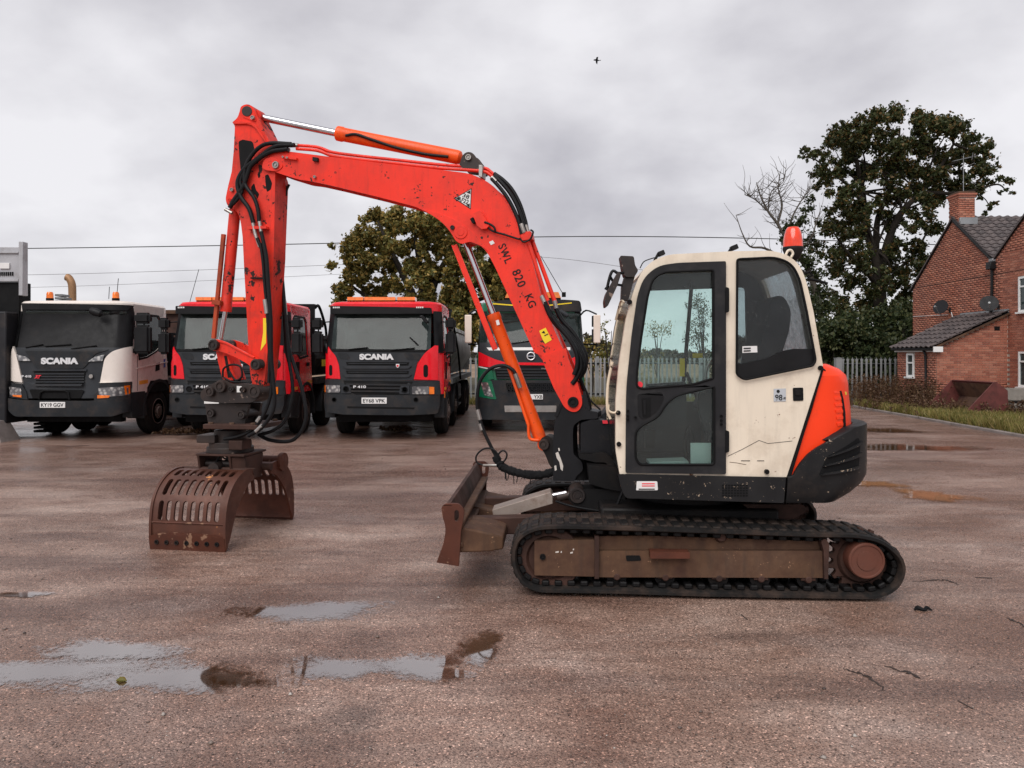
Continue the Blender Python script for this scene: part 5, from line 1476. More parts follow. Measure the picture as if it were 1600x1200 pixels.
plate(BF, 'link_bar', [(337, 549), (352, 549), (357, 560), (369, 594), (352, 596), (346, 590), (340, 565)], -0.09, 0.09, M['redarm'], bevel=0.008)
plate(BF, 'link_slot', [(350, 556), (354, 556), (361, 590), (356, 590)], -0.094, -0.089, M['castdark'], bevel=0)
pin(BF, 333.3, 539, LK - 0.03, 0.17, 9.5, M['darksteel'])
pin(BF, 399.5, 569.5, LK - 0.03, 0.17, 9.5, M['darksteel'])
hose(BF, [(348, 590), (349, 577), (357, 571), (368, 570), (376, 574), (378, 588), (368, 594), (358, 580)], -0.13, 0.010)
hose(BF, [(349, 590), (362, 596), (378, 597), (392, 598)], -0.14, 0.009)
# quick hitch
plate(BF, 'quick_hitch', [(313, 613, 4), (320, 606, 4), (337, 597, 6), (344, 593, 6), (352, 594, 5), (362, 600, 4), (388, 600, 5), (402, 602, 8), (410.5, 610, 6), (408, 619, 5), (394, 629, 6), (352, 630), (318, 627, 4), (313.5, 622, 4)], -0.16, 0.06, M['darksteel'], bevel=0.012)
for (x, y, r) in ((328, 612, 8.5), (344.5, 604, 10.5), (361, 608, 5), (379, 609, 5), (398, 612, 11.5)):
    pin(BF, x, y, -0.185, 0.07, r, M['darksteel'])
plate(BF, 'white_label', [(370, 603), (377.5, 603.5), (377, 613), (370, 613)], -0.165, -0.161, M['sticker'], bevel=0)
# ---- grapple
GR = None
mb = MB(GF)
def gx(px, py, ly=0.0): return GF.at(px, py, ly)
mb.prism(GF.pl(fillet([(320, 631, 3), (389, 631, 3), (381, 667), (326, 667)]), -0.14), -0.14, -0.10)
mb.prism(GF.pl(fillet([(320, 631, 3), (389, 631, 3), (381, 667), (326, 667)]), -0.14), 0.10, 0.14)
mb.prism(GF.pl([(330, 640), (380, 640), (376, 666), (330, 666)], -0.14), -0.1, 0.1)
GR = mb.build('grapple', M['darksteel'], EX, 0.006, 35)
def gsub(o): return sub(o, GR)
for (x, y) in ((329, 645.5), (377, 648)): gsub(pin(GF, x, y, -0.165, 0.15, 7.5, M['darksteel']))
# flange plate
x0, z0 = gx(313, 671, -0.3); x1, z1 = gx(398, 664, -0.3)
mb = MB(GF); mb.box(x0, x1, -0.26, 0.26, z0, z1 - 0.005)
gsub(mb.build('flange_plate', M['framedark'], EX, 0.006))
for k in range(3):
    for yy in (-0.22, 0.22):
        mb = MB(GF); mb.lathe((x0 + 0.06 + k * (x1 - x0 - 0.12) / 2, yy, z1 - 0.01), (0, 0, 1), [(0, 0), (0, 0.026), (0.022, 0.026), (0.022, 0)], 6)
        gsub(mb.build('flange_bolt', M['frame'], EX, 0.003))
cx0 = (gx(360, 690)[0]); zt = gx(360, 671)[1]
mb = MB(GF)
z690, z705 = gx(360, 689)[1], gx(360, 705)[1]
mb.lathe((cx0, 0, z705), (0, 0, 1), [(0, 0), (0, 0.22), (0.05, 0.22), (0.05, 0.20), (z690 - z705, 0.20), (z690 - z705, 0.15), (zt - z705, 0.15), (zt - z705, 0)], 36)
mb.box(cx0 - 0.24, cx0 - 0.05, -0.2, 0.05, z690, z690 + 0.075)
gsub(mb.build('rotator', M['darksteel'], EX, 0.004))
mb = MB(GF)
mb.box(cx0 + 0.10, cx0 + 0.24, -0.21, -0.03, z690 - 0.06, z690 + 0.03)
gsub(mb.build('rotator_motor', M['framedark'], EX, 0.006))
# jaw frame: top plate, two side cheeks
HW = 0.30
zj = gx(360, 706)[1]; zlow = 0.64
mb = MB(GF); mb.box(cx0 - 0.235, cx0 + 0.265, -0.22, 0.22, zj - 0.015, zj + 0.006)
gsub(mb.build('jaw_frame_top', M['framedark'], EX, 0.004))
for xx in (cx0 - 0.225, cx0 + 0.10):
    mb = MB(GF)
    pr = [(-0.22, zj - 0.014), (0.22, zj - 0.014), (0.17, zlow - 0.05), (-0.17, zlow - 0.05)]
    v = []
    mb.loft([[(xx, y, z) for y, z in pr], [(xx + 0.022, y, z) for y, z in pr]])
    gsub(mb.build('jaw_cheek', M['framedark'], EX, 0.004))
mb = MB(GF); mb.loft([[(cx0 + 0.12, y, z) for y, z in ((-0.2, zj - 0.02), (0.2, zj - 0.02), (0.17, zlow - 0.1), (-0.17, zlow - 0.08))], [(cx0 + 0.255, y, z) for y, z in ((-0.18, zj - 0.02), (0.18, zj - 0.02), (0.15, zlow - 0.1), (-0.15, zlow - 0.08))]])
gsub(mb.build('jaw_cylinder_cover', M['framedark'], EX, 0.01))
mb = MB(GF)
mb.cyl((cx0 - 0.04, -0.24, zlow + 0.03), (cx0 - 0.04, 0.24, zlow + 0.03), 0.055)
mb.cyl((cx0 - 0.19, -0.1, zlow + 0.06), (cx0 + 0.1, -0.1, zlow + 0.06), 0.035)
gsub(mb.build('jaw_cylinder', M['darksteel'], EX, 0, 35))
hose(GF, [(335, 728), (342, 715), (352, 712), (360, 722)], -0.15, 0.009)
hose(GF, [(345, 706), (350, 716), (362, 718), (356, 728)], -0.12, 0.008)

# shells: thick curved sheet with slots, side plates, cutting edge
SW = 0.35            # half width
def shell_curve(t):
    """t 0 at hinge top .. 1 at cutting edge; returns (y, z) for the near shell"""
    P = [(-0.16, 0.655), (-0.30, 0.668), (-0.44, 0.630), (-0.56, 0.545), (-0.635, 0.43), (-0.665, 0.30), (-0.672, 0.18), (-0.665, 0.04), (-0.655, 0.015)]
    f = t * (len(P) - 1); i = min(int(f), len(P) - 2); q = f - i
    p0 = P[max(i - 1, 0)]; p1 = P[i]; p2 = P[i + 1]; p3 = P[min(i + 2, len(P) - 1)]
    return tuple(0.5 * ((2 * b) + (-a + c) * q + (2 * a - 5 * b + 4 * c - d) * q * q + (-a + 3 * b - 3 * c + d) * q ** 3) for a, b, c, d in zip(p0, p1, p2, p3))
CXG = -0.02
def shell(sg):
    # arc-length table
    N = 200
    pts = [shell_curve(k / N) for k in range(N + 1)]
    S_ = [0.0]
    for a, b in zip(pts, pts[1:]): S_.append(S_[-1] + math.hypot(b[0] - a[0], b[1] - a[1]))
    Lt = S_[-1]
    def pos(s, d=0.0):
        t = float(np.interp(s, S_, [k / N for k in range(N + 1)]))
        y, z = shell_curve(t)
        y2, z2 = shell_curve(min(1, t + 0.01)); y1, z1 = shell_curve(max(0, t - 0.01))
        ty, tz = y2 - y1, z2 - z1; l = math.hypot(ty, tz) or 1
        ny, nz = -tz / l, ty / l     # towards inside
        return (y + ny * d) * 1.0, z + nz * d
    rows = [(0.155, 0.285), (0.335, 0.515), (0.565, 0.745)]
    w2 = SW
    ncol = 8
    pitch = (2 * w2 - 0.07) / ncol
    holes = []
    for (a, b) in rows:
        for k in range(ncol):
            cx = -w2 + 0.035 + pitch * (k + 0.5)
            holes.append([(q[0], q[1]) for q in slot(cx, (a + b) / 2, 0.046, (b - a), 5)])
    outline = [(-w2, 0.0), (w2, 0.0), (w2, Lt), (-w2, Lt)]
    # flat sheet first, cut into strips along its length, then rolled
    loops = [outline] + holes
    tris = tessellate_polygon([[Vector((p[0], p[1], 0)) for p in l] for l in loops])
    b = bmesh.new()
    vs = [b.verts.new((p[0], p[1], 0)) for l in loops for p in l]
    for t in tris:
        try: b.faces.new([vs[i] for i in t])
        except ValueError: pass
    st = 0.04
    while st < Lt:
        bmesh.ops.bisect_plane(b, geom=b.verts[:] + b.edges[:] + b.faces[:], plane_co=(0, st, 0), plane_no=(0, 1, 0)); st += 0.04
    mb = MB(GF)
    fr, bk = {}, {}
    th = 0.022
    ys = -sg
    for v in b.verts:
        y0_, z0_ = pos(v.co.y, 0); y1_, z1_ = pos(v.co.y, th)
        fr[v] = mb.bm.verts.new((CXG + v.co.x, y0_ * ys, z0_)); bk[v] = mb.bm.verts.new((CXG + v.co.x, y1_ * ys, z1_))
    for f in b.faces:
        mb.poly([fr[v] for v in f.verts]); mb.poly([bk[v] for v in reversed(f.verts)])
    for e in b.edges:
        if e.is_boundary: mb.poly([fr[e.verts[0]], fr[e.verts[1]], bk[e.verts[1]], bk[e.verts[0]]])
    b.free()
    mat = M['rustbright'] if sg < 0 else M['rust']
    gsub(mb.build('grapple_shell', mat, EX, 0, 40))
    # side plates: crescent
    for xx in (-w2 - 0.024, w2):
        mb = MB(GF)
        out, inn = [], []
        for k in range(25):
            s = Lt * k / 24
            out.append(pos(s, -0.012))
            t = k / 24
            d = 0.02 + 0.17 * math.sin(math.pi * min(1, t * 0.93 + 0.09)) ** 0.8
            if t > 0.93: d *= (1 - (t - 0.93) / 0.07 * 0.5)
            inn.append(pos(s, d))
        ring = out + inn[::-1]
        mb.loft([[(CXG + xx, y * ys, z) for y, z in ring], [(CXG + xx + 0.024, y * ys, z) for y, z in ring]], caps=False)
        for X in (0, 0.024):
            for k in range(24):
                q = [out[k], out[k + 1], inn[k + 1], inn[k]]
                mb.poly([mb.bm.verts.new((CXG + xx + X, y * ys, z)) for y, z in q])
        bmesh.ops.remove_doubles(mb.bm, verts=mb.bm.verts[:], dist=0.0005)
        gsub(mb.build('shell_side_plate', mat, EX, 0, 40))
    # cutting edge with a bowed top, and its bolts
    mb = MB(GF)
    eo = [(-w2 - 0.02, Lt + 0.008), (w2 + 0.015, Lt + 0.008), (w2 + 0.015, Lt - 0.11)] + [(w2 * (1 - 2 * k / 12), Lt - 0.13 - 0.02 * math.sin(math.pi * k / 12)) for k in range(1, 12)] + [(-w2 - 0.02, Lt - 0.11)]
    bmx = bmesh.new()
    tr_ = tessellate_polygon([[Vector((p[0], p[1], 0)) for p in eo]])
    f_ = [mb.bm.verts.new((CXG + p[0], pos(p[1], -0.02)[0] * ys, pos(min(p[1], Lt), -0.02)[1] - max(0, p[1] - Lt))) for p in eo]
    k_ = [mb.bm.verts.new((CXG + p[0], pos(p[1], 0.0)[0] * ys, pos(min(p[1], Lt), 0.0)[1] - max(0, p[1] - Lt))) for p in eo]
    bmx.free()
    for t in tr_: mb.poly([f_[i] for i in t]); mb.poly([k_[i] for i in reversed(t)])
    for i in range(len(eo)):
        j = (i + 1) % len(eo); mb.poly([f_[i], f_[j], k_[j], k_[i]])
    gsub(mb.build('cutting_edge', M['rust'], EX, 0, 30))
    if sg < 0:
        for k in range(7):
            y, z = pos(Lt - 0.06, -0.022)
            mb = MB(GF); mb.lathe((CXG - w2 + 0.055 + k * 0.098, y * ys + 0.004, z), (0, -1, 0), [(0, 0.022), (0.006, 0.020), (0.006, 0.011), (0.0, 0.009), (0.0, 0)], 10)
            gsub(mb.build('edge_bolt', M['castdark'], EX, 0, 35))
        mb = MB(GF)
        y, z = pos(0.76, -0.002)
        mb.tube([(CXG - w2, y * ys, z), (CXG + w2, y * ys, z)], 0.009, 6)
        gsub(mb.build('weld_seam', M['rust'], EX))
    # hinge tube and outboard pivot discs
    mb = MB(GF)
    mb.cyl((CXG - w2 - 0.03, shell_curve(0)[0] * ys, 0.64), (CXG + w2 + 0.03, shell_curve(0)[0] * ys, 0.64), 0.036)
    gsub(mb.build('hinge_tube', M['framedark'], EX, 0, 35))
    if sg > 0:
        mb = MB(GF)
        mb.cyl((CXG + 0.05, 0.40, 0.66), (CXG + w2 + 0.03, 0.40, 0.66), 0.058)
        mb.lathe((CXG + w2 + 0.03, 0.40, 0.655), (1, 0, 0), [(-0.02, 0), (-0.02, 0.095), (0.02, 0.095), (0.02, 0.03), (0.03, 0)], 24)
        gsub(mb.build('shell_pivot', M['rust'], EX, 0, 35))
shell(-1); shell(1)
# ------------------------------------------------------------------ TRUCKS
def arc(n, a0, a1): return [a0 + (a1 - a0) * k / n for k in range(n + 1)]
def front_fn(x, z, style='p'):
    ax = abs(x)
    y = 0.035 * (ax / 1.2) ** 2
    if ax > 0.92: y += 0.30 * (1 - math.sqrt(max(0.0, 1 - ((ax - 0.92) / 0.335) ** 2))) if ax < 1.255 else 0.30
    if z > 1.85: y += (min(z, 2.62) - 1.85) * 0.26
    if z > 2.62: y += -0.03
    if z < 1.2: y -= 0.05
    return y
def wheel(F, T, x, y, r=0.50, w=0.30, out=1, dual=False, steer=True):
    """x is the outer face; out is the side it faces"""
    mb = MB(F)
    prof = [(0, r * 0.60), (0.0, r * 0.80), (0.02, r * 0.95), (0.05, r), (w * 0.3, r), (w * 0.31, r - 0.012), (w * 0.34, r - 0.012), (w * 0.35, r), (w * 0.65, r), (w * 0.66, r - 0.012), (w * 0.69, r - 0.012), (w * 0.70, r), (w - 0.05, r), (w - 0.02, r * 0.95), (w, r * 0.8), (w, r * 0.55), (w * 0.5, r * 0.55), (0.03, r * 0.56)]
    mb.lathe((x, y, r), (-out, 0, 0), prof + [prof[0]], 32)
    wh = mb.build('wheel', M['tyre'], T, 0, 40)
    mb = MB(F)
    if steer:
        mb.lathe((x, y, r), (-out, 0, 0), [(0.0, r * 0.58), (-0.01, r * 0.55), (0.03, r * 0.50), (0.05, r * 0.40), (0.0, r * 0.34), (-0.01, r * 0.22), (-0.04, r * 0.20), (-0.05, r * 0.1), (-0.05, 0), (0.1, 0), (0.1, r * 0.57)], 32)
    else:
        mb.lathe((x, y, r), (-out, 0, 0), [(0.0, r * 0.58), (-0.01, r * 0.55), (0.10, r * 0.50), (0.13, r * 0.36), (0.13, r * 0.26), (0.02, r * 0.24), (0.0, r * 0.1), (0.0, 0), (0.15, 0), (0.15, r * 0.57)], 32)
    link('rim', mb.mesh('rim', M['rim'], 35, T), wh)
    mb = MB(F)
    for k in range(10):
        a = 2 * math.pi * k / 10
        yy, zz = y + r * 0.29 * math.cos(a), r + r * 0.29 * math.sin(a)
        mb.cyl((x + out * (0.02 if steer else -0.10), yy, zz), (x - out * 0.06 if steer else x - out * 0.14, yy, zz), 0.017, n=6)
    link('wheel_nuts', mb.mesh('wheel_nuts', M['rim'], 35, T), wh)
    return wh

class Truck:
    def __init__(s, F, T, style='p'):
        s.F, s.T = F, T
    def fn(s, x, z): return front_fn(x, z)
    def dp(s, name, pts, mat, off=0.012, th=0.014, px=True, holes=(), parent=None, bevel=0, smooth=40):
        o = s.F.pl(fillet(pts, 4), 0.02) if px else pts
        o = [(max(-1.253, min(1.253, a)), b) for a, b in o]
        mb = MB(s.F)
        mb.drape(o, s.fn, off, th, 0.07)
        ob = mb.build(name, mat, s.T, bevel, smooth)
        if parent is not None: ob.parent = parent
        return ob
    def fb(s, name, x0, x1, y0, y1, z0, z1, mat, bevel=0.01, parent=None):
        mb = MB(s.F); mb.box(x0, x1, y0, y1, z0, z1)
        ob = mb.build(name, mat, s.T, bevel)
        if parent is not None: ob.parent = parent
        return ob
    def cab(s, mat, ztop=2.90, L=1.95, zlow=0.95, hole=True):
        mb = MB(s.F)
        rings = []
        for z in (zlow, 1.2, 1.5, 1.85, 2.1, 2.4, 2.62, ztop - 0.10, ztop - 0.03, ztop):
            tuck = 0.0 if z < 1.85 else 0.07 * (z - 1.85) / (ztop - 1.85)
            if z >= ztop - 0.03: tuck += 0.03
            if z >= ztop: tuck += 0.10
            pts = []
            for k in range(25):
                x = -1.25 + 2.5 * k / 24
                kx = (1.25 - tuck) / 1.25
                y = s.fn(x, z) + (0.02 if z < ztop else 0.14)
                pts.append((x * kx, y, z))
            pts += [((1.25 - tuck), L - tuck, z), (-(1.25 - tuck), L - tuck, z)]
            rings.append(pts)
        mb.loft(rings)
        return mb.build('cab_body', mat, s.T, 0, 30)
    def side_panel(s, name, pts_yz, mat, off=0.006, th=0.012, x=1.25, tuck=True, side=1, holes=(), parent=None, bevel=0.0):
        """outline given in (y, z) on the flank at +x"""
        def xt(z): return side * (x - (0.07 * max(0, z - 1.85) / 1.05 if tuck else 0) + off)
        loops = [pts_yz] + list(holes)
        tris = tessellate_polygon([[Vector((p[0], p[1], 0)) for p in l] for l in loops])
        flat = [p for l in loops for p in l]
        mb = MB(s.F)
        a = [mb.bm.verts.new((xt(p[1]), p[0], p[1])) for p in flat]
        b = [mb.bm.verts.new((xt(p[1]) - side * th, p[0], p[1])) for p in flat]
        for t in tris: mb.poly([a[i] for i in t]); mb.poly([b[i] for i in reversed(t)])
        k = 0
        for l in loops:
            for i in range(len(l)):
                j = (i + 1) % len(l); mb.poly([a[k + i], a[k + j], b[k + j], b[k + i]])
            k += len(l)
        ob = mb.build(name, mat, s.T, bevel, 35)
        if parent is not None: ob.parent = parent
        return ob
    def chassis(s, L, axles, steer=2):
        mb = MB(s.F)
        mb.box(-0.45, -0.33, 0.6, L, 0.72, 0.98); mb.box(0.33, 0.45, 0.6, L, 0.72, 0.98)
        mb.box(-0.9, 0.9, 1.3, 1.55, 0.42, 0.6)
        for a in axles: mb.cyl((-1.0, a, 0.5), (1.0, a, 0.5), 0.07, n=10)
        mb.box(-0.5, 0.5, 0.5, 1.6, 0.55, 1.1)
        mb.box(-1.0, 1.0, 0.35, 0.55, 0.35, 0.62)
        mb.build('chassis_frame', M['dull'], s.T, 0.01)
        for i, a in enumerate(axles):
            for sd in (-1, 1):
                wheel(s.F, s.T, sd * 1.23, a, out=sd, steer=i < steer, w=0.30 if i < steer else 0.55)
    def arch(s, y, mat, side=1, r=0.60, z=0.5):
        mb = MB(s.F)
        rings = []
        for a in arc(12, -0.15, math.pi + 0.15):
            c, sn = math.cos(a), math.sin(a)
            rings.append([(side * 1.26, y + c * (r + 0.07), z + sn * (r + 0.07)), (side * 0.90, y + c * (r + 0.07), z + sn * (r + 0.07)), (side * 0.90, y + c * r, z + sn * r), (side * 1.26, y + c * r, z + sn * r)])
        mb.loft(rings)
        return mb.build('wheel_arch', mat, s.T, 0.004)
    def mirror(s, x, zlist, y=0.25, side=1, mat=None, w=0.22):
        mb = MB(s.F)
        for z0, z1 in zlist:
            mb.box(x - w / 2, x + w / 2, y - 0.09, y + 0.09, z0, z1)
        bmesh.ops.bevel(mb.bm, geom=mb.bm.edges[:], offset=0.05, segments=3, affect='EDGES')
        ob = mb.build('wing_mirror', mat or M['black'], s.T, 0, 40)
        mb = MB(s.F)
        zt, zb = max(z[1] for z in zlist) - 0.1, min(z[0] for z in zlist) + 0.1
        mb.tube([(side * 1.15, 0.45, zt + 0.03), (x, y + 0.05, zt), (x, y + 0.05, zb), (side * 1.22, 0.45, zb - 0.12)], 0.018, 6)
        link('mirror_arm', mb.mesh('mirror_arm', M['black'], 40, s.T), ob)
        return ob

def cabin_interior(K, ztop=2.62):
    mb = MB(K.F)
    mb.box(-1.1, 1.1, 0.35, 0.75, 1.55, 1.88)
    for x in (-0.65, 0.65):
        mb.box(x - 0.26, x + 0.26, 1.15, 1.35, 1.3, 2.25); mb.box(x - 0.15, x + 0.15, 1.17, 1.3, 2.25, 2.45)
    mb.build('seats_and_dash', M['interior'], K.T, 0.03)
    mb = MB(K.F); c = Vector((0.62, 0.62, 1.95))
    P = [c + Vector((0.23 * math.cos(a), -0.12 * math.sin(a), 0.19 * math.sin(a))) for a in arc(20, 0, 2 * math.pi)]
    mb.tube(P, 0.015, 6, caps=False); mb.build('steering_wheel', M['interior'], K.T)

def hollow_cab(K, mat, sidewin, ztop=2.90, L=1.95, zlow=0.95, scr=(1.86, 2.64)):
    """cab shell with an open windscreen and open side windows"""
    F, T = K.F, K.T
    W_ = 1.25
    def tuck(z): return 0.0 if z < 1.85 else 0.07 * (z - 1.85) / 1.05
    # lower front + roof as lofts, no faces across the screen
    def ring_front(z, dy=0.0, t=0.0):
        kx = (W_ - tuck(z) - t) / W_
        return [((-1.25 + 2.5 * k / 24) * kx, K.fn(-1.25 + 2.5 * k / 24, z) + 0.02 + dy, z) for k in range(25)]
    mb = MB(F)
    mb.loft([ring_front(zlow), ring_front(1.2), ring_front(scr[0] - 0.02), ring_front(scr[0] - 0.02, 0.12, 0.1), ring_front(zlow, 0.12, 0.1)], closed=False)
    rr = []
    for z, t, dy in ((scr[1] + 0.0, 0, 0), (ztop - 0.06, 0, 0.0), (ztop - 0.02, 0.03, 0.03), (ztop, 0.12, 0.14)):
        r = ring_front(z, dy, t)
        e = W_ - tuck(z) - t
        rr.append(r + [(e, L - t, z), (-e, L - t, z)])
    mb.loft(rr, caps=False)
    mb.poly([mb.bm.verts.new(p) for p in rr[-1]])
    mb.poly([mb.bm.verts.new((p[0] * 0.98, p[1] + 0.02, scr[1] + 0.01)) for p in rr[0]][::-1])
    # back wall and floor
    mb.box(-1.2, 1.2, L - 0.08, L - 0.02, zlow, ztop - 0.1)
    mb.box(-1.2, 1.2, 0.2, L - 0.05, zlow, zlow + 0.05)
    mb.build('cab_body', mat, T, 0, 30)
    y0 = 0.34
    out = [(y0, zlow), (L, zlow), (L - 0.05, ztop - 0.07), (0.45, ztop - 0.07), (0.50, 2.6), (0.34, 1.95)]
    for sd in (1, -1):
        K.side_panel('cab_side', out, mat, 0.0, 0.04, side=sd, holes=[sidewin])
        K.side_panel('side_window', sidewin, M['screen'], -0.015, 0.006, side=sd)
        # seals
        cx = sum(p[0] for p in sidewin) / len(sidewin); cz = sum(p[1] for p in sidewin) / len(sidewin)
        big = [((p[0] - cx) * 1.08 + cx, (p[1] - cz) * 1.10 + cz) for p in sidewin]
        K.side_panel('window_surround', big, M['dull'], 0.004, 0.004, side=sd, holes=[sidewin])
    # A pillars
    for sd in (1, -1):
        mb = MB(F)
        rs = []
        for z in (scr[0] - 0.05, 2.1, 2.35, scr[1] + 0.05):
            e = (W_ - tuck(z))
            kx = e / W_
            ring = [(sd * x * kx, K.fn(x, z) + 0.018, z) for x in (1.08, 1.14, 1.20, 1.25)]
            ring += [(sd * e, 0.52, z), (sd * (e - 0.04), 0.52, z), (sd * 1.06 * kx, K.fn(1.06, z) + 0.06, z)]
            rs.append(ring)
        mb.loft(rs); mb.build('a_pillar', M['black'], T, 0.0, 35)

def tipper(F, T, x0, x1, y0, y1, z0, z1, mat, headz, slope=0.0, ribs=0):
    mb = MB(F)
    t = 0.06
    zc = z0 + (z1 - z0) * 0.45
    for sd, xo in ((1, x1), (-1, x0)):
        mb.loft([[(xo - sd * 0.28, y, z0), (xo, y, zc), (xo - sd * 0.02, y, z1), (xo - sd * 0.10, y, z1), (xo - sd * 0.08, y, zc), (xo - sd * 0.34, y, z0)] for y in (y0, y1)])
        mb.box(min(xo - sd * 0.12, xo + sd * 0.03), max(xo - sd * 0.12, xo + sd * 0.03), y0, y1, z1, z1 + 0.10)
    mb.box(x0 + 0.3, x1 - 0.3, y0, y1, z0 - 0.04, z0 + 0.04)
    mb.box(x0 + 0.05, x1 - 0.05, y1 - 0.06, y1, z0, z1)
    b = mb.build('tipper_body', mat, T, 0.01)
    mb = MB(F)
    mb.box(x0 + 0.02, x1 - 0.02, y0 - 0.08, y0 - 0.01, z0, headz)
    mb.box(x0 + 0.02, x1 - 0.02, y0 - 0.01, y0 + 0.35, headz - 0.05, headz)
    mb.build('headboard', M['dull'], T, 0.008)
    for k in range(ribs):
        yy = y0 + (k + 0.7) * (y1 - y0) / ribs
        mb = MB(F); mb.box(x1 - 0.02, x1 + 0.06, yy, yy + 0.08, zc - 0.05, z1 + 0.02); mb.build('body_rib', mat, T, 0.005)
    mb = MB(F); mb.box(x1 - 0.35, x1 + 0.02, y0, y1, z0 - 0.22, z0 - 0.08); mb.build('side_rail', M['galv'] if ribs == 0 else mat, T, 0.006)
    return b

def old_style(F, T, plate_txt, number=True):
    K = Truck(F, T)
    win = [(0.60, 1.92), (0.62, 2.52), (0.75, 2.60), (1.50, 2.60), (1.58, 2.50), (1.58, 1.78), (0.95, 1.72)]
    hollow_cab(K, M['redpaint'], win)
    cabin_interior(K)
    K.dp('windscreen', [(519, 489, 3), (672, 490, 3), (673, 548, 3), (517, 546, 3)], M['screen'], 0.004, 0.006)
    K.dp('roof_visor', [(514, 477.5, 2), (673, 480.5, 2), (674, 491, 2), (514, 490, 2)], M['black'], 0.13, 0.14)
    for a in (519, 650):
        for k in range(4): K.dp('marker_lamp', [(a + k * 3, 479), (a + 2 + k * 3, 479), (a + 2 + k * 3, 481.3), (a + k * 3, 481.3)], M['sticker'], 0.134, 0.01)
    K.dp('scuttle_panel', [(513, 545), (677, 546.5), (676, 553), (516, 551)], M['dull'], 0.010)
    K.dp('front_panel', [(519, 550), (671, 551), (652, 566), (646.5, 594), (533, 594), (528, 566)], M['grille'], 0.020, 0.03)
    for (a, b, c, d) in ((527, 550, 548, 562), (631, 550.5, 660, 563)):
        K.dp('panel_recess', [(a, b + 1, 3), (c - 4, b + 1.5, 3), (c, d - 3, 3), (c - 3, d, 2), (a + 5, d - 1, 3)], M['bumper'], 0.026, 0.01)
    for yy in (569.5, 583):
        K.dp('grille_opening', [(541, yy - 4), (640, yy - 3.5), (638, yy + 2.5), (543, yy + 2.5)], M['dull'], 0.024, 0.01)
        K.dp('grille_bar', [(536, yy + 1.5, 1), (644, yy + 2, 1), (638, yy + 6.5, 2), (541, yy + 6.5, 2)], M['grille'], 0.048, 0.035)
        K.dp('grille_bar', [(545, yy - 2), (636, yy - 2), (636, yy - 1), (545, yy - 1)], M['grille'], 0.034, 0.02)
    K.dp('corner_panel', [(511.3, 541.5), (517.5, 548.5), (525, 556, 4), (530, 570, 4), (532.5, 592, 1), (506, 590.5), (506, 568), (510.5, 560)], M['redpaint'], 0.034, 0.05)
    K.dp('corner_panel', [(679, 539.5), (663.5, 552, 6), (653, 568, 5), (647, 592.5, 1), (684, 594), (684, 566), (684, 540)], M['redpaint'], 0.034, 0.05)
    K.dp('corner_vent', slotpx(516.5, 578.5, 5.5, 17), M['dull'], 0.040, 0.01)
    K.dp('corner_vent', slotpx(665.5, 579.5, 7, 20), M['dull'], 0.040, 0.01)
    # lower front
    K.dp('bumper_upper', [(505, 592.5), (686, 595), (688, 617), (504, 616)], M['bumper'], 0.03, 0.06)
    K.dp('grille_lower', [(537, 594.5, 1), (646, 596, 1), (636, 612, 4), (622, 617, 2), (560, 616.5, 2), (545, 611, 4)], M['dull'], 0.036, 0.01)
    for k in range(3):
        K.dp('grille_bar', [(543 + k, 599 + k * 5.2), (638 - k, 600 + k * 5.2), (638 - k, 602.4 + k * 5.2), (543 + k, 601.4 + k * 5.2)], M['bumper'], 0.05, 0.02)
    for (a, b, c, d) in ((508.5, 601.5, 533, 613), (645, 603.5, 671, 615.5)):
        hl = K.dp('headlight', [(a, b, 2), (c, b, 2), (c, d, 2), (a, d, 2)], M['lens'], 0.05, 0.03)
    K.dp('indicator_lamp', [(671.5, 604), (679, 604.5), (679, 615.5), (671.5, 615.5)], M['amber'], 0.05, 0.03)
    K.dp('indicator_lamp', [(505, 602), (508, 602), (508, 613), (505, 613)], M['amber'], 0.05, 0.03)
    for (a, b) in ((542, 607.5), (633.5, 608.5)):
        K.dp('fog_lamp_surround', [(a - 7, b - 6.5, 2), (a + 6, b - 6.5, 2), (a + 9, b + 6.5, 3), (a - 7, b + 6.5, 2)] if a < 600 else [(a - 6, b - 6.5, 2), (a + 7, b - 6.5, 2), (a + 7, b + 6.5, 2), (a - 9, b + 6.5, 3)], M['grille'], 0.05, 0.03)
        x, z = F.at(a, b, 0)
        mb = MB(F); mb.lathe((x, K.fn(x, z) - 0.055, z), (0, -1, 0), [(0, 0.062), (0.012, 0.058), (0.012, 0.046), (0.0, 0.042), (0.0, 0)], 18); mb.build('fog_lamp', M['dull'], T, 0, 35)
    K.dp('bumper', [(502, 616, 2), (687, 617.5, 2), (687, 632, 2), (684, 646, 3), (640, 648), (540, 647), (508, 643, 3), (502, 632, 2)], M['bumper'], 0.075, 0.10)
    K.dp('bumper_recess', [(545, 634), (650, 636), (648, 638.5), (545, 637)], M['dull'], 0.079, 0.01)
    for a in (524, 651):
        x, z = F.at(a, 624, 0)
        mb = MB(F); mb.lathe((x, K.fn(x, z) - 0.078, z), (0, -1, 0), [(0, 0.05), (0.008, 0.05), (0.008, 0.038), (0.0, 0.034), (0.0, 0)], 16); mb.build('tow_eye_cover', M['dull'], T, 0, 35)
    x, z = F.at(586.5, 625.5, 0)
    PL = F.at(606, 0, 0)[0] - F.at(567, 0, 0)[0]
    pl_ = K.fb('number_plate', x - PL / 2, x + PL / 2, -0.062 - 0.075, -0.112 + 0.0, z - 0.062, z + 0.062, M['sticker'], 0.004)
    pt = put_text(plate_txt, PL * 0.88, 0.078, (x, -0.1385, z), M['ink'], T, 'plate_letters', F, bold=0.012); pt.parent = pl_
    x, z = F.at(589, 557.5, 0)
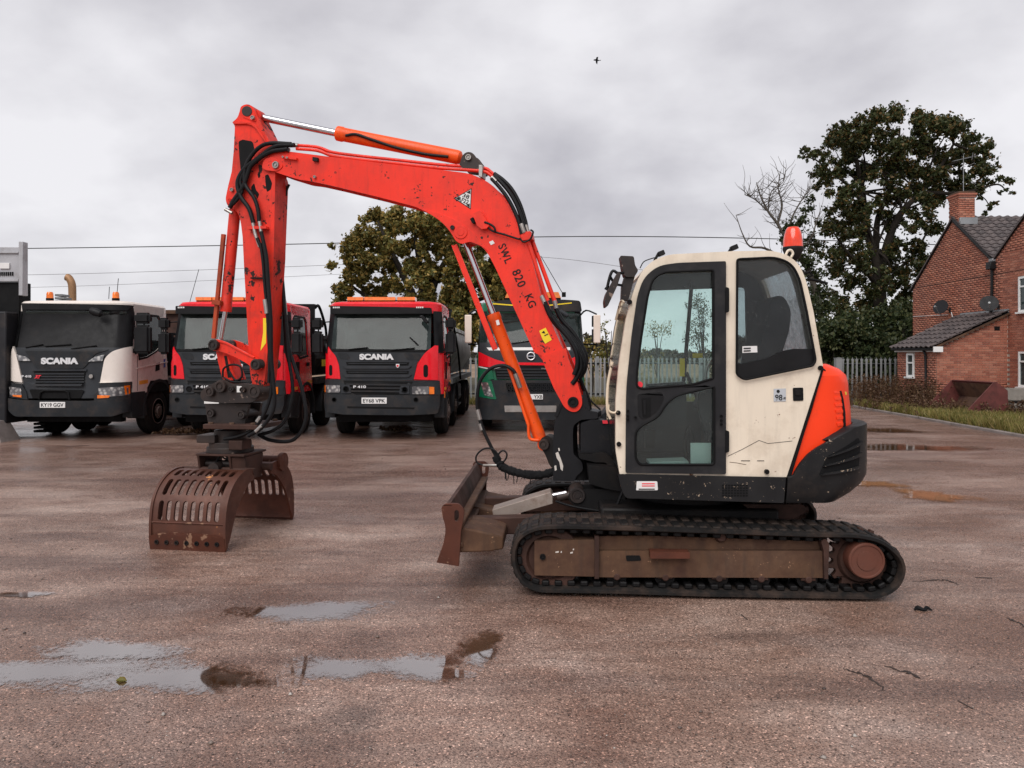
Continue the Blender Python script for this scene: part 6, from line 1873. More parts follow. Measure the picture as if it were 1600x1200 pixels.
    nm = put_text('SCANIA', F.at(616, 0, 0)[0] - F.at(562.5, 0, 0)[0], 0.125, (x, K.fn(0.2, 1.7) - 0.032, z), M['chromeletter'], T, 'maker_letters', F, bold=0.06, depth=0.02)
    x, z = F.at(564, 604, 0)
    put_text('P 410', 0.26, 0.055, (x, -0.125, z), M['chromeletter'], T, 'model_letters', F, bold=0.03, depth=0.012)
    x, z = F.at(622, 571.5, 0)
    mb = MB(F); mb.prism([(x + a * 0.036, z + b * 0.042) for a, b in ((-1, 0.9), (1, 0.9), (1, -0.2), (0.5, -0.8), (0, -1), (-0.5, -0.8), (-1, -0.2))], -0.06, -0.045); em = mb.build('shield_emblem', M['chromeletter'], T, 0.003)
    mb = MB(F); mb.prism(circ(x, z, 0.022, 12), -0.064, -0.06); link('emblem_centre', mb.mesh('emblem_centre', M['redpaint'], 0, T), em)
    # wipers
    for (a, b) in (((545, 546), (575, 543)), ((610, 547), (648, 544)), ((640, 527), (653, 539))):
        mb = MB(F); p, q = F.at(*a, 0), F.at(*b, 0)
        mb.tube([(p[0], K.fn(p[0], p[1]) - 0.035, p[1]), (q[0], K.fn(q[0], q[1]) - 0.03, q[1])], 0.014, 6); mb.build('wiper', M['dull'], T)
    mb = MB(F); p, q = F.at(657, 494, 0), F.at(669, 503, 0)
    mb.prism([(p[0] - 0.02, p[1]), (p[0] + 0.05, p[1] + 0.02), (q[0] + 0.03, q[1]), (q[0] - 0.02, q[1] - 0.05)], -0.12, 0.02); mb.build('kerb_mirror', M['black'], T, 0.02)
    # light bar
    x0, z0 = F.at(544, 470.5, 0.5); x1, z1 = F.at(649, 464.5, 0.5)
    lb = K.fb('light_bar', x0, x1, 0.45, 0.7, z0 - 0.02, z0 + 0.02, M['dull'], 0.01)
    for a, b in ((0.0, 0.235), (0.25, 0.71), (0.74, 1.0)):
        mb = MB(F); mb.box(x0 + (x1 - x0) * a, x0 + (x1 - x0) * b, 0.42, 0.72, z0 + 0.01, z1); link('bar_lens', mb.mesh('bar_lens', M['amberpale'], 35, T), lb)
    mb = MB(F); mb.box(x0 + 0.3, x0 + 0.4, 0.5, 0.65, z0 - 0.08, z0 - 0.01); mb.box(x1 - 0.4, x1 - 0.3, 0.5, 0.65, z0 - 0.08, z0 - 0.01); link('bar_foot', mb.mesh('bar_foot', M['dull'], 35, T), lb)
    # mirrors
    K.mirror(1.40, [(1.78, 2.26), (2.30, 2.55)], 0.25, 1); K.mirror(-1.40, [(1.78, 2.26), (2.30, 2.55)], 0.25, -1)
    # door details
    K.side_panel('door_shut_line', [(0.52, 1.0), (0.54, 1.0), (0.54, 1.95), (0.52, 1.95)], M['dull'], 0.002, 0.003)
    K.side_panel('door_shut_line', [(1.66, 1.0), (1.68, 1.0), (1.68, 2.6), (1.66, 2.6)], M['dull'], 0.002, 0.003)
    K.side_panel('side_vent', [(0.62, 1.25), (0.92, 1.25), (0.92, 1.62), (0.66, 1.62)], M['dull'], 0.008, 0.01, bevel=0.004)
    K.side_panel('door_handle', [(1.45, 1.52), (1.62, 1.52), (1.62, 1.60), (1.45, 1.60)], M['dull'], 0.03, 0.03, bevel=0.008)
    K.side_panel('reflective_stripe', [(1.5, 1.12), (1.9, 1.12), (1.9, 1.19), (1.5, 1.19)], M['orangestripe'], 0.004, 0.004)
    K.side_panel('reflective_stripe', [(0.42, 1.02), (0.8, 1.02), (0.8, 1.08), (0.42, 1.08)], M['orangestripe'], 0.004, 0.004)
    K.side_panel('step_panel', [(0.30, 0.45), (0.95, 0.45), (0.85, 0.98), (0.30, 0.98)], M['bumper'], 0.004, 0.2, tuck=False)
    K.side_panel('side_indicator', [(0.34, 0.86), (0.48, 0.86), (0.48, 1.0), (0.34, 1.0)], M['amber'], 0.02, 0.02, tuck=False)
    K.side_panel('step_panel', [(0.30, 0.45), (0.95, 0.45), (0.85, 0.98), (0.30, 0.98)], M['bumper'], 0.004, 0.2, tuck=False, side=-1)
    K.arch(1.48, M['bumper']); K.arch(1.48, M['bumper'], side=-1)
    K.chassis(9.2, [1.48, 3.38, 6.9, 8.25])
    K.arch(3.38, M['bumper']); K.arch(3.38, M['bumper'], side=-1)
    return K
def slotpx(cx, cy, w, h): return [(p[0], p[1]) for p in slot(cx, cy, w, h, 4)]

TF3 = Frame(-2.69, 15.3, 0.5)
T3 = empty('tipper_truck', 'red tipper lorry with silver body and plate EY68 VPK, right of the excavator arm', 'lorry', TF3.M, 'red lorries in the row')
old_style(TF3, T3, 'EY68 VPK')
T2 = copy_tree(T3)
tipper(TF3, T3, -1.24, 1.24, 2.25, 9.2, 1.30, 2.35, M['alu'], 2.86)
K3 = Truck(TF3, T3)
K3.fb('fuel_tank', 0.75, 1.2, 4.2, 5.6, 0.55, 1.0, M['galv'], 0.06)
mb = MB(TF3)
for k in range(3): mb.box(1.0, 1.22, 4.25 + k * 0.0, 5.4, 0.42 + k * 0.22, 0.46 + k * 0.22)
mb.build('side_guard', M['galv'], T3, 0.005)
mb = MB(TF3); mb.tube([(1.27, 2.2, 2.55), (1.30, 3.3, 1.9), (1.28, 4.4, 1.15)], 0.025, 8, smooth=3); mb.build('sheet_arm', M['dull'], T3)
# second red lorry: same cab, its own body
TF2 = Frame(-5.92, 15.3, 0.5)
T2.matrix_world = TF2.M; ROOT[T2.name] = TF2.M.copy()
T2['label'] = 'red tipper lorry with a dark body, partly hidden behind the excavator arm'
def relink_children(o):
    for c in o.children: ROOT[c.name] = ROOT[T2.name]; relink_children(c)
relink_children(T2)
tipper(TF2, T2, -1.24, 1.24, 2.3, 8.9, 1.30, 2.15, M['tippergrey'], 2.98, ribs=4)
K2 = Truck(TF2, T2)
mb = MB(TF2)
mb.tube([(1.15, 2.5, 2.9), (1.2, 2.7, 2.95), (1.22, 3.2, 2.5), (1.2, 3.4, 2.2)], 0.035, 8, smooth=4)
mb.box(0.9, 1.2, 2.3, 3.0, 2.3, 2.35); mb.build('sheet_frame', M['dull'], T2)
K2.side_panel('body_sign', [(3.0, 1.78), (3.9, 1.72), (3.9, 2.0), (3.0, 2.05)], M['stickergrey'], 0.05, 0.01, tuck=False)
K2.side_panel('body_sign', [(2.7, 1.5), (3.4, 1.5), (3.4, 1.66), (2.7, 1.66)], M['yellow'], 0.03, 0.01, tuck=False)
# its plate is behind the quick hitch: take the copied characters off
def strip_plate(o):
    for c in list(o.children):
        strip_plate(c)
        if c.name.startswith('plate_letters'): bpy.data.objects.remove(c)
strip_plate(T2)
mb = MB(TF2); mb.tube([(-0.98, 0.5, 2.88), (-0.78, 0.5, 3.6)], 0.006, 5); mb.build('aerial', M['dull'], T2)

# ---- white lorry
WF = Frame(-9.27, 15.3, 0)
TW = empty('tipper_truck', 'white lorry with two amber beacons and plate KY19 GGV, leftmost of the row', 'lorry', WF.M)
K = Truck(WF, TW)
wwin = [(0.56, 2.0), (0.60, 2.55), (0.75, 2.63), (1.55, 2.63), (1.74, 2.5), (1.76, 2.05), (1.35, 1.86), (0.95, 1.74), (0.62, 1.70)]
hollow_cab(K, M['white'], wwin, ztop=2.92)
cabin_interior(K)
K.dp('screen_surround', [(25, 475, 3), (194, 477, 3), (196, 545, 2), (26, 545, 2)], M['black'], 0.006, 0.01, holes=[WF.pl([(33, 485), (187, 486), (189, 540), (31, 541)], 0.02)])
K.dp('windscreen', [(32, 484.5, 2), (188, 485.5, 2), (190, 541, 2), (30, 542, 2)], M['screen'], 0.002, 0.004)
K.dp('roof_visor', [(25, 473, 2), (195, 475.5, 2), (190, 484, 2), (32, 483, 2)], M['black'], 0.05, 0.06)
K.dp('front_panel', [(24, 543), (196, 543), (183, 548, 6), (168, 556, 6), (160, 580, 4), (158, 622), (37, 622), (38, 597), (28, 556)], M['grille'], 0.018, 0.03)
K.dp('nose_panel', [(40, 546, 3), (172, 546, 3), (150, 553, 4), (141, 566, 4), (132, 576, 4), (60, 577, 4), (52, 566, 4), (44, 553, 4)], M['bumper'], 0.034, 0.02)
K.dp('corner_panel', [(18, 541), (26, 552, 3), (29.5, 565), (37, 597.5, 1), (13, 595), (13, 560)], M['white'], 0.040, 0.06)
K.dp('corner_panel', [(196, 541), (176, 549, 6), (165, 560, 6), (158, 598, 1), (199, 597), (199, 541)], M['white'], 0.040, 0.06)
K.dp('upper_lamp', [(28, 553.5, 1), (44, 557.5, 2), (51, 564, 1), (31, 563.5, 1)], M['lens'], 0.05, 0.02)
K.dp('upper_lamp', [(165, 554, 1), (150, 557.5, 2), (140, 565, 1), (162, 564, 1)], M['lens'], 0.05, 0.02)
K.dp('grille_opening', [(55, 580, 3), (136, 580, 3), (132, 599, 3), (60, 599, 3)], M['dull'], 0.036, 0.01)
for k in range(4): K.dp('grille_bar', [(57, 583 + k * 4.2), (134, 583 + k * 4.2), (134, 585 + k * 4.2), (57, 585 + k * 4.2)], M['grille'], 0.046, 0.012)
K.dp('grille_rim', [(52, 577, 2), (138, 577, 2), (138, 579.5), (52, 579.5)], M['grille'], 0.055, 0.03)
K.dp('grille_rim', [(57, 599.5), (134, 599.5), (132, 603, 2), (60, 603, 2)], M['grille'], 0.055, 0.03)
K.dp('grille_opening', [(50, 608, 3), (136, 609, 3), (130, 622), (56, 622)], M['dull'], 0.036, 0.01)
for pts in ([(15, 604, 2), (38, 606, 2), (39, 620, 2), (18, 617, 2)], [(158, 606, 2), (190, 604, 2), (195, 606), (195, 618), (160, 620, 3)]):
    K.dp('headlight', pts, M['lens'], 0.055, 0.04)
for pts in ([(24, 616.5), (39, 617), (39, 620.5), (25, 619)], [(157, 617), (176, 617.5), (174, 621), (157, 622)], [(192, 603), (195.5, 602.5), (196, 616), (193, 617)]):
    K.dp('indicator_lamp', pts, M['amber'], 0.06, 0.03)
K.dp('headlight_surround', [(13, 597), (38, 600), (46, 612), (48, 624), (14, 620)], M['bumper'], 0.045, 0.05)
K.dp('headlight_surround', [(160, 599), (199, 597), (199, 622), (152, 626), (150, 618), (158, 610)], M['bumper'], 0.045, 0.05)
K.dp('bumper', [(13, 622, 2), (50, 625), (140, 626), (199, 622, 2), (199, 642, 4), (180, 650, 4), (30, 650, 4), (14, 640, 4)], M['bumper'], 0.08, 0.10)
x, z = WF.at(88.5, 632, 0); PL = 0.52
pl_ = K.fb('number_plate', x - PL / 2, x + PL / 2, -0.145, -0.12, z - 0.06, z + 0.06, M['sticker'], 0.004)
pt = put_text('KY19 GGV', PL * 0.88, 0.078, (x, -0.1465, z), M['ink'], TW, 'plate_letters', WF, bold=0.012); pt.parent = pl_
mb = MB(WF)
pth = [WF.at(66, 623, 0), WF.at(68, 613, 0), WF.at(74, 610, 0), WF.at(106, 610, 0), WF.at(111, 613, 0), WF.at(113, 624, 0)]
mb.tube([(a, -0.10, b) for a, b in pth], 0.022, 6); mb.build('step_bar', M['dull'], TW)
x, z = WF.at(95.5, 564, 0)
put_text('SCANIA', 0.77, 0.135, (x, -0.042, z), M['chromeletter'], TW, 'maker_letters', WF, bold=0.06, depth=0.02)
x, z = WF.at(43, 588, 0); put_text('P 410', 0.20, 0.05, (x, -0.03, z), M['chromeletter'], TW, 'model_letters', WF, bold=0.03, depth=0.012)
x, z = WF.at(61.5, 588.5, 0); put_text('XT', 0.14, 0.07, (x, -0.052, z), M['pink'], TW, 'badge_letters', WF, bold=0.06, shear=0.4, depth=0.012)
x, z = WF.at(144, 588, 0); mb = MB(WF); mb.prism(circ(x, z, 0.042, 16), -0.055, -0.035); mb.build('round_emblem', M['steel'], TW, 0.003)
for a, b in (((40, 543), (66, 538)), ((70, 541), (110, 538)), ((112, 545), (150, 540))):
    mb = MB(WF); p, q = WF.at(*a, 0), WF.at(*b, 0); mb.tube([(p[0], K.fn(p[0], p[1]) - 0.03, p[1]), (q[0], K.fn(q[0], q[1]) - 0.03, q[1])], 0.014, 6); mb.build('wiper', M['dull'], TW)
mb = MB(WF); p = WF.at(150, 486, 0)
mb.lathe((p[0] - 0.12, -0.02, p[1] + 0.02), (1, 0, -0.35), [(0, 0.0), (0.02, 0.06), (0.12, 0.085), (0.24, 0.07), (0.30, 0.0)], 14); mb.build('kerb_mirror', M['black'], TW)
for a, hz_, hh in ((78, 468, 0.17), (181, 468, 0.17)):
    x, z = WF.at(a, 467.5, 0.6)
    mb = MB(WF); mb.lathe((x, 0.6, z - 0.03), (0, 0, 1), [(0, 0), (0, 0.075), (0.05, 0.075), (0.06, 0)], 18); bb = mb.build('beacon', M['dull'], TW, 0, 35)
    mb = MB(WF); mb.lathe((x, 0.6, z + 0.02), (0, 0, 1), [(0, 0.07), (0.10, 0.066), (0.135, 0.05), (0.14, 0)], 18); link('beacon_lens', mb.mesh('beacon_lens', M['amber'], 35, TW), bb)
mb = MB(WF)
p = [WF.at(a, b, 2.15) for a, b in ((113, 480), (113, 455), (112, 443), (108, 435), (104, 433))]
mb.tube([(a, 2.15, b) for a, b in p], 0.085, 14, smooth=4); mb.build('exhaust_stack', M['tan'], TW, 0, 50)
for a, b, c, d in ((170, 467, 171, 448), (183, 457, 185, 435)):
    mb = MB(WF); p, q = WF.at(a, b, 0.7), WF.at(c, d, 0.7); mb.tube([(p[0], 0.7, p[1]), (q[0], 0.7, q[1])], 0.007, 5); mb.build('aerial', M['dull'], TW)
K.mirror(1.46, [(1.80, 2.40), (2.43, 2.66)], 0.35, 1, w=0.34); K.mirror(-1.36, [(1.80, 2.40), (2.43, 2.62)], 0.3, -1)
K.side_panel('door_shut_line', [(0.52, 1.0), (0.535, 1.0), (0.535, 1.75), (0.52, 1.75)], M['dull'], 0.002, 0.003)
K.side_panel('door_crease', [(0.5, 1.47), (1.9, 1.60), (1.9, 1.62), (0.5, 1.49)], M['white'], 0.012, 0.012)
K.side_panel('handle_recess', [(1.32, 1.40), (1.52, 1.43), (1.52, 1.60), (1.34, 1.57)], M['dull'], 0.006, 0.01)
K.side_panel('blue_sticker', [(1.72, 1.48), (1.80, 1.49), (1.80, 1.68), (1.72, 1.67)], M['blue'], 0.004, 0.004)
K.side_panel('reflective_stripe', [(0.6, 1.13), (0.98, 1.15), (0.98, 1.23), (0.6, 1.21)], M['orangestripe'], 0.004, 0.004)
K.side_panel('step_panel', [(0.30, 0.45), (0.95, 0.45), (0.85, 0.98), (0.30, 0.98)], M['bumper'], 0.004, 0.2, tuck=False)
K.side_panel('step_panel', [(0.30, 0.45), (0.95, 0.45), (0.85, 0.98), (0.30, 0.98)], M['bumper'], 0.004, 0.2, tuck=False, side=-1)
K.arch(1.50, M['bumper'], r=0.66); K.arch(1.50, M['bumper'], side=-1, r=0.66)
K.side_panel('arch_liner', [(0.95, 0.95), (0.95, 1.05), (1.1, 1.2), (1.9, 1.2), (1.95, 1.1), (1.95, 0.94)], M['dull'], 0.003, 0.004, tuck=False)
K.chassis(8.6, [1.50, 3.40, 6.6, 7.95])
tipper(WF, TW, -1.22, 1.22, 2.35, 8.6, 1.30, 2.10, M['tippergrey'], 2.30)

# ---- green, red and black lorry behind the boom
VF = Frame(0.44, 17.0, 0)
TV = empty('tipper_truck', 'green and red lorry with cream mirror backs, behind the excavator boom', 'lorry', VF.M)
K = Truck(VF, TV)
vwin = [(0.60, 1.95), (0.62, 2.62), (0.75, 2.70), (1.50, 2.70), (1.58, 2.60), (1.58, 1.80), (0.95, 1.75)]
hollow_cab(K, M['green'], vwin, ztop=3.02, scr=(1.88, 2.74))
cabin_interior(K)
K.dp('windscreen', [(752, 489, 3), (908, 489, 3), (912, 536, 3), (748, 536, 3)], M['screen'], 0.004, 0.006)
K.dp('roof_visor', [(766, 473, 8), (785, 468, 6), (880, 467.5, 6), (908, 469, 4), (911, 486, 3), (760, 486, 3)], M['bumper'], 0.06, 0.14)
K.dp('yellow_stripe', [(770, 473), (800, 475.5), (860, 475.5), (894, 472), (894, 473.6), (860, 477.3), (800, 477.3), (770, 475)], M['yellow'], 0.066, 0.01)
K.dp('front_panel', [(748, 535), (912, 535), (912, 548, 2), (900, 568), (762, 568), (748, 549)], M['grille'], 0.02, 0.03)
K.dp('white_stripe', [(760, 543), (891, 542.5), (891, 547), (764, 547.5)], M['sticker'], 0.034, 0.01)
x, z = VF.at(829.4, 556.5, 0)
mb = MB(VF)
P = [(x + 0.085 * math.cos(a), -0.045, z + 0.085 * math.sin(a)) for a in arc(28, 0, 2 * math.pi)]
mb.tube(P, 0.014, 8, caps=False)
mb.bar((x + 0.055, -0.045, z + 0.06), (x + 0.115, -0.045, z + 0.12), 0.024, 0.02, (0, 1, 0))
mb.bar((x - 0.09, -0.05, z), (x + 0.09, -0.05, z), 0.012, 0.04, (0, 1, 0))
em = mb.build('ring_emblem', M['chromeletter'], TV, 0, 40)
pt = put_text('VOLVO', 0.12, 0.026, (x, -0.058, z), M['blue'], TV, 'maker_letters', VF, bold=0.03); pt.parent = em
K.dp('red_band', [(747, 549, 2), (757, 554), (775, 562, 4), (790, 566), (870, 567), (893, 560), (912, 552), (912, 574), (893, 578), (868, 571), (790, 570), (770, 574, 3), (747, 572)], M['redpaint'], 0.036, 0.03)
K.dp('white_line', [(747, 572), (768, 576), (790, 571), (790, 572.2), (768, 577.5), (747, 574)], M['sticker'], 0.037, 0.02)
K.dp('green_corner', [(747, 574.5), (768, 578), (772, 592), (747, 597)], M['green'], 0.036, 0.03)
K.dp('green_corner', [(890, 579), (912, 575), (912, 597), (886, 594)], M['green'], 0.036, 0.03)
K.dp('grille_opening', [(772, 571), (888, 572), (884, 592), (776, 592)], M['dull'], 0.032, 0.02)
for k in range(4): K.dp('grille_bar', [(776, 576 + k * 4.6), (886, 576 + k * 4.6), (886, 577.6 + k * 4.6), (776, 577.6 + k * 4.6)], M['grille'], 0.042, 0.02)
x, z = VF.at(850, 576, 0); put_text('FMX', 0.12, 0.035, (x, -0.05, z), M['steel'], TV, 'model_letters', VF, bold=0.02)
K.dp('lower_front', [(748, 594, 4), (912, 594, 4), (912, 632), (748, 632)], M['bumper'], 0.05, 0.08)
K.dp('grille_opening', [(790, 598, 2), (880, 598, 2), (877, 612, 2), (793, 612, 2)], M['dull'], 0.056, 0.02)
hexes = []
for r_ in range(3):
    for c_ in range(14):
        hexes.append((795 + c_ * 6 + (r_ % 2) * 3, 601.5 + r_ * 4.2))
for hx_, hy_ in hexes[::1]:
    xx, zz = VF.at(hx_, hy_, 0); 
    if hx_ < 876:
        mb = MB(VF); mb.lathe((xx, K.fn(xx, zz) - 0.058, zz), (0, -1, 0), [(0, 0.034), (0.012, 0.034), (0.012, 0.026), (0.0, 0.026)], 6); mb.build('grille_cell', M['grille'], TV, 0, 0)
K.dp('headlight', [(751, 597, 2), (762, 597, 2), (771, 620, 2), (757, 617, 2)], M['lens'], 0.075, 0.03)
K.dp('headlight', [(909, 597, 2), (898, 597, 2), (889, 620, 2), (903, 617, 2)], M['lens'], 0.075, 0.03)
K.dp('headlight_surround', [(747, 594, 2), (768, 594, 3), (776, 624, 3), (748, 620)], M['green'], 0.062, 0.02)
K.dp('headlight_surround', [(912, 594, 2), (892, 594, 3), (884, 624, 3), (912, 620)], M['green'], 0.062, 0.02)
K.dp('bumper', [(744, 620, 3), (778, 626, 4), (788, 616, 4), (872, 616, 4), (882, 626, 4), (916, 620, 3), (914, 655, 4), (746, 655, 4)], M['bumper'], 0.085, 0.10)
K.dp('skid_plate', [(788, 633, 1), (869, 633, 1), (868, 643, 1), (789, 643, 1)], M['steel'], 0.10, 0.03)
x, z = VF.at(828.5, 619.5, 0)
pl_ = K.fb('number_plate', x - 0.285, x + 0.285, -0.155, -0.13, z - 0.06, z + 0.06, M['sticker'], 0.004)
x2, z = VF.at(840.5, 619.5, 0); pt = put_text('YXB', 0.19, 0.078, (x2, -0.1565, z), M['ink'], TV, 'plate_letters', VF, bold=0.012); pt.parent = pl_
x0, z0 = VF.at(789, 466, 0.6); x1, z1 = VF.at(876, 457, 0.6)
lb = K.fb('light_bar', x0, x1, 0.5, 0.75, z0 - 0.05, z0, M['dull'], 0.01)
mb = MB(VF)
for a, b in ((0, 0.45), (0.55, 1)):
    mb.prism([(x0 + (x1 - x0) * a, z0), (x0 + (x1 - x0) * b, z0), (x0 + (x1 - x0) * b - 0.06, z1), (x0 + (x1 - x0) * a + 0.06, z1)], 0.48, 0.77)
link('bar_lens', mb.mesh('bar_lens', M['amberpale'], 35, TV), lb)
for a, b in (((800, 537), (838, 531)), ((850, 537), (884, 531))):
    mb = MB(VF); p, q = VF.at(*a, 0), VF.at(*b, 0); mb.tube([(p[0], K.fn(p[0], p[1]) - 0.03, p[1]), (q[0], K.fn(q[0], q[1]) - 0.03, q[1])], 0.014, 6); mb.build('wiper', M['dull'], TV)
mb = MB(VF); p = VF.at(884, 489, 0)
mb.lathe((p[0] - 0.15, -0.05, p[1] + 0.06), (1, 0, -0.7), [(0, 0.0), (0.02, 0.04), (0.12, 0.055), (0.22, 0.05), (0.26, 0.0)], 12); mb.build('kerb_mirror', M['grille'], TV)
for sd, px in ((-1, 732), (1, 933)):
    xx = VF.at(px, 500, 0.1)[0]
    zt, zb = VF.at(px, 492, 0.1)[1], VF.at(px, 536, 0.1)[1]
    mb = MB(VF); mb.box(xx - 0.085, xx + 0.075, 0.06, 0.12, zb, zt)
    m_ = mb.build('wing_mirror', M['lightpanel'], TV, 0.02)
    mb = MB(VF); mb.box(xx - 0.11 * (1 if sd > 0 else 0.6), xx + 0.06, 0.12, 0.24, zb + 0.03, zb + 0.32); mb.box(xx - 0.11 * (1 if sd > 0 else 0.6), xx + 0.06, 0.12, 0.24, zb + 0.38, zt - 0.02)
    link('mirror_housing', mb.mesh('mirror_housing', M['black'], 35, TV), m_)
    mb = MB(VF); mb.tube([(sd * 1.15, 0.5, zt - 0.02), (sd * 1.3, 0.35, zt + 0.12), (xx, 0.2, zt + 0.02)], 0.02, 6, smooth=3); link('mirror_arm', mb.mesh('mirror_arm', M['black'], 40, TV), m_); mb = MB(VF); mb.tube([(sd * 1.2, 0.5, zb - 0.02), (xx, 0.2, zb - 0.03), (xx, 0.2, zb + 0.1)], 0.02, 6)
    link('mirror_arm', mb.mesh('mirror_arm', M['black'], 40, TV), m_)
mb = MB(VF); p, q = VF.at(880, 460, 0.6), VF.at(845, 400, 0.6); mb.tube([(p[0], 0.6, p[1]), (q[0], 0.6, q[1])], 0.008, 5); mb.box(p[0] - 0.03, p[0] + 0.06, 0.55, 0.65, p[1] - 0.06, p[1] + 0.05); mb.build('aerial', M['dull'], TV)
K.arch(1.50, M['bumper']); K.arch(1.50, M['bumper'], side=-1)
K.side_panel('step_panel', [(0.30, 0.45), (0.95, 0.45), (0.85, 0.98), (0.30, 0.98)], M['bumper'], 0.004, 0.2, tuck=False)
K.side_panel('step_panel', [(0.30, 0.45), (0.95, 0.45), (0.85, 0.98), (0.30, 0.98)], M['bumper'], 0.004, 0.2, tuck=False, side=-1)
K.chassis(8.6, [1.50, 3.40, 6.6, 7.95])
tipper(VF, TV, -1.20, 1.20, 2.35, 8.6, 1.30, 2.10, M['tippergrey'], 2.96)

# ---- grey-headed body at the left edge
LF = Frame(-12.2, 15.6, 0)
TL = empty('parked_tipper_body', 'dark tipper body with pale grey headboard, at the left edge', 'tipper body', LF.M)
def lbox(name, x0, x1, y0, y1, z0, z1, mat, bev=0.01, parent=TL):
    mb = MB(LF); mb.box(x0, x1, y0, y1, z0, z1); return mb.build(name, mat, parent, bev)
xr = LF.at(38, 0, 0)[0]; xe = -1.6
zz = lambda py: LF.at(0, py, 0)[1]
lbox('headboard', xe, xr - 0.05, 0, 0.08, zz(440), zz(386), M['greyalu'])
lbox('headboard_rail', xe, xr - 0.10, -0.04, 0.0, zz(396), zz(393), M['greyalu'], 0.004)
lbox('headboard_rail', xe, xr - 0.10, -0.05, 0.0, zz(440), zz(436.5), M['greyalu'], 0.004)
lbox('corner_post', xr - 0.09, xr, -0.05, 0.12, zz(462), zz(378), M['greyalu'])
lbox('headboard_window', xr - 0.5, xr - 0.30, -0.03, -0.002, zz(420), zz(411), M['sticker'], 0.004)
for k in range(7): lbox('mesh_bar', xr - 0.52 + k * 0.045, xr - 0.50 + k * 0.045, -0.02, -0.002, zz(431), zz(425), M['dull'], 0)
lbox('lower_front', xe, xr - 0.12, 0.01, 0.4, 1.0, zz(440.5), M['dull'])
lbox('cab_block', xe, xr - 0.15, -0.35, 1.4, 0.35, zz(488), M['tippergrey'], 0.03)
for k in range(3): lbox('step', xr - 0.1 + k * 0.0, xr + 0.16 - k * 0.05, 1.2, 1.5, zz(466) + k * 0.07, zz(466) + 0.05 + k * 0.07, M['galv'], 0.003)
lbox('side_wall', xr - 0.16, xr - 0.10, 0.4, 5.0, 0.9, 2.6, M['tippergrey'])
mb = MB(LF)
for k in range(5): mb.box(xr - 0.0, xr + 0.25, 0.3 + 0.0, 0.5, 0.10 + k * 0.08, 0.15 + k * 0.08)
mb.build('ladder', M['dull'], TL)
wheel(LF, TL, xr + 0.35, 1.9, out=1)
GP = empty('concrete_block', 'small grey tapered concrete block standing at the left edge in front of the dark body', 'block', Matrix.Translation((-10.6, 15.2, 0)))
mb = MB(); mb.loft([[(-0.35, -0.3, 0), (0.30, -0.3, 0), (0.30, 0.3, 0), (-0.35, 0.3, 0)], [(-0.3, -0.2, 0.42), (0.12, -0.2, 0.42), (0.12, 0.2, 0.42), (-0.3, 0.2, 0.42)]]); me = mb.mesh('block', M['kerb'], 35, raw=True)
o = link('block', me, GP)
# ------------------------------------------------------------------ HOUSE
XW = 15.65                       # plane of the tall wall that faces the yard
HS = empty('brick_house', 'red brick house with brown tiled roofs, chimney and lean-to, at the right edge', 'house', Matrix.Translation((XW, 24, 0)))
HM = HS.matrix_world.copy(); HI = ROOT[HS.name].inverted()
YV, ZV, YA, ZA, YB, ZE = 24.0, 4.83, 26.2, 6.56, 28.85, 4.33
YC = 18.6
gab = [(YB, 0), (YB, ZE), (YA, ZA), (YV, ZV), (21.8, 6.56), (19.4, ZE + 0.3), (19.4, 0)]
def wall_x(name, x, pts, th, mat, holes=()):
    loops = [pts] + list(holes)
    tris = tessellate_polygon([[Vector((p[0], p[1], 0)) for p in l] for l in loops]); flat = [p for l in loops for p in l]
    mb = MB()
    a = [mb.bm.verts.new((x, p[0], p[1])) for p in flat]; b = [mb.bm.verts.new((x + th, p[0], p[1])) for p in flat]
    for t in tris: mb.poly([a[i] for i in t]); mb.poly([b[i] for i in reversed(t)])
    k = 0
    for l in loops:
        for i in range(len(l)): mb.poly([a[k + i], a[k + (i + 1) % len(l)], b[k + (i + 1) % len(l)], b[k + i]])
        k += len(l)
    bmesh.ops.transform(mb.bm, matrix=HI, verts=mb.bm.verts[:])
    return link(name, mb.mesh(name, mat, 0, raw=True), HS)
wins = [(21.55, 22.82, 3.10, 4.18), (21.55, 22.82, 0.80, 1.88)]
WALL = wall_x('wall', XW, gab, 0.25, M['mortar'], [[(a, c), (b, c), (b, d), (a, d)] for a, b, c, d in wins])
def hb(name, x0, x1, y0, y1, z0, z1, mat, bevel=0.0, parent=None):
    mb = MB(); mb.box(x0, x1, y0, y1, z0, z1); bmesh.ops.transform(mb.bm, matrix=HI, verts=mb.bm.verts[:])
    o = link(name, mb.mesh(name, mat, 35, raw=True), parent or HS)
    if bevel:
        b = o.modifiers.new('bevel', 'BEVEL'); b.width = bevel; b.segments = 1
    return o
XL, YF_, YBK, ZLE, ZLT = 13.37, 23.3, 25.65, 1.98, 3.06
# lean-to walls
hb('lean_to_wall', XL + 0.012, XL + 0.2, YF_ + 0.2, YBK, 0, ZLE, M['mortar'])
mb = MB(); mb.prism([(XL + 0.012, 0), (XW, 0), (XW, ZLT), (XL + 0.012, ZLE)], YF_ + 0.012, YF_ + 0.2); bmesh.ops.transform(mb.bm, matrix=HI, verts=mb.bm.verts[:])
LW = link('lean_to_wall', mb.mesh('lean_to_wall', M['mortar'], 0, raw=True), HS)
hb('lean_to_wall', XL + 0.012, XW, YBK - 0.1, YBK, 0, ZLE, M['mortar'])
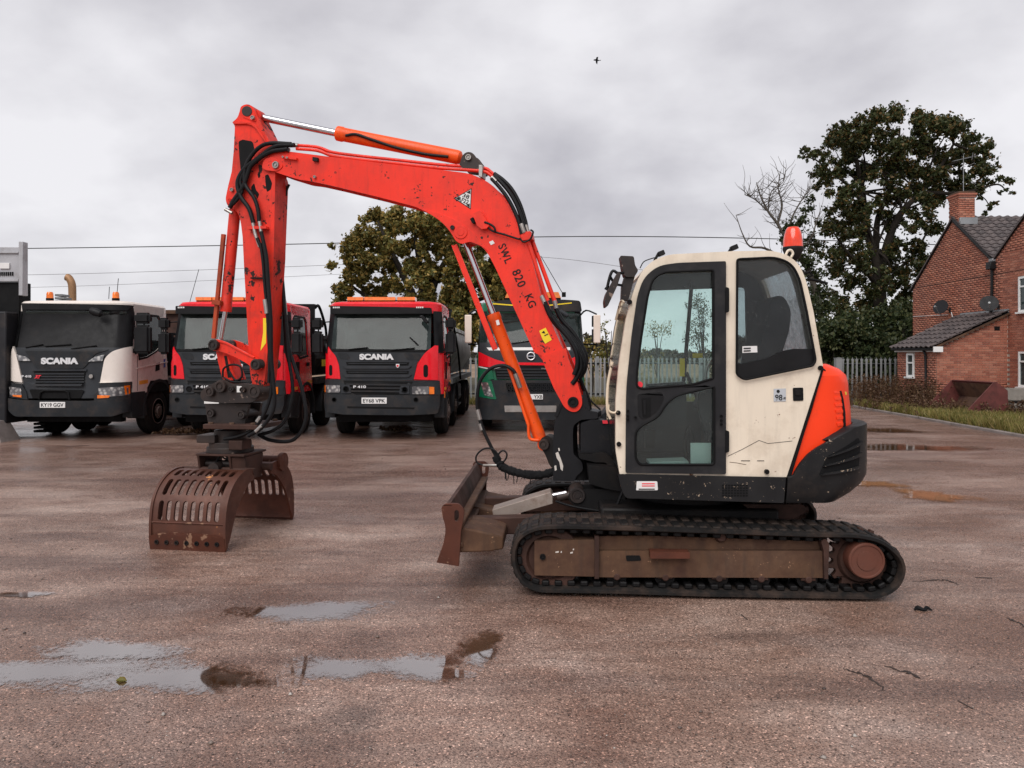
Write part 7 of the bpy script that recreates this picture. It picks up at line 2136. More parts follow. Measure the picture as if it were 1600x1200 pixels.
# bricks
BL, BH, BD, J = 0.215, 0.065, 0.012, 0.010
def brick_mesh(L, along):
    b = MB()
    if along == 'y': b.box(-BD, 0.004, -L / 2, L / 2, -BH / 2, BH / 2)
    else: b.box(-L / 2, L / 2, -BD, 0.004, -BH / 2, BH / 2)
    return b.mesh('brick', M['brick'], 0, raw=True)
def inpoly(p, poly):
    c = False
    for i in range(len(poly)):
        a, b = poly[i], poly[i - 1]
        if (a[1] > p[1]) != (b[1] > p[1]) and p[0] < (b[0] - a[0]) * (p[1] - a[1]) / (b[1] - a[1]) + a[0]: c = not c
    return c
def course(poly, holes=(), L=BL):
    us = [p[0] for p in poly]; zs = [p[1] for p in poly]
    out = []
    z = min(zs) + BH / 2 + 0.01; row = 0
    while z < max(zs):
        u = min(us) + (0 if row % 2 else -(L + J) / 2)
        while u < max(us) + L:
            c = u + L / 2
            lo, hi = u, u + L
            sp = []
            for i in range(len(poly)):
                a, b = poly[i], poly[i - 1]
                if (a[1] > z) != (b[1] > z): sp.append((b[0] - a[0]) * (z - a[1]) / (b[1] - a[1]) + a[0])
            sp.sort()
            for s0, s1 in zip(sp[::2], sp[1::2]):
                q0, q1 = max(lo, s0), min(hi, s1)
                for h in holes:
                    if h[2] - 0.03 < z < h[3] + 0.03:
                        if q0 < h[0] < q1: q1 = h[0] - 0.004
                        elif q0 < h[1] < q1: q0 = h[1] + 0.004
                        elif h[0] <= q0 and q1 <= h[1]: q1 = q0
                if q1 - q0 > 0.04: out.append(((q0 + q1) / 2, z, q1 - q0))
            u += L + J
        z += BH + J; row += 1
    return out
bm_y, bm_x = brick_mesh(BL, 'y'), brick_mesh(BL, 'x')
def place(mesh, parent, pos, l, ax):
    return link('brick', mesh, parent, HI @ Matrix.Translation(pos) @ Matrix.Scale(l / BL, 4, ax))
def bulk(name, items, along, plane, parent, flip=1):
    V, Fc = [], []
    f8 = [(0, 3, 2, 1), (4, 5, 6, 7), (0, 1, 5, 4), (1, 2, 6, 5), (2, 3, 7, 6), (3, 0, 4, 7)]
    n = 0
    for c, z, BLx in items:
        d = BD + rng.uniform(-0.002, 0.002)
        if along == 'y': x0, x1, y0, y1 = plane - d, plane + 0.004, c - BLx / 2, c + BLx / 2
        else: x0, x1, y0, y1 = c - BLx / 2, c + BLx / 2, plane - d, plane + 0.004
        z0, z1 = z - BH / 2, z + BH / 2
        V += [(x0, y0, z0), (x1, y0, z0), (x1, y1, z0), (x0, y1, z0), (x0, y0, z1), (x1, y0, z1), (x1, y1, z1), (x0, y1, z1)]
        Fc += [tuple(i + n for i in f) for f in f8]; n += 8
    me = np_mesh(name, V, Fc, M['brick']); me.transform(HI)
    o = link(name, me, parent); o['kind'] = 'stuff'; return o
front = [p for p in course([(XL, 0.0), (XW - 0.02, 0.0), (XW - 0.02, ZLT - 0.05), (XL, ZLE - 0.02)])]
front.sort(key=lambda p: p[1] < 0.9)
for p in front[:230]: place(bm_x, LW, (p[0], YF_ + 0.012, p[1]), p[2], (1, 0, 0))
if front[230:]: bulk('brickwork', front[230:], 'x', YF_ + 0.012, LW)
mainb = course([(p[0], p[1]) for p in gab], wins)
mainb = [p for p in mainb if not (YF_ < p[0] < YBK and p[1] < 1.9)]
near = sorted([p for p in mainb if 21.5 < p[0] < 24.2 and p[1] < 5.0], key=lambda p: abs(p[0] - 22.9))[:300]
ns = set(near)
for p in near: place(bm_y, WALL, (XW, p[0], p[1]), p[2], (0, 1, 0))
bulk('brickwork', [p for p in mainb if p not in ns], 'y', XW, WALL)
LS = hb('lean_to_side', XL + 0.010, XL + 0.02, YF_, YBK, 0, ZLE, M['mortar'])
bulk('brickwork', course([(YF_, 0), (YBK, 0), (YBK, ZLE - 0.03), (YF_, ZLE - 0.03)], [(24.55, 25.05, 1.02, 1.85)]), 'y', XL + 0.012, LS)
# windows
def window(x, y0, y1, z0, z1, bars):
    fr = MB()
    t = 0.06
    X0, X1 = x - 0.03, x + 0.04
    fr.box(X0, X1, y0, y0 + t, z0, z1); fr.box(X0, X1, y1 - t, y1, z0, z1)
    fr.box(X0 + 0.003, X1 - 0.003, y0 + t, y1 - t, z0, z0 + t); fr.box(X0 + 0.003, X1 - 0.003, y0 + t, y1 - t, z1 - t, z1)
    for b in bars: fr.box(X0 + 0.005, X1 - 0.005, y0 + t, y1 - t, z0 + (z1 - z0) * b - 0.025, z0 + (z1 - z0) * b + 0.025)
    bmesh.ops.transform(fr.bm, matrix=HI, verts=fr.bm.verts[:])
    w = link('window', fr.mesh('window', M['upvc'], 35, raw=True), HS)
    hb('window_pane', x + 0.005, x + 0.012, y0 + t * 0.8, y1 - t * 0.8, z0 + t * 0.8, z1 - t * 0.8, M['houseglass'], parent=w)
    hb('window_sill', x - 0.09, x + 0.04, y0 - 0.06, y1 + 0.06, z0 - 0.06, z0 - 0.003, M['upvc'], 0.006, parent=w)
for a, b, c, d in wins: window(XW, a, b, c, d, [0.72]); hb('room_wall', XW + 0.22, XW + 0.24, a, b, c, d, M['interior'])
window(XL, 24.58, 25.02, 1.05, 1.83, [0.6])
hb('air_brick', XW - 0.45, XW - 0.28, YF_ - 0.012, YF_ + 0.01, 2.55, 2.68, M['castdark'])
# string course
hb('string_course', XW - 0.016, XW, 19.4, YB, 4.38 + 0.0, 4.40, M['castdark'])
# roofs and tiles
def tile_mesh(along_ridge, w=0.30, L=0.40):
    """waved tile; x across, y up the slope"""
    b = MB(); n = 8
    top = []
    prof = [(-w / 2 + w * k / n, 0.05 * (math.cos(2 * math.pi * k / n) * 0.5 + 0.5)) for k in range(n + 1)]
    b.loft([[(x, 0, z + 0.03) for x, z in prof] + [(x, 0, z) for x, z in prof[::-1]], [(x, L, z) for x, z in prof] + [(x, L, z - 0.018) for x, z in prof[::-1]]])
    return b.mesh('roof_tile', M['tile'], 50, raw=True)
tm = tile_mesh(0)
def tiled(name, origin, across, up, ncol, nrow, cw=0.295, gauge=0.30):
    """origin: lower corner; across, up unit vectors"""
    A, U = Vector(across).normalized(), Vector(up).normalized(); N_ = A.cross(U)
    if N_.z < 0: N_ = -N_; 
    O = Vector(origin)
    w, l = ncol * cw, nrow * gauge
    mb = MB(); q = [O, O + A * w, O + A * w + U * l, O + U * l]
    mb.loft([[p - N_ * 0.02 for p in q], [p - N_ * 0.08 for p in q]]); bmesh.ops.transform(mb.bm, matrix=HI, verts=mb.bm.verts[:])
    r = link(name, mb.mesh(name, M['castdark'], 0, raw=True), HS)
    Rm = Matrix((A, U, N_)).transposed()
    if Rm.determinant() < 0: Rm = Matrix((-A, U, N_)).transposed()
    for j in range(nrow):
        for i in range(ncol):
            p = O + A * (cw * (i + 0.5)) + U * (gauge * j) + N_ * 0.004
            mm = (Rm @ Matrix.Rotation(R(-1.8 + rng.uniform(-0.5, 0.5)), 3, 'X')).to_4x4(); mm.translation = p
            link('roof_tile', tm, r, HI @ mm)
    return r
sl = (Vector((0, YA - YV, ZA - ZV))).normalized(); Ls = math.hypot(YA - YV, ZA - ZV)
tiled('roof', (XW - 0.06, YV + 0.02, ZV + 0.06), (1, 0, 0), sl, 13, 12, gauge=Ls / 12)
# hidden far slopes as plain sheets
def roofsheet(pts):
    mb = MB(); mb.loft([[Vector(p) for p in pts], [Vector(p) - Vector((0, 0, 0.06)) for p in pts]]); bmesh.ops.transform(mb.bm, matrix=HI, verts=mb.bm.verts[:])
    link('roof', mb.mesh('roof', M['tile'], 0, raw=True), HS)
roofsheet([(XW - 0.08, YA, ZA + 0.08), (XW + 9, YA, ZA + 0.08), (XW + 9, YB + 0.1, ZE + 0.02), (XW - 0.08, YB + 0.1, ZE + 0.02)])
roofsheet([(XW - 0.08, YV - 0.02, ZV + 0.06), (XW + 9, YV - 0.02, ZV + 0.06), (XW + 9, 21.8, ZA + 0.06), (XW - 0.08, 21.8, ZA + 0.06)])
roofsheet([(XW - 0.08, 21.8, ZA + 0.055), (XW + 9, 21.8, ZA + 0.055), (XW + 9, 19.3, ZE + 0.3), (XW - 0.08, 19.3, ZE + 0.3)])
mb = MB()
for a, b in (((YB + 0.12, ZE - 0.03), (YA, ZA + 0.06)), ((YV - 0.01, ZV + 0.02), (21.8, ZA + 0.04)), ((YV + 0.02, ZV + 0.04), (YA, ZA + 0.06))):
    mb.bar((XW - 0.05, a[0], a[1]), (XW - 0.05, b[0], b[1]), 0.07, 0.05, (1, 0, 0))
bmesh.ops.transform(mb.bm, matrix=HI, verts=mb.bm.verts[:])
link('verge_trim', mb.mesh('verge_trim', M['gutter'], 35, raw=True), HS)
for k in range(22):
    mb = MB(); mb.tube([(XW - 0.06 + k * 0.42, YA, ZA + 0.05), (XW + 0.345 + k * 0.42, YA, ZA + 0.05)], 0.075, 10); bmesh.ops.transform(mb.bm, matrix=HI, verts=mb.bm.verts[:])
    link('ridge_tile', mb.mesh('ridge_tile', M['tile'], 50, raw=True), HS)
us = Vector((XW - XL + 0.18, 0, ZLT - ZLE + 0.08)).normalized(); Ll = math.hypot(XW - XL + 0.18, ZLT - ZLE + 0.08)
tiled('lean_to_roof', (XL - 0.18, YBK + 0.15, ZLE + 0.02), (0, -1, 0), us, 9, 8, gauge=Ll / 8, cw=0.285)
mb = MB(); mb.bar((XL - 0.14, YF_ - 0.06, ZLE + 0.0), (XW, YF_ - 0.06, ZLT + 0.03), 0.05, 0.10, (0, 1, 0)); bmesh.ops.transform(mb.bm, matrix=HI, verts=mb.bm.verts[:])
link('verge_board', mb.mesh('verge_board', M['frame'], 0, raw=True), HS)
hb('flashing', XW - 0.04, XW - 0.015, YF_ - 0.05, YBK + 0.1, ZLT + 0.05, ZLT + 0.17, M['lead'])
hb('fascia_board', XL - 0.05, XL - 0.02, YF_ - 0.12, YBK + 0.1, ZLE - 0.10, ZLE - 0.0, M['upvc'])
hb('fascia_end', XL - 0.16, XL + 0.14, YF_ - 0.135, YF_ - 0.105, ZLE - 0.11, ZLE + 0.06, M['upvc'])
def ht(name, pts, r, mat, n=10):
    mb = MB(); mb.tube(pts, r, n); bmesh.ops.transform(mb.bm, matrix=HI, verts=mb.bm.verts[:]); return link(name, mb.mesh(name, mat, 50, raw=True), HS)
ht('gutter', [(XL - 0.12, YF_ - 0.1, ZLE - 0.02), (XL - 0.12, YBK + 0.1, ZLE - 0.0)], 0.05, M['gutter'])
ht('drainpipe', [(XL - 0.10, YF_ + 0.55, ZLE - 0.05), (XL - 0.06, YF_ + 0.5, ZLE - 0.2), (XL - 0.06, YF_ + 0.45, 0.15), (XL - 0.16, YF_ + 0.35, 0.06)], 0.038, M['gutter'])
ht('drainpipe', [(XW - 0.07, YV, ZV - 0.15), (XW - 0.07, YV, ZV - 0.9), (XW - 0.07, YV + 0.05, ZLT + 0.12)], 0.045, M['gutter'])
hb('rain_hopper', XW - 0.2, XW - 0.01, YV - 0.13, YV + 0.13, ZV - 0.28, ZV - 0.03, M['gutter'], 0.02)
hb('valley_lead', XW - 0.12, XW + 0.02, YV - 0.1, YV + 0.1, ZV - 0.02, ZV + 0.07, M['lead'], 0.01)
# chimney
CX0, CX1, CY0, CY1 = XW + 0.02, XW + 0.56, YA - 0.30, YA + 0.30
CH = hb('chimney', CX0, CX1, CY0, CY1, ZA - 0.7, 7.32, M['mortar'])
def chim_bricks():
    it = course([(CY0, ZA - 0.7), (CY1, ZA - 0.7), (CY1, 7.30), (CY0, 7.30)])
    bulk('brickwork', it, 'y', CX0, CH)
    it = course([(CX0, ZA - 0.2), (CX1, ZA - 0.2), (CX1, 7.30), (CX0, 7.30)])
    bulk('brickwork', it, 'x', CY0, CH)
chim_bricks()
hb('chimney_cap', CX0 - 0.03, CX1 + 0.03, CY0 - 0.03, CY1 + 0.03, 7.30, 7.38, M['brick'], 0.005, CH)
hb('chimney_cap', CX0 - 0.06, CX1 + 0.06, CY0 - 0.06, CY1 + 0.06, 7.383, 7.45, M['brick'], 0.005, CH)
hb('chimney_cap', CX0 - 0.02, CX1 + 0.02, CY0 - 0.02, CY1 + 0.02, 7.453, 7.52, M['frame'], 0.01, CH)
hb('chimney_flashing', CX0 - 0.03, CX1 + 0.04, CY0 - 0.12, CY0 - 0.014, ZA - 0.22, ZA + 0.02, M['lead'], 0.01, CH)
# dishes
def dish(name, y, z, label, tilt, dx=0.0):
    D = empty(name, label, 'satellite dish', Matrix.Translation((XW, y, z)), 'satellite dishes on the house wall')
    mb = MB()
    n = Vector((-0.80, -0.5, 0.32)).normalized() if tilt else Vector((-0.5, -0.8, 0.30)).normalized()
    c = Vector((-0.32 - dx, 0, 0))
    mb.lathe(c, n, [(0.06, 0.26), (0.03, 0.19), (0.010, 0.10), (0.0, 0.0), (-0.015, 0.0), (-0.002, 0.10), (0.018, 0.19), (0.05, 0.265)], 26)
    me = mb.mesh('dish', M['dish'], 50, raw=True); link('dish_bowl', me, D)
    mb = MB(); e = c + n * 0.42 + Vector((0, 0, -0.12))
    mb.tube([c + Vector((0, 0, -0.28)), c + n * 0.2 + Vector((0, 0, -0.26)), e], 0.014, 6); mb.cyl(e - n * 0.06, e + n * 0.03, 0.035, n=10)
    link('feed_arm', mb.mesh('feed_arm', M['galv'], 40, raw=True), D)
    mb = MB(); mb.tube([c, (-0.06, 0, -0.1), (0, 0, -0.12)], 0.022, 6); mb.box(-0.02, 0.0, -0.06, 0.06, -0.2, -0.02)
    link('wall_bracket', mb.mesh('wall_bracket', M['dish'], 40, raw=True), D)
dish('satellite_dish', 26.4, 3.48, 'dark oval satellite dish in the middle of the brick gable wall', True)
dish('satellite_dish', 23.75, 3.42, 'dark round satellite dish below the drainpipe above the lean-to roof', False)
ht('dish_cable', [(XW - 0.02, 26.3, 3.3), (XW - 0.02, 26.2, 3.06)], 0.012, M['upvc'], 5)
ht('dish_cable', [(XW - 0.02, 26.5, 3.22), (XW - 0.02, 28.8, 3.28)], 0.009, M['upvc'], 5)
# aerial on the chimney
AE = empty('television_aerial', 'thin television aerial on a pole above the chimney', 'aerial', Matrix.Translation((XW + 0.35, YA, 7.4)))
mb = MB(); mb.tube([(0, 0, 0), (0, 0, 1.45)], 0.012, 6); mb.tube([(-0.35, 0, 1.25), (0.35, 0.1, 1.42)], 0.009, 5)
for k in range(9):
    x = -0.32 + k * 0.08; z = 1.26 + (x + 0.35) * 0.24
    mb.tube([(x - 0.02, -0.16, z - 0.02), (x + 0.02, 0.18, z + 0.02)], 0.006, 4)
mb.tube([(0.30, 0, 1.30), (0.34, 0.0, 1.55)], 0.006, 4); mb.tube([(0.2, 0, 1.1), (0.42, 0.05, 1.2)], 0.006, 4)
link('aerial_mast', mb.mesh('aerial_mast', M['galv'], 40, raw=True), AE)

# ------------------------------------------------------------------ rusty loader bucket
BK = empty('loader_bucket', 'dark red rusty steel loader bucket lying open in front of the lean-to wall', 'bucket', Matrix.Translation((13.2, 21.6, 0.08)))
def bko(name, mb, mat, bevel=0.006):
    o = link(name, mb.mesh(name, mat, 30, raw=True), BK)
    if bevel: b = o.modifiers.new('bevel', 'BEVEL'); b.width = bevel; b.segments = 1
    return o
# opening towards -x, width along y
for y in (-1.0, 0.97):
    mb = MB(); mb.prism([(-0.60, 0.0), (-0.56, 0.10), (0.22, 0.93), (0.30, 0.95), (0.62, 0.70), (0.64, 0.0)], y, y + 0.03); bko('side_plate', mb, M['skip'])
mb = MB(); mb.prism([(0.22, 0.93), (0.30, 0.95), (0.34, 0.90), (0.27, 0.86)], -0.97, 0.97); bko('top_lip', mb, M['skip'], 0.01)
mb = MB(); mb.prism([(0.26, 0.87), (0.30, 0.88), (0.50, 0.45), (0.36, 0.06), (0.32, 0.06), (0.45, 0.45)], -0.968, 0.968); bko('back_plate', mb, M['skipin'])
mb = MB(); mb.prism([(-0.62, 0.0), (0.34, 0.03), (0.34, 0.06), (-0.62, 0.02)], -0.968, 0.968); bko('floor_plate', mb, M['skip'])
# stone / concrete blocks by the house
for k, (x, y, z, w, d, h, lab) in enumerate(((14.75, 21.25, 0.05, 0.9, 0.4, 0.32, 'lower of two pale concrete trough blocks at the right edge beneath the house window'), (14.72, 21.5, 0.45, 0.9, 0.3, 0.36, 'upper pale concrete trough block at the right edge beneath the house window'))):
    E = empty('concrete_block', lab, 'block', Matrix.Translation((x, y, z)))
    mb = MB(); mb.box(-w / 2, w / 2, -d / 2, d / 2, 0, h); bmesh.ops.bevel(mb.bm, geom=mb.bm.edges[:], offset=0.02, segments=2, affect='EDGES')
    link('block', mb.mesh('block', M['stone'], 40, raw=True), E)
    if k == 1:
        mb = MB(); mb.box(-w / 2 + 0.05, w / 2 - 0.05, -0.12, 0.12, -0.09, -0.003); link('bearer', mb.mesh('bearer', M['castdark'], 0, raw=True), E)

# ------------------------------------------------------------------ palisade fences
def pale_mesh(h, w=0.068):
    b = MB()
    o = [(-w / 2, 0), (w / 2, 0), (w / 2, h - 0.16), (w / 2 + 0.022, h - 0.06), (w * 0.22, h - 0.09), (0, h), (-w * 0.22, h - 0.09), (-w / 2 - 0.022, h - 0.06), (-w / 2, h - 0.16)]
    b.prism(o, -0.004, 0.004, fn=lambda x, y, z: (x, y + (0.018 if abs(x) < 0.012 else 0.0), z))
    return b.mesh('pale', M['galv'], 0, raw=True)
def fence(x0, y0, x1, y1, h, label, gap=(), zb=0.03):
    d = Vector((x1 - x0, y1 - y0, 0)); L = d.length; a = math.atan2(d.y, d.x)
    Fm = Matrix.Translation((x0, y0, zb)) @ Matrix.Rotation(a, 4, 'Z')
    E = empty('palisade_fence', label, 'fence', Fm)
    pm = pale_mesh(h)
    n = int(L / 0.172)
    for k in range(n):
        link('pale', pm, E, Matrix.Translation(((k + 0.5) * 0.172, -0.03, 0.02)) @ Matrix.Rotation(R(rng.uniform(-0.8, 0.8)), 4, 'Y'))
    for z in (0.28, h - 0.27):
        mb = MB(); mb.box(0, L, -0.022, 0.012, z, z + 0.05); mb.box(0, L, -0.022, -0.016, z - 0.0, z + 0.06); link('rail', mb.mesh('rail', M['galv'], 0, raw=True), E)
    k = 0.0
    while k <= L:
        mb = MB(); mb.box(k - 0.05, k + 0.05, 0.02, 0.12, -0.05, h + 0.02 if k else h + 0.0); link('fence_post', mb.mesh('fence_post', M['galv'], 0, raw=True), E); k += 2.75
fence(-2.3, 27.6, 4.3, 27.6, 1.68, 'galvanised palisade fence seen between the two right-hand lorries and left of the cab')
fence(4.35, 27.7, 11.6, 27.7, 1.68, 'galvanised palisade fence seen through the excavator cab window')
fence(11.75, 26.5, 15.6, 26.5, 1.66, 'galvanised palisade fence between the excavator and the brick house')
GPo = empty('gate_post', 'square galvanised post at the left end of the fence beside the house', 'post', Matrix.Translation((11.62, 26.35, 0)))
mb = MB(); mb.box(-0.10, 0.10, -0.10, 0.10, 0, 1.66); mb.box(-0.11, 0.11, -0.11, 0.11, 1.663, 1.68); link('post', mb.mesh('post', M['galv'], 35, raw=True), GPo)
mb = MB(); mb.box(-0.30, -0.14, -0.05, 0.05, 1.22, 1.36); link('latch_box', mb.mesh('latch_box', M['galv'], 35, raw=True), GPo)

# ------------------------------------------------------------------ vegetation
def leaf_quads(C, size, up=0.0, elong=1.6):
    """C (n,3) centres; returns quads, each its own island"""
    n = len(C)
    a = rng.normal(size=(n, 3)); a /= np.linalg.norm(a, axis=1, keepdims=True)
    if up: a[:, 2] = a[:, 2] * (1 - up) + up * np.sign(a[:, 2]); a /= np.linalg.norm(a, axis=1, keepdims=True)
    b = rng.normal(size=(n, 3)); b -= (a * b).sum(1, keepdims=True) * a; b /= np.linalg.norm(b, axis=1, keepdims=True)
    c = np.cross(a, b)
    s = (size * rng.uniform(0.6, 1.35, n))[:, None]
    b = b * s * elong * 0.5; c = c * s * 0.5
    V = np.stack([C - b, C + c * 0.9 + a * s * 0.12, C + b, C - c * 0.9 + a * s * 0.12], 1).reshape(-1, 3)
    return V, np.arange(n * 4).reshape(-1, 4)
def clump_points(clusters, dens, shell=0.55):
    P = []
    for (x, y, z, r) in clusters:
        n = max(8, int(dens * r * r))
        # twigs: several small tufts spread in the ball, leaves gathered round each
        nt_ = max(3, int(n / 22))
        d = rng.normal(size=(nt_, 3)); d /= np.linalg.norm(d, axis=1, keepdims=True)
        rad = r * rng.uniform(shell * 0.5, 1.0, (nt_, 1)) ** 0.7
        t = np.array([x, y, z]) + d * rad * np.array([1.0, 1.0, 0.85])
        k = rng.integers(0, nt_, n)
        P.append(t[k] + rng.normal(size=(n, 3)) * r * np.where(rng.random((n, 1)) < 0.85, 0.25, 0.5))
    return np.concatenate(P)
def tree(name, label, cat, base, clusters, limbs, leafm, barkm, size, dens, kind_trunk='trunk', extra=()):
    T = empty(name, label, cat, Matrix.Translation(base))
    I = ROOT[T.name].inverted()
    mb = MB()
    for pts, r0, r1 in limbs:
        P = smooth_path([Vector(p) for p in pts], 5)
        mb.tube(P, [r0 + (r1 - r0) * k / (len(P) - 1) for k in range(len(P))], 8)
    bmesh.ops.transform(mb.bm, matrix=I, verts=mb.bm.verts[:])
    link(kind_trunk, mb.mesh(kind_trunk, barkm, 60, raw=True), T)
    if clusters:
        V, Fq = leaf_quads(clump_points(clusters, dens), size)
        me = np_mesh('crown', V, Fq, leafm); me.transform(I)
        link('crown', me, T)
    return T
def wp(px, py, d): return ((px - CXP) / FPX * d, d, EYE + (HYP - py) / FPX * d)
rt = random.Random(11)

# big dark oak: clumps follow its crown as measured, each at its own depth in the crown
D1 = 40.0
oak = [(1275, 245, 14), (1300, 225, 17), (1322, 205, 18), (1345, 195, 18), (1370, 187, 18), (1400, 182, 18), (1430, 186, 18), (1460, 196, 18), (1488, 206, 17), (1512, 222, 16), (1535, 232, 13), (1550, 262, 15), (1562, 280, 12), (1530, 262, 14),
       (1300, 262, 15), (1325, 240, 18), (1350, 228, 19), (1380, 222, 19), (1412, 222, 20), (1444, 228, 19), (1472, 240, 18), (1500, 248, 16), (1290, 285, 11),
       (1340, 268, 18), (1372, 262, 18), (1405, 260, 18), (1440, 268, 18), (1470, 278, 18), (1500, 285, 15), (1520, 300, 12), (1540, 320, 9), (1345, 300, 15), (1312, 300, 14),
       (1380, 300, 14), (1415, 305, 14), (1445, 310, 17), (1472, 320, 16), (1318, 332, 16), (1300, 355, 16), (1330, 365, 17), (1352, 340, 14), (1285, 385, 14), (1310, 395, 18), (1340, 400, 18), (1405, 345, 15), (1432, 350, 15), (1460, 360, 16), (1400, 385, 14), (1425, 395, 16), (1450, 400, 14),
       (1300, 430, 18), (1330, 440, 18), (1410, 430, 16), (1435, 440, 14), (1295, 470, 18), (1320, 480, 20), (1350, 470, 14), (1420, 470, 18), (1570, 300, 6), (1263, 248, 7), (1388, 415, 13), (1345, 425, 14), (1392, 452, 13), (1360, 482, 16), (1388, 500, 18), (1450, 425, 14), (1330, 505, 18), (1410, 500, 18), (1365, 330, 12), (1425, 330, 13), (1390, 345, 12), (1350, 385, 12)]
cl = []
for (x, y, r) in oak:
    for _ in range(5):
        dd = D1 + rt.uniform(-2.8, 2.8)
        p = wp(x + rt.gauss(0, 8.5), y + rt.gauss(0, 8), dd)
        cl.append((*p, r / FPX * dd * rt.uniform(0.35, 0.72)))
for _ in range(150):
    a = rt.uniform(0, 6.283); q = math.sqrt(rt.random())
    x = 1412 + 142 * q * math.cos(a); y = 275 + 105 * q * math.sin(a)
    if y > 300: x = 1375 + (x - 1412) * 0.62; y = 300 + (y - 300) * 2.6
    cl.append((*wp(x, y, D1 + rt.uniform(-2.5, 2.5)), rt.uniform(6, 11) / FPX * D1))
def L_(pts, r0, r1, D=D1):
    r0 *= 0.72; r1 *= 0.8
    return ([wp(x, y, D + dz) for x, y, dz in pts], r0, r1)
limbs = [L_([(1378, 560, 0), (1376, 500, 0), (1374, 440, 0), (1368, 390, 0)], 0.55, 0.36),
         L_([(1372, 420, 0), (1352, 350, .3), (1348, 300, .5), (1338, 250, .5), (1330, 210, 0)], 0.34, 0.08),
         L_([(1374, 430, 0), (1390, 370, -.5), (1410, 330, -1), (1440, 300, -1), (1470, 260, -1), (1490, 225, -1)], 0.34, 0.07),
         L_([(1368, 395, 0), (1372, 340, 1), (1392, 290, 1), (1402, 240, 1), (1406, 200, 1)], 0.26, 0.06),
         L_([(1350, 320, .4), (1325, 290, 0), (1300, 270, 0), (1275, 250, 0), (1262, 246, 0)], 0.13, 0.03),
         L_([(1345, 290, .5), (1362, 265, .5), (1390, 250, .5), (1412, 225, .5)], 0.14, 0.04),
         L_([(1440, 300, -1), (1480, 302, -1), (1520, 298, -1), (1558, 288, -1), (1574, 300, -1)], 0.15, 0.03),
         L_([(1470, 262, -1), (1505, 250, -1), (1540, 235, -1)], 0.10, 0.03),
         L_([(1372, 450, 0), (1350, 420, -1), (1325, 395, -1), (1300, 360, -1)], 0.20, 0.05),
         L_([(1376, 455, 0), (1400, 425, 1), (1430, 395, 1), (1455, 350, 1)], 0.20, 0.05),
         L_([(1410, 330, -1), (1400, 300, -1), (1380, 270, -1), (1372, 235, -1)], 0.12, 0.03),
         L_([(1520, 298, -1), (1540, 312, -1), (1548, 330, -1)], 0.05, 0.02),
         L_([(1345, 290, .3), (1320, 262, .3), (1305, 235, .3)], 0.08, 0.02)]
# extra wandering twigs from limbs so gaps show branchwork
for _ in range(70):
    c = cl[rt.randrange(len(cl))]
    src = limbs[rt.randrange(3)][0]; s = src[rt.randrange(1, len(src))]
    if (Vector(s) - Vector(c[:3])).length < 4.5:
        mid = (Vector(s) + Vector(c[:3])) / 2 + Vector((rt.uniform(-.4, .4), rt.uniform(-.4, .4), rt.uniform(-.2, .5)))
        limbs.append(([s, tuple(mid), c[:3]], 0.07, 0.015))
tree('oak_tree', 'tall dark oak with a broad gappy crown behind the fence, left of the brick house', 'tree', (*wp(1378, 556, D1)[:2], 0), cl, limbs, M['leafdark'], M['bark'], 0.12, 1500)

# bare, ivy-clad tree to its left
D2 = 35.0
def L2(pts, r0, r1):
    r0 *= 0.7; r1 *= 0.7
    return ([wp(x, y, D2 + dz) for x, y, dz in pts], r0, r1)
limbs = [L2([(1290, 560, 0), (1280, 480, 0), (1262, 420, 0), (1240, 385, 0)], 0.26, 0.16),
         L2([(1262, 420, 0), (1235, 385, 0), (1215, 350, 0), (1200, 330, 0), (1188, 305, 0), (1182, 285, 0)], 0.15, 0.03),
         L2([(1215, 350, 0), (1222, 320, .3), (1216, 295, .3), (1219, 268, .3)], 0.09, 0.015),
         L2([(1200, 330, 0), (1180, 312, 0), (1163, 304, 0)], 0.06, 0.015),
         L2([(1262, 430, 0), (1225, 405, 0), (1195, 388, 0), (1172, 385, 0), (1160, 365, 0), (1150, 336, 0)], 0.12, 0.02),
         L2([(1240, 385, 0), (1235, 350, .4), (1248, 320, .4), (1262, 300, .4)], 0.10, 0.02),
         L2([(1248, 395, 0), (1268, 370, -.4), (1276, 345, -.4), (1282, 330, -.4)], 0.08, 0.02),
         L2([(1200, 332, 0), (1205, 300, 0), (1224, 284, 0), (1228, 262, 0)], 0.05, 0.01)]
def twigs(limbs, n, D, rr, up=0.5, ln=1.0):
    out = []
    for _ in range(n):
        pts, r0, r1 = limbs[rr.randrange(1, len(limbs))]
        i = rr.randrange(1, len(pts)); q = rr.random()
        s = Vector(pts[i - 1]) * (1 - q) + Vector(pts[i]) * q
        d = Vector((rr.uniform(-1, 1), rr.uniform(-1, 1), rr.uniform(-0.2, 1))).normalized()
        l = ln * rr.uniform(0.3, 1.0)
        P = [s]
        for k in range(3):
            d = (d + Vector((rr.uniform(-.4, .4), rr.uniform(-.4, .4), rr.uniform(-.1, .4)))).normalized(); P.append(P[-1] + d * l / 3)
        out.append(([tuple(p) for p in P], 0.016, 0.005))
    return out
limbs += twigs(limbs, 190, D2, rt, ln=1.5)
ivy = [(1262, 330, 9), (1255, 345, 9), (1240, 355, 11), (1232, 372, 12), (1248, 385, 12), (1262, 405, 14), (1270, 430, 15), (1276, 455, 16), (1285, 480, 18), (1270, 372, 9), (1225, 360, 7), (1268, 312, 7), (1290, 510, 20)]
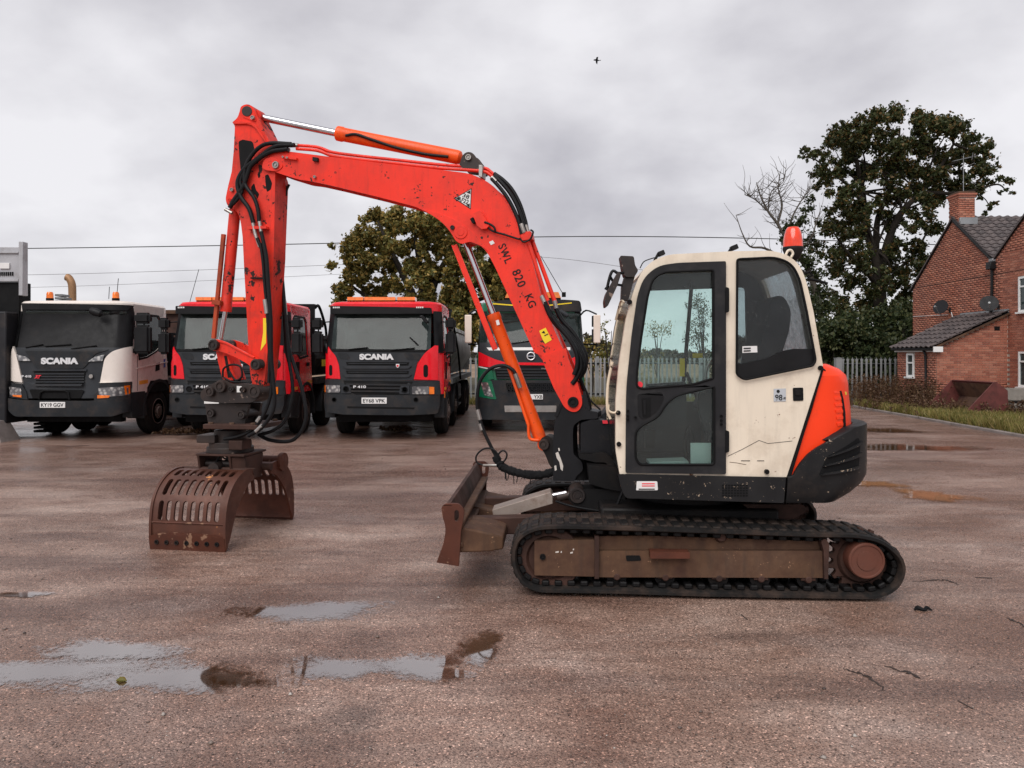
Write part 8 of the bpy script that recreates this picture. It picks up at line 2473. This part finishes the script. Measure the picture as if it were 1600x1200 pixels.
tree('bare_tree', 'half dead tree with bare grey twigs and ivy on its trunk, behind the cab beacon', 'tree', (*wp(1290, 556, D2)[:2], 0),
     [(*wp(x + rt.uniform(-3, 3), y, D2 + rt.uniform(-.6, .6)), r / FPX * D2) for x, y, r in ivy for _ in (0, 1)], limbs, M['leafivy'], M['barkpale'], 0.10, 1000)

# middle autumn oak behind the lorries
D3 = 38.0
mid = []
for _ in range(400):
    a = rt.uniform(0, 2 * math.pi); q = math.sqrt(rt.random())
    x = 665 + 132 * q * math.cos(a); y = 445 + 112 * q * math.sin(a)
    mid.append((x, y, rt.uniform(7, 13)))
mid += [(590, 335, 16), (620, 330, 16), (650, 345, 16), (560, 360, 16), (545, 385, 16), (532, 410, 14), (535, 450, 14), (530, 480, 12), (545, 505, 14), (610, 345, 18), (680, 352, 16), (715, 365, 16), (745, 395, 14), (765, 420, 14), (785, 450, 14), (800, 480, 14), (790, 510, 14), (519, 388, 7), (575, 345, 12), (765, 500, 16), (740, 520, 16)]
clm = []
for x, y, r in mid:
    dd = D3 + rt.uniform(-2.5, 2.5) * math.sqrt(max(0.05, 1 - ((x - 665) / 140) ** 2))
    for _ in (0, 1): clm.append((*wp(x + rt.gauss(0, 6), y + rt.gauss(0, 6), dd), r / FPX * dd * rt.uniform(0.5, 0.8)))
def L3(pts, r0, r1): return ([wp(x, y, D3 + dz) for x, y, dz in pts], r0, r1)
limbs = [L3([(668, 600, 0), (665, 540, 0), (660, 490, 0)], 0.42, 0.3), L3([(662, 500, 0), (635, 440, 0), (610, 390, 0), (590, 345, 0)], 0.25, 0.05), L3([(662, 495, 0), (680, 440, 0), (700, 400, 0), (720, 365, 0)], 0.25, 0.05),
         L3([(664, 510, 0), (610, 480, 0), (560, 455, 0), (535, 430, 0)], 0.18, 0.04), L3([(664, 510, 0), (720, 480, 0), (770, 460, 0), (790, 450, 0)], 0.18, 0.04), L3([(660, 490, 0), (658, 430, 1), (650, 380, 1), (648, 340, 1)], 0.22, 0.05)]
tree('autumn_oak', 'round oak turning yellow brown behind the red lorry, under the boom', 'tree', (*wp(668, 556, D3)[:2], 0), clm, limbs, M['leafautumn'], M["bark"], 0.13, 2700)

# small young trees and bushes
def bush(name, label, px, d, h_px, w_px, leafm, size, dens=400, cat='bush', n=14, base_py=None, seed=0):
    rr = random.Random(seed + px)
    x0, _, _ = wp(px, 556, d)
    top = EYE + (HYP - h_px) / FPX * d
    cl = []
    for k in range(n):
        z = 0.3 + (top - 0.3) * rr.random() ** 0.8
        wz = w_px / FPX * d * 0.5 * (1 - 0.55 * (z / top) ** 2)
        cl.append((x0 + rr.uniform(-wz, wz), d + rr.uniform(-wz, wz), z, rr.uniform(0.22, 0.42) * (0.5 + 0.5 * top / 3)))
    lb = [([(x0, d, 0), (x0 + 0.05, d, top * 0.4), (x0 + rr.uniform(-.2, .2), d, top * 0.9)], 0.05, 0.012)]
    for c in cl[:10]: lb.append(([(x0, d, max(0.1, c[2] * 0.4)), ((x0 + c[0]) / 2, (d + c[1]) / 2, c[2] * 0.8), c[:3]], 0.025, 0.006))
    return tree(name, label, cat, (x0, d, 0), cl, lb, leafm, M['bark'], size, dens, 'stem')
bush('young_tree', 'slender yellow green sapling behind the fence, left of the cab', 950, 29.5, 505, 34, M['leafyoung'], 0.07, 600, 'tree', 14)
bush('young_tree', 'bushy sapling seen through the left part of the cab door window', 1028, 31, 510, 60, M['leafautumn'], 0.05, 700, 'tree', 16)
bush('young_tree', 'taller thin tree seen through the right part of the cab door window', 1098, 31, 470, 44, M['leafbush'], 0.05, 800, 'tree', 20)
bush('hawthorn_bush', 'dull brown low bush behind the fence beside the green and red lorry', 925, 33, 535, 40, M['leafautumn'], 0.10, 260)
for k, (px, hp, w, lab) in enumerate(((1300, 505, 90, 'dark dense bush low behind the orange engine hood'), (1340, 490, 90, 'dark dense bush below the oak behind the fence'), (1385, 485, 80, 'dark rounded bush in front of the oak trunk'), (1430, 480, 80, 'dark bush between the oak and the lean-to roof'), (1245, 470, 70, 'dark ivy bush directly behind the cab'))):
    bush('evergreen_bush', lab, px, 31.5 + k * 0.5, hp, w, M['leafbush'], 0.10, 1500, n=60, seed=k)
bush('hawthorn_bush', 'tall hedge bush seen behind the lean-to at the fence end', 1408, 29.5, 500, 60, M['leafivy'], 0.11, 500, n=30)
# far hedgerow, one mass
pts = []
for k in range(2600):
    x = rng.uniform(-120, 260); 
    h = 3.0 + 2.2 * (math.sin(x * 0.11) + math.sin(x * 0.31 + 1) * 0.6) + 1.5
    h = max(2.2, h)
    pts.append((x, 210 + rng.uniform(-3, 3), -0.3 + h * rng.random() ** 0.8 * 1.0, 1.0))
V, Fq = leaf_quads(clump_points(pts, 14), 0.9)
tag(link('far_hedgerow', np_mesh('far_hedgerow', V, Fq, M['leaffar'])), 'distant hedgerow and treeline across the ploughed field on the horizon', 'hedgerow', kind='stuff')

# low distant shed roof between the lorries
SH = empty('distant_shed', 'low brown roofed shed just visible between the white and the red lorry', 'shed', Matrix.Translation((-14.3, 30, 0)))
mb = MB(); mb.box(-2.0, 2.0, 0, 5, 0, 3.45); link('shed_wall', mb.mesh('shed_wall', M['framedark'], 0, raw=True), SH)
mb = MB(); mb.loft([[(-2.2, -0.2, 3.453), (2.2, -0.2, 3.453), (2.2, -0.2, 3.60), (-2.2, -0.2, 3.60)], [(-2.2, 5.2, 3.453), (2.2, 5.2, 3.453), (2.2, 5.2, 3.75), (-2.2, 5.2, 3.75)]]); link('shed_roof', mb.mesh('shed_roof', M['frame'], 0, raw=True), SH)

# grass and weeds
def blades(pts, h, w, lean=0.35):
    n = len(pts); P = np.asarray(pts, float)
    a = rng.uniform(0, 6.28, n); hh = h * rng.uniform(0.45, 1.3, n)
    dx, dy = np.cos(a) * w, np.sin(a) * w
    lx, ly = rng.normal(size=n) * lean * hh, rng.normal(size=n) * lean * hh
    V = np.empty((n, 4, 3))
    V[:, 0] = P + np.stack([-dx, -dy, np.zeros(n)], 1); V[:, 1] = P + np.stack([dx, dy, np.zeros(n)], 1)
    V[:, 2] = P + np.stack([lx + dx * 0.3, ly + dy * 0.3, hh], 1); V[:, 3] = P + np.stack([lx - dx * 0.3, ly - dy * 0.3, hh], 1)
    return V.reshape(-1, 3), np.arange(n * 4).reshape(-1, 4)
gpts = []
while len(gpts) < 36000:
    y = rng.uniform(12.5, 26.3); xk = float(np.interp(y, [k[1] for k in kerb_line], [k[0] for k in kerb_line]))
    x = xk + 0.05 + abs(rng.normal()) * 1.3
    if x > XL - 0.05 and y > YF_: continue
    if x > 15.5: continue
    if math.sin(x * 2.7 + 1) * math.sin(y * 1.9) < -0.75 and rng.random() < 0.8: continue
    gpts.append((x, y, 0.04))
V, Fq = blades(gpts, 0.20, 0.010)
tag(link('verge_grass', np_mesh('verge_grass', V, Fq, M['grass'])), 'rough yellow green grass along the kerb in front of the brick house', 'grass', kind='stuff')
gp2 = [(rng.uniform(-3, 12.2), 26.5 + abs(rng.normal()) * 0.6, 0.0) for _ in range(9000)]
V, Fq = blades(gp2, 0.22, 0.012)
tag(link('fence_grass', np_mesh('fence_grass', V, Fq, M['grass'])), 'grass growing along the foot of the palisade fence', 'grass', kind='stuff')
# dead weeds: stems with seed tufts
def weedpatch(name, label, spots, h, n):
    A, B = [], []
    for (cx, cy, sx, sy) in spots:
        for _ in range(n):
            x, y = cx + rng.normal() * sx, cy + rng.normal() * sy
            hh = h * rng.uniform(0.5, 1.2); lx, ly = rng.normal() * 0.2 * hh, rng.normal() * 0.2 * hh
            w = 0.006
            A.append([(x - w, y, 0.03), (x + w, y, 0.03), (x + lx + w * .5, y + ly, hh), (x + lx - w * .5, y + ly, hh)])
            m = rng.integers(8, 20); t = rng.uniform(0.45, 1.0, m)
            B.append(np.stack([x + lx * t + rng.normal(size=m) * 0.025, y + ly * t + rng.normal(size=m) * 0.025, hh * t], 1))
    V1 = np.array(A).reshape(-1, 3); V2, F2 = leaf_quads(np.concatenate(B), 0.035, elong=2.0)
    V = np.concatenate([V1, V2]); Fq = np.concatenate([np.arange(len(V1)).reshape(-1, 4), F2 + len(V1)])
    tag(link(name, np_mesh(name, V, Fq, M['weed'])), label, 'weeds', kind='stuff')
weedpatch('dead_weeds', 'tall dead brown weeds at the foot of the lean-to and fence', [(12.8, 24.4, 0.35, 0.8), (12.9, 23.4, 0.25, 0.5), (12.4, 25.6, 0.5, 0.3), (13.3, 26.2, 0.9, 0.15)], 0.95, 130)
weedpatch('low_weeds', 'low ragged brown weeds in front of the rusty bucket', [(13.6, 20.9, 0.9, 0.35), (14.6, 20.6, 0.5, 0.4), (12.3, 21.9, 0.4, 0.4), (11.9, 23.6, 0.3, 0.6)], 0.42, 110)
weedpatch('yard_tufts', 'small dry grass tufts on the tarmac edge in front of the lorries', [(-7.4, 16.4, 0.25, 0.08), (-6.9, 16.5, 0.2, 0.06), (-2.6, 17.0, 0.2, 0.1)], 0.12, 60)

# ------------------------------------------------------------------ overhead lines and the bird
def cable(name, label, pxs, d0, d1, r, mat):
    n = len(pxs); P = []
    for k, (x, y) in enumerate(pxs):
        d = d0 + (d1 - d0) * k / (n - 1); P.append(wp(x, y, d))
    mb = MB(); mb.tube(smooth_path(P, 12), r, 5)
    tag(link(name, mb.mesh(name, mat, 60, raw=True)), label, 'cable')
cable('power_cable', 'thick dark overhead cable crossing the whole sky behind the boom', [(-120, 390), (200, 386), (520, 380), (850, 370), (1160, 372), (1500, 384), (1700, 398)], 48, 48, 0.030, M['wire'])
cable('power_cable', 'upper of the two faint thin cables above the lorries at the left', [(-120, 432), (150, 427), (520, 414), (760, 402), (850, 402), (960, 415), (1100, 440), (1400, 510), (1700, 590)], 60, 60, 0.018, M['wirethin'])
cable('power_cable', 'lower of the two faint thin cables above the lorries at the left', [(-120, 452), (150, 446), (540, 428), (760, 418)], 60, 60, 0.015, M['wirethin'])
BD_ = empty('flying_bird', 'small dark bird flying high in the sky above the boom', 'bird', Matrix.Translation(wp(932, 94, 45)))
mb = MB()
mb.tube([(-0.17, 0, 0.0), (-0.08, 0, 0.015), (0.02, 0, 0.0), (0.14, 0, -0.02), (0.19, 0, -0.01)], [0.03, 0.05, 0.055, 0.03, 0.012], 8, smooth=2)
mb.loft([[(-0.05, 0, 0.02), (0.08, 0, 0.02), (0.08, 0, 0.0), (-0.05, 0, 0.0)], [(-0.02, -0.16, 0.12), (0.08, -0.16, 0.11), (0.08, -0.16, 0.105), (-0.02, -0.16, 0.11)], [(0.06, -0.33, 0.07), (0.08, -0.33, 0.07), (0.08, -0.33, 0.065), (0.06, -0.33, 0.065)]])
mb.loft([[(-0.05, 0, 0.02), (0.08, 0, 0.02), (0.08, 0, 0.0), (-0.05, 0, 0.0)], [(-0.02, 0.16, -0.08), (0.08, 0.16, -0.09), (0.08, 0.16, -0.095), (-0.02, 0.16, -0.09)], [(0.06, 0.3, -0.13), (0.08, 0.3, -0.13), (0.08, 0.3, -0.135), (0.06, 0.3, -0.135)]])
mb.loft([[(0.16, -0.03, -0.01), (0.16, 0.03, -0.01), (0.16, 0.03, -0.02), (0.16, -0.03, -0.02)], [(0.27, -0.05, 0.0), (0.27, 0.05, 0.0), (0.27, 0.05, -0.005), (0.27, -0.05, -0.005)]])
link('bird_body', mb.mesh('bird_body', M['bird'], 50, raw=True), BD_)
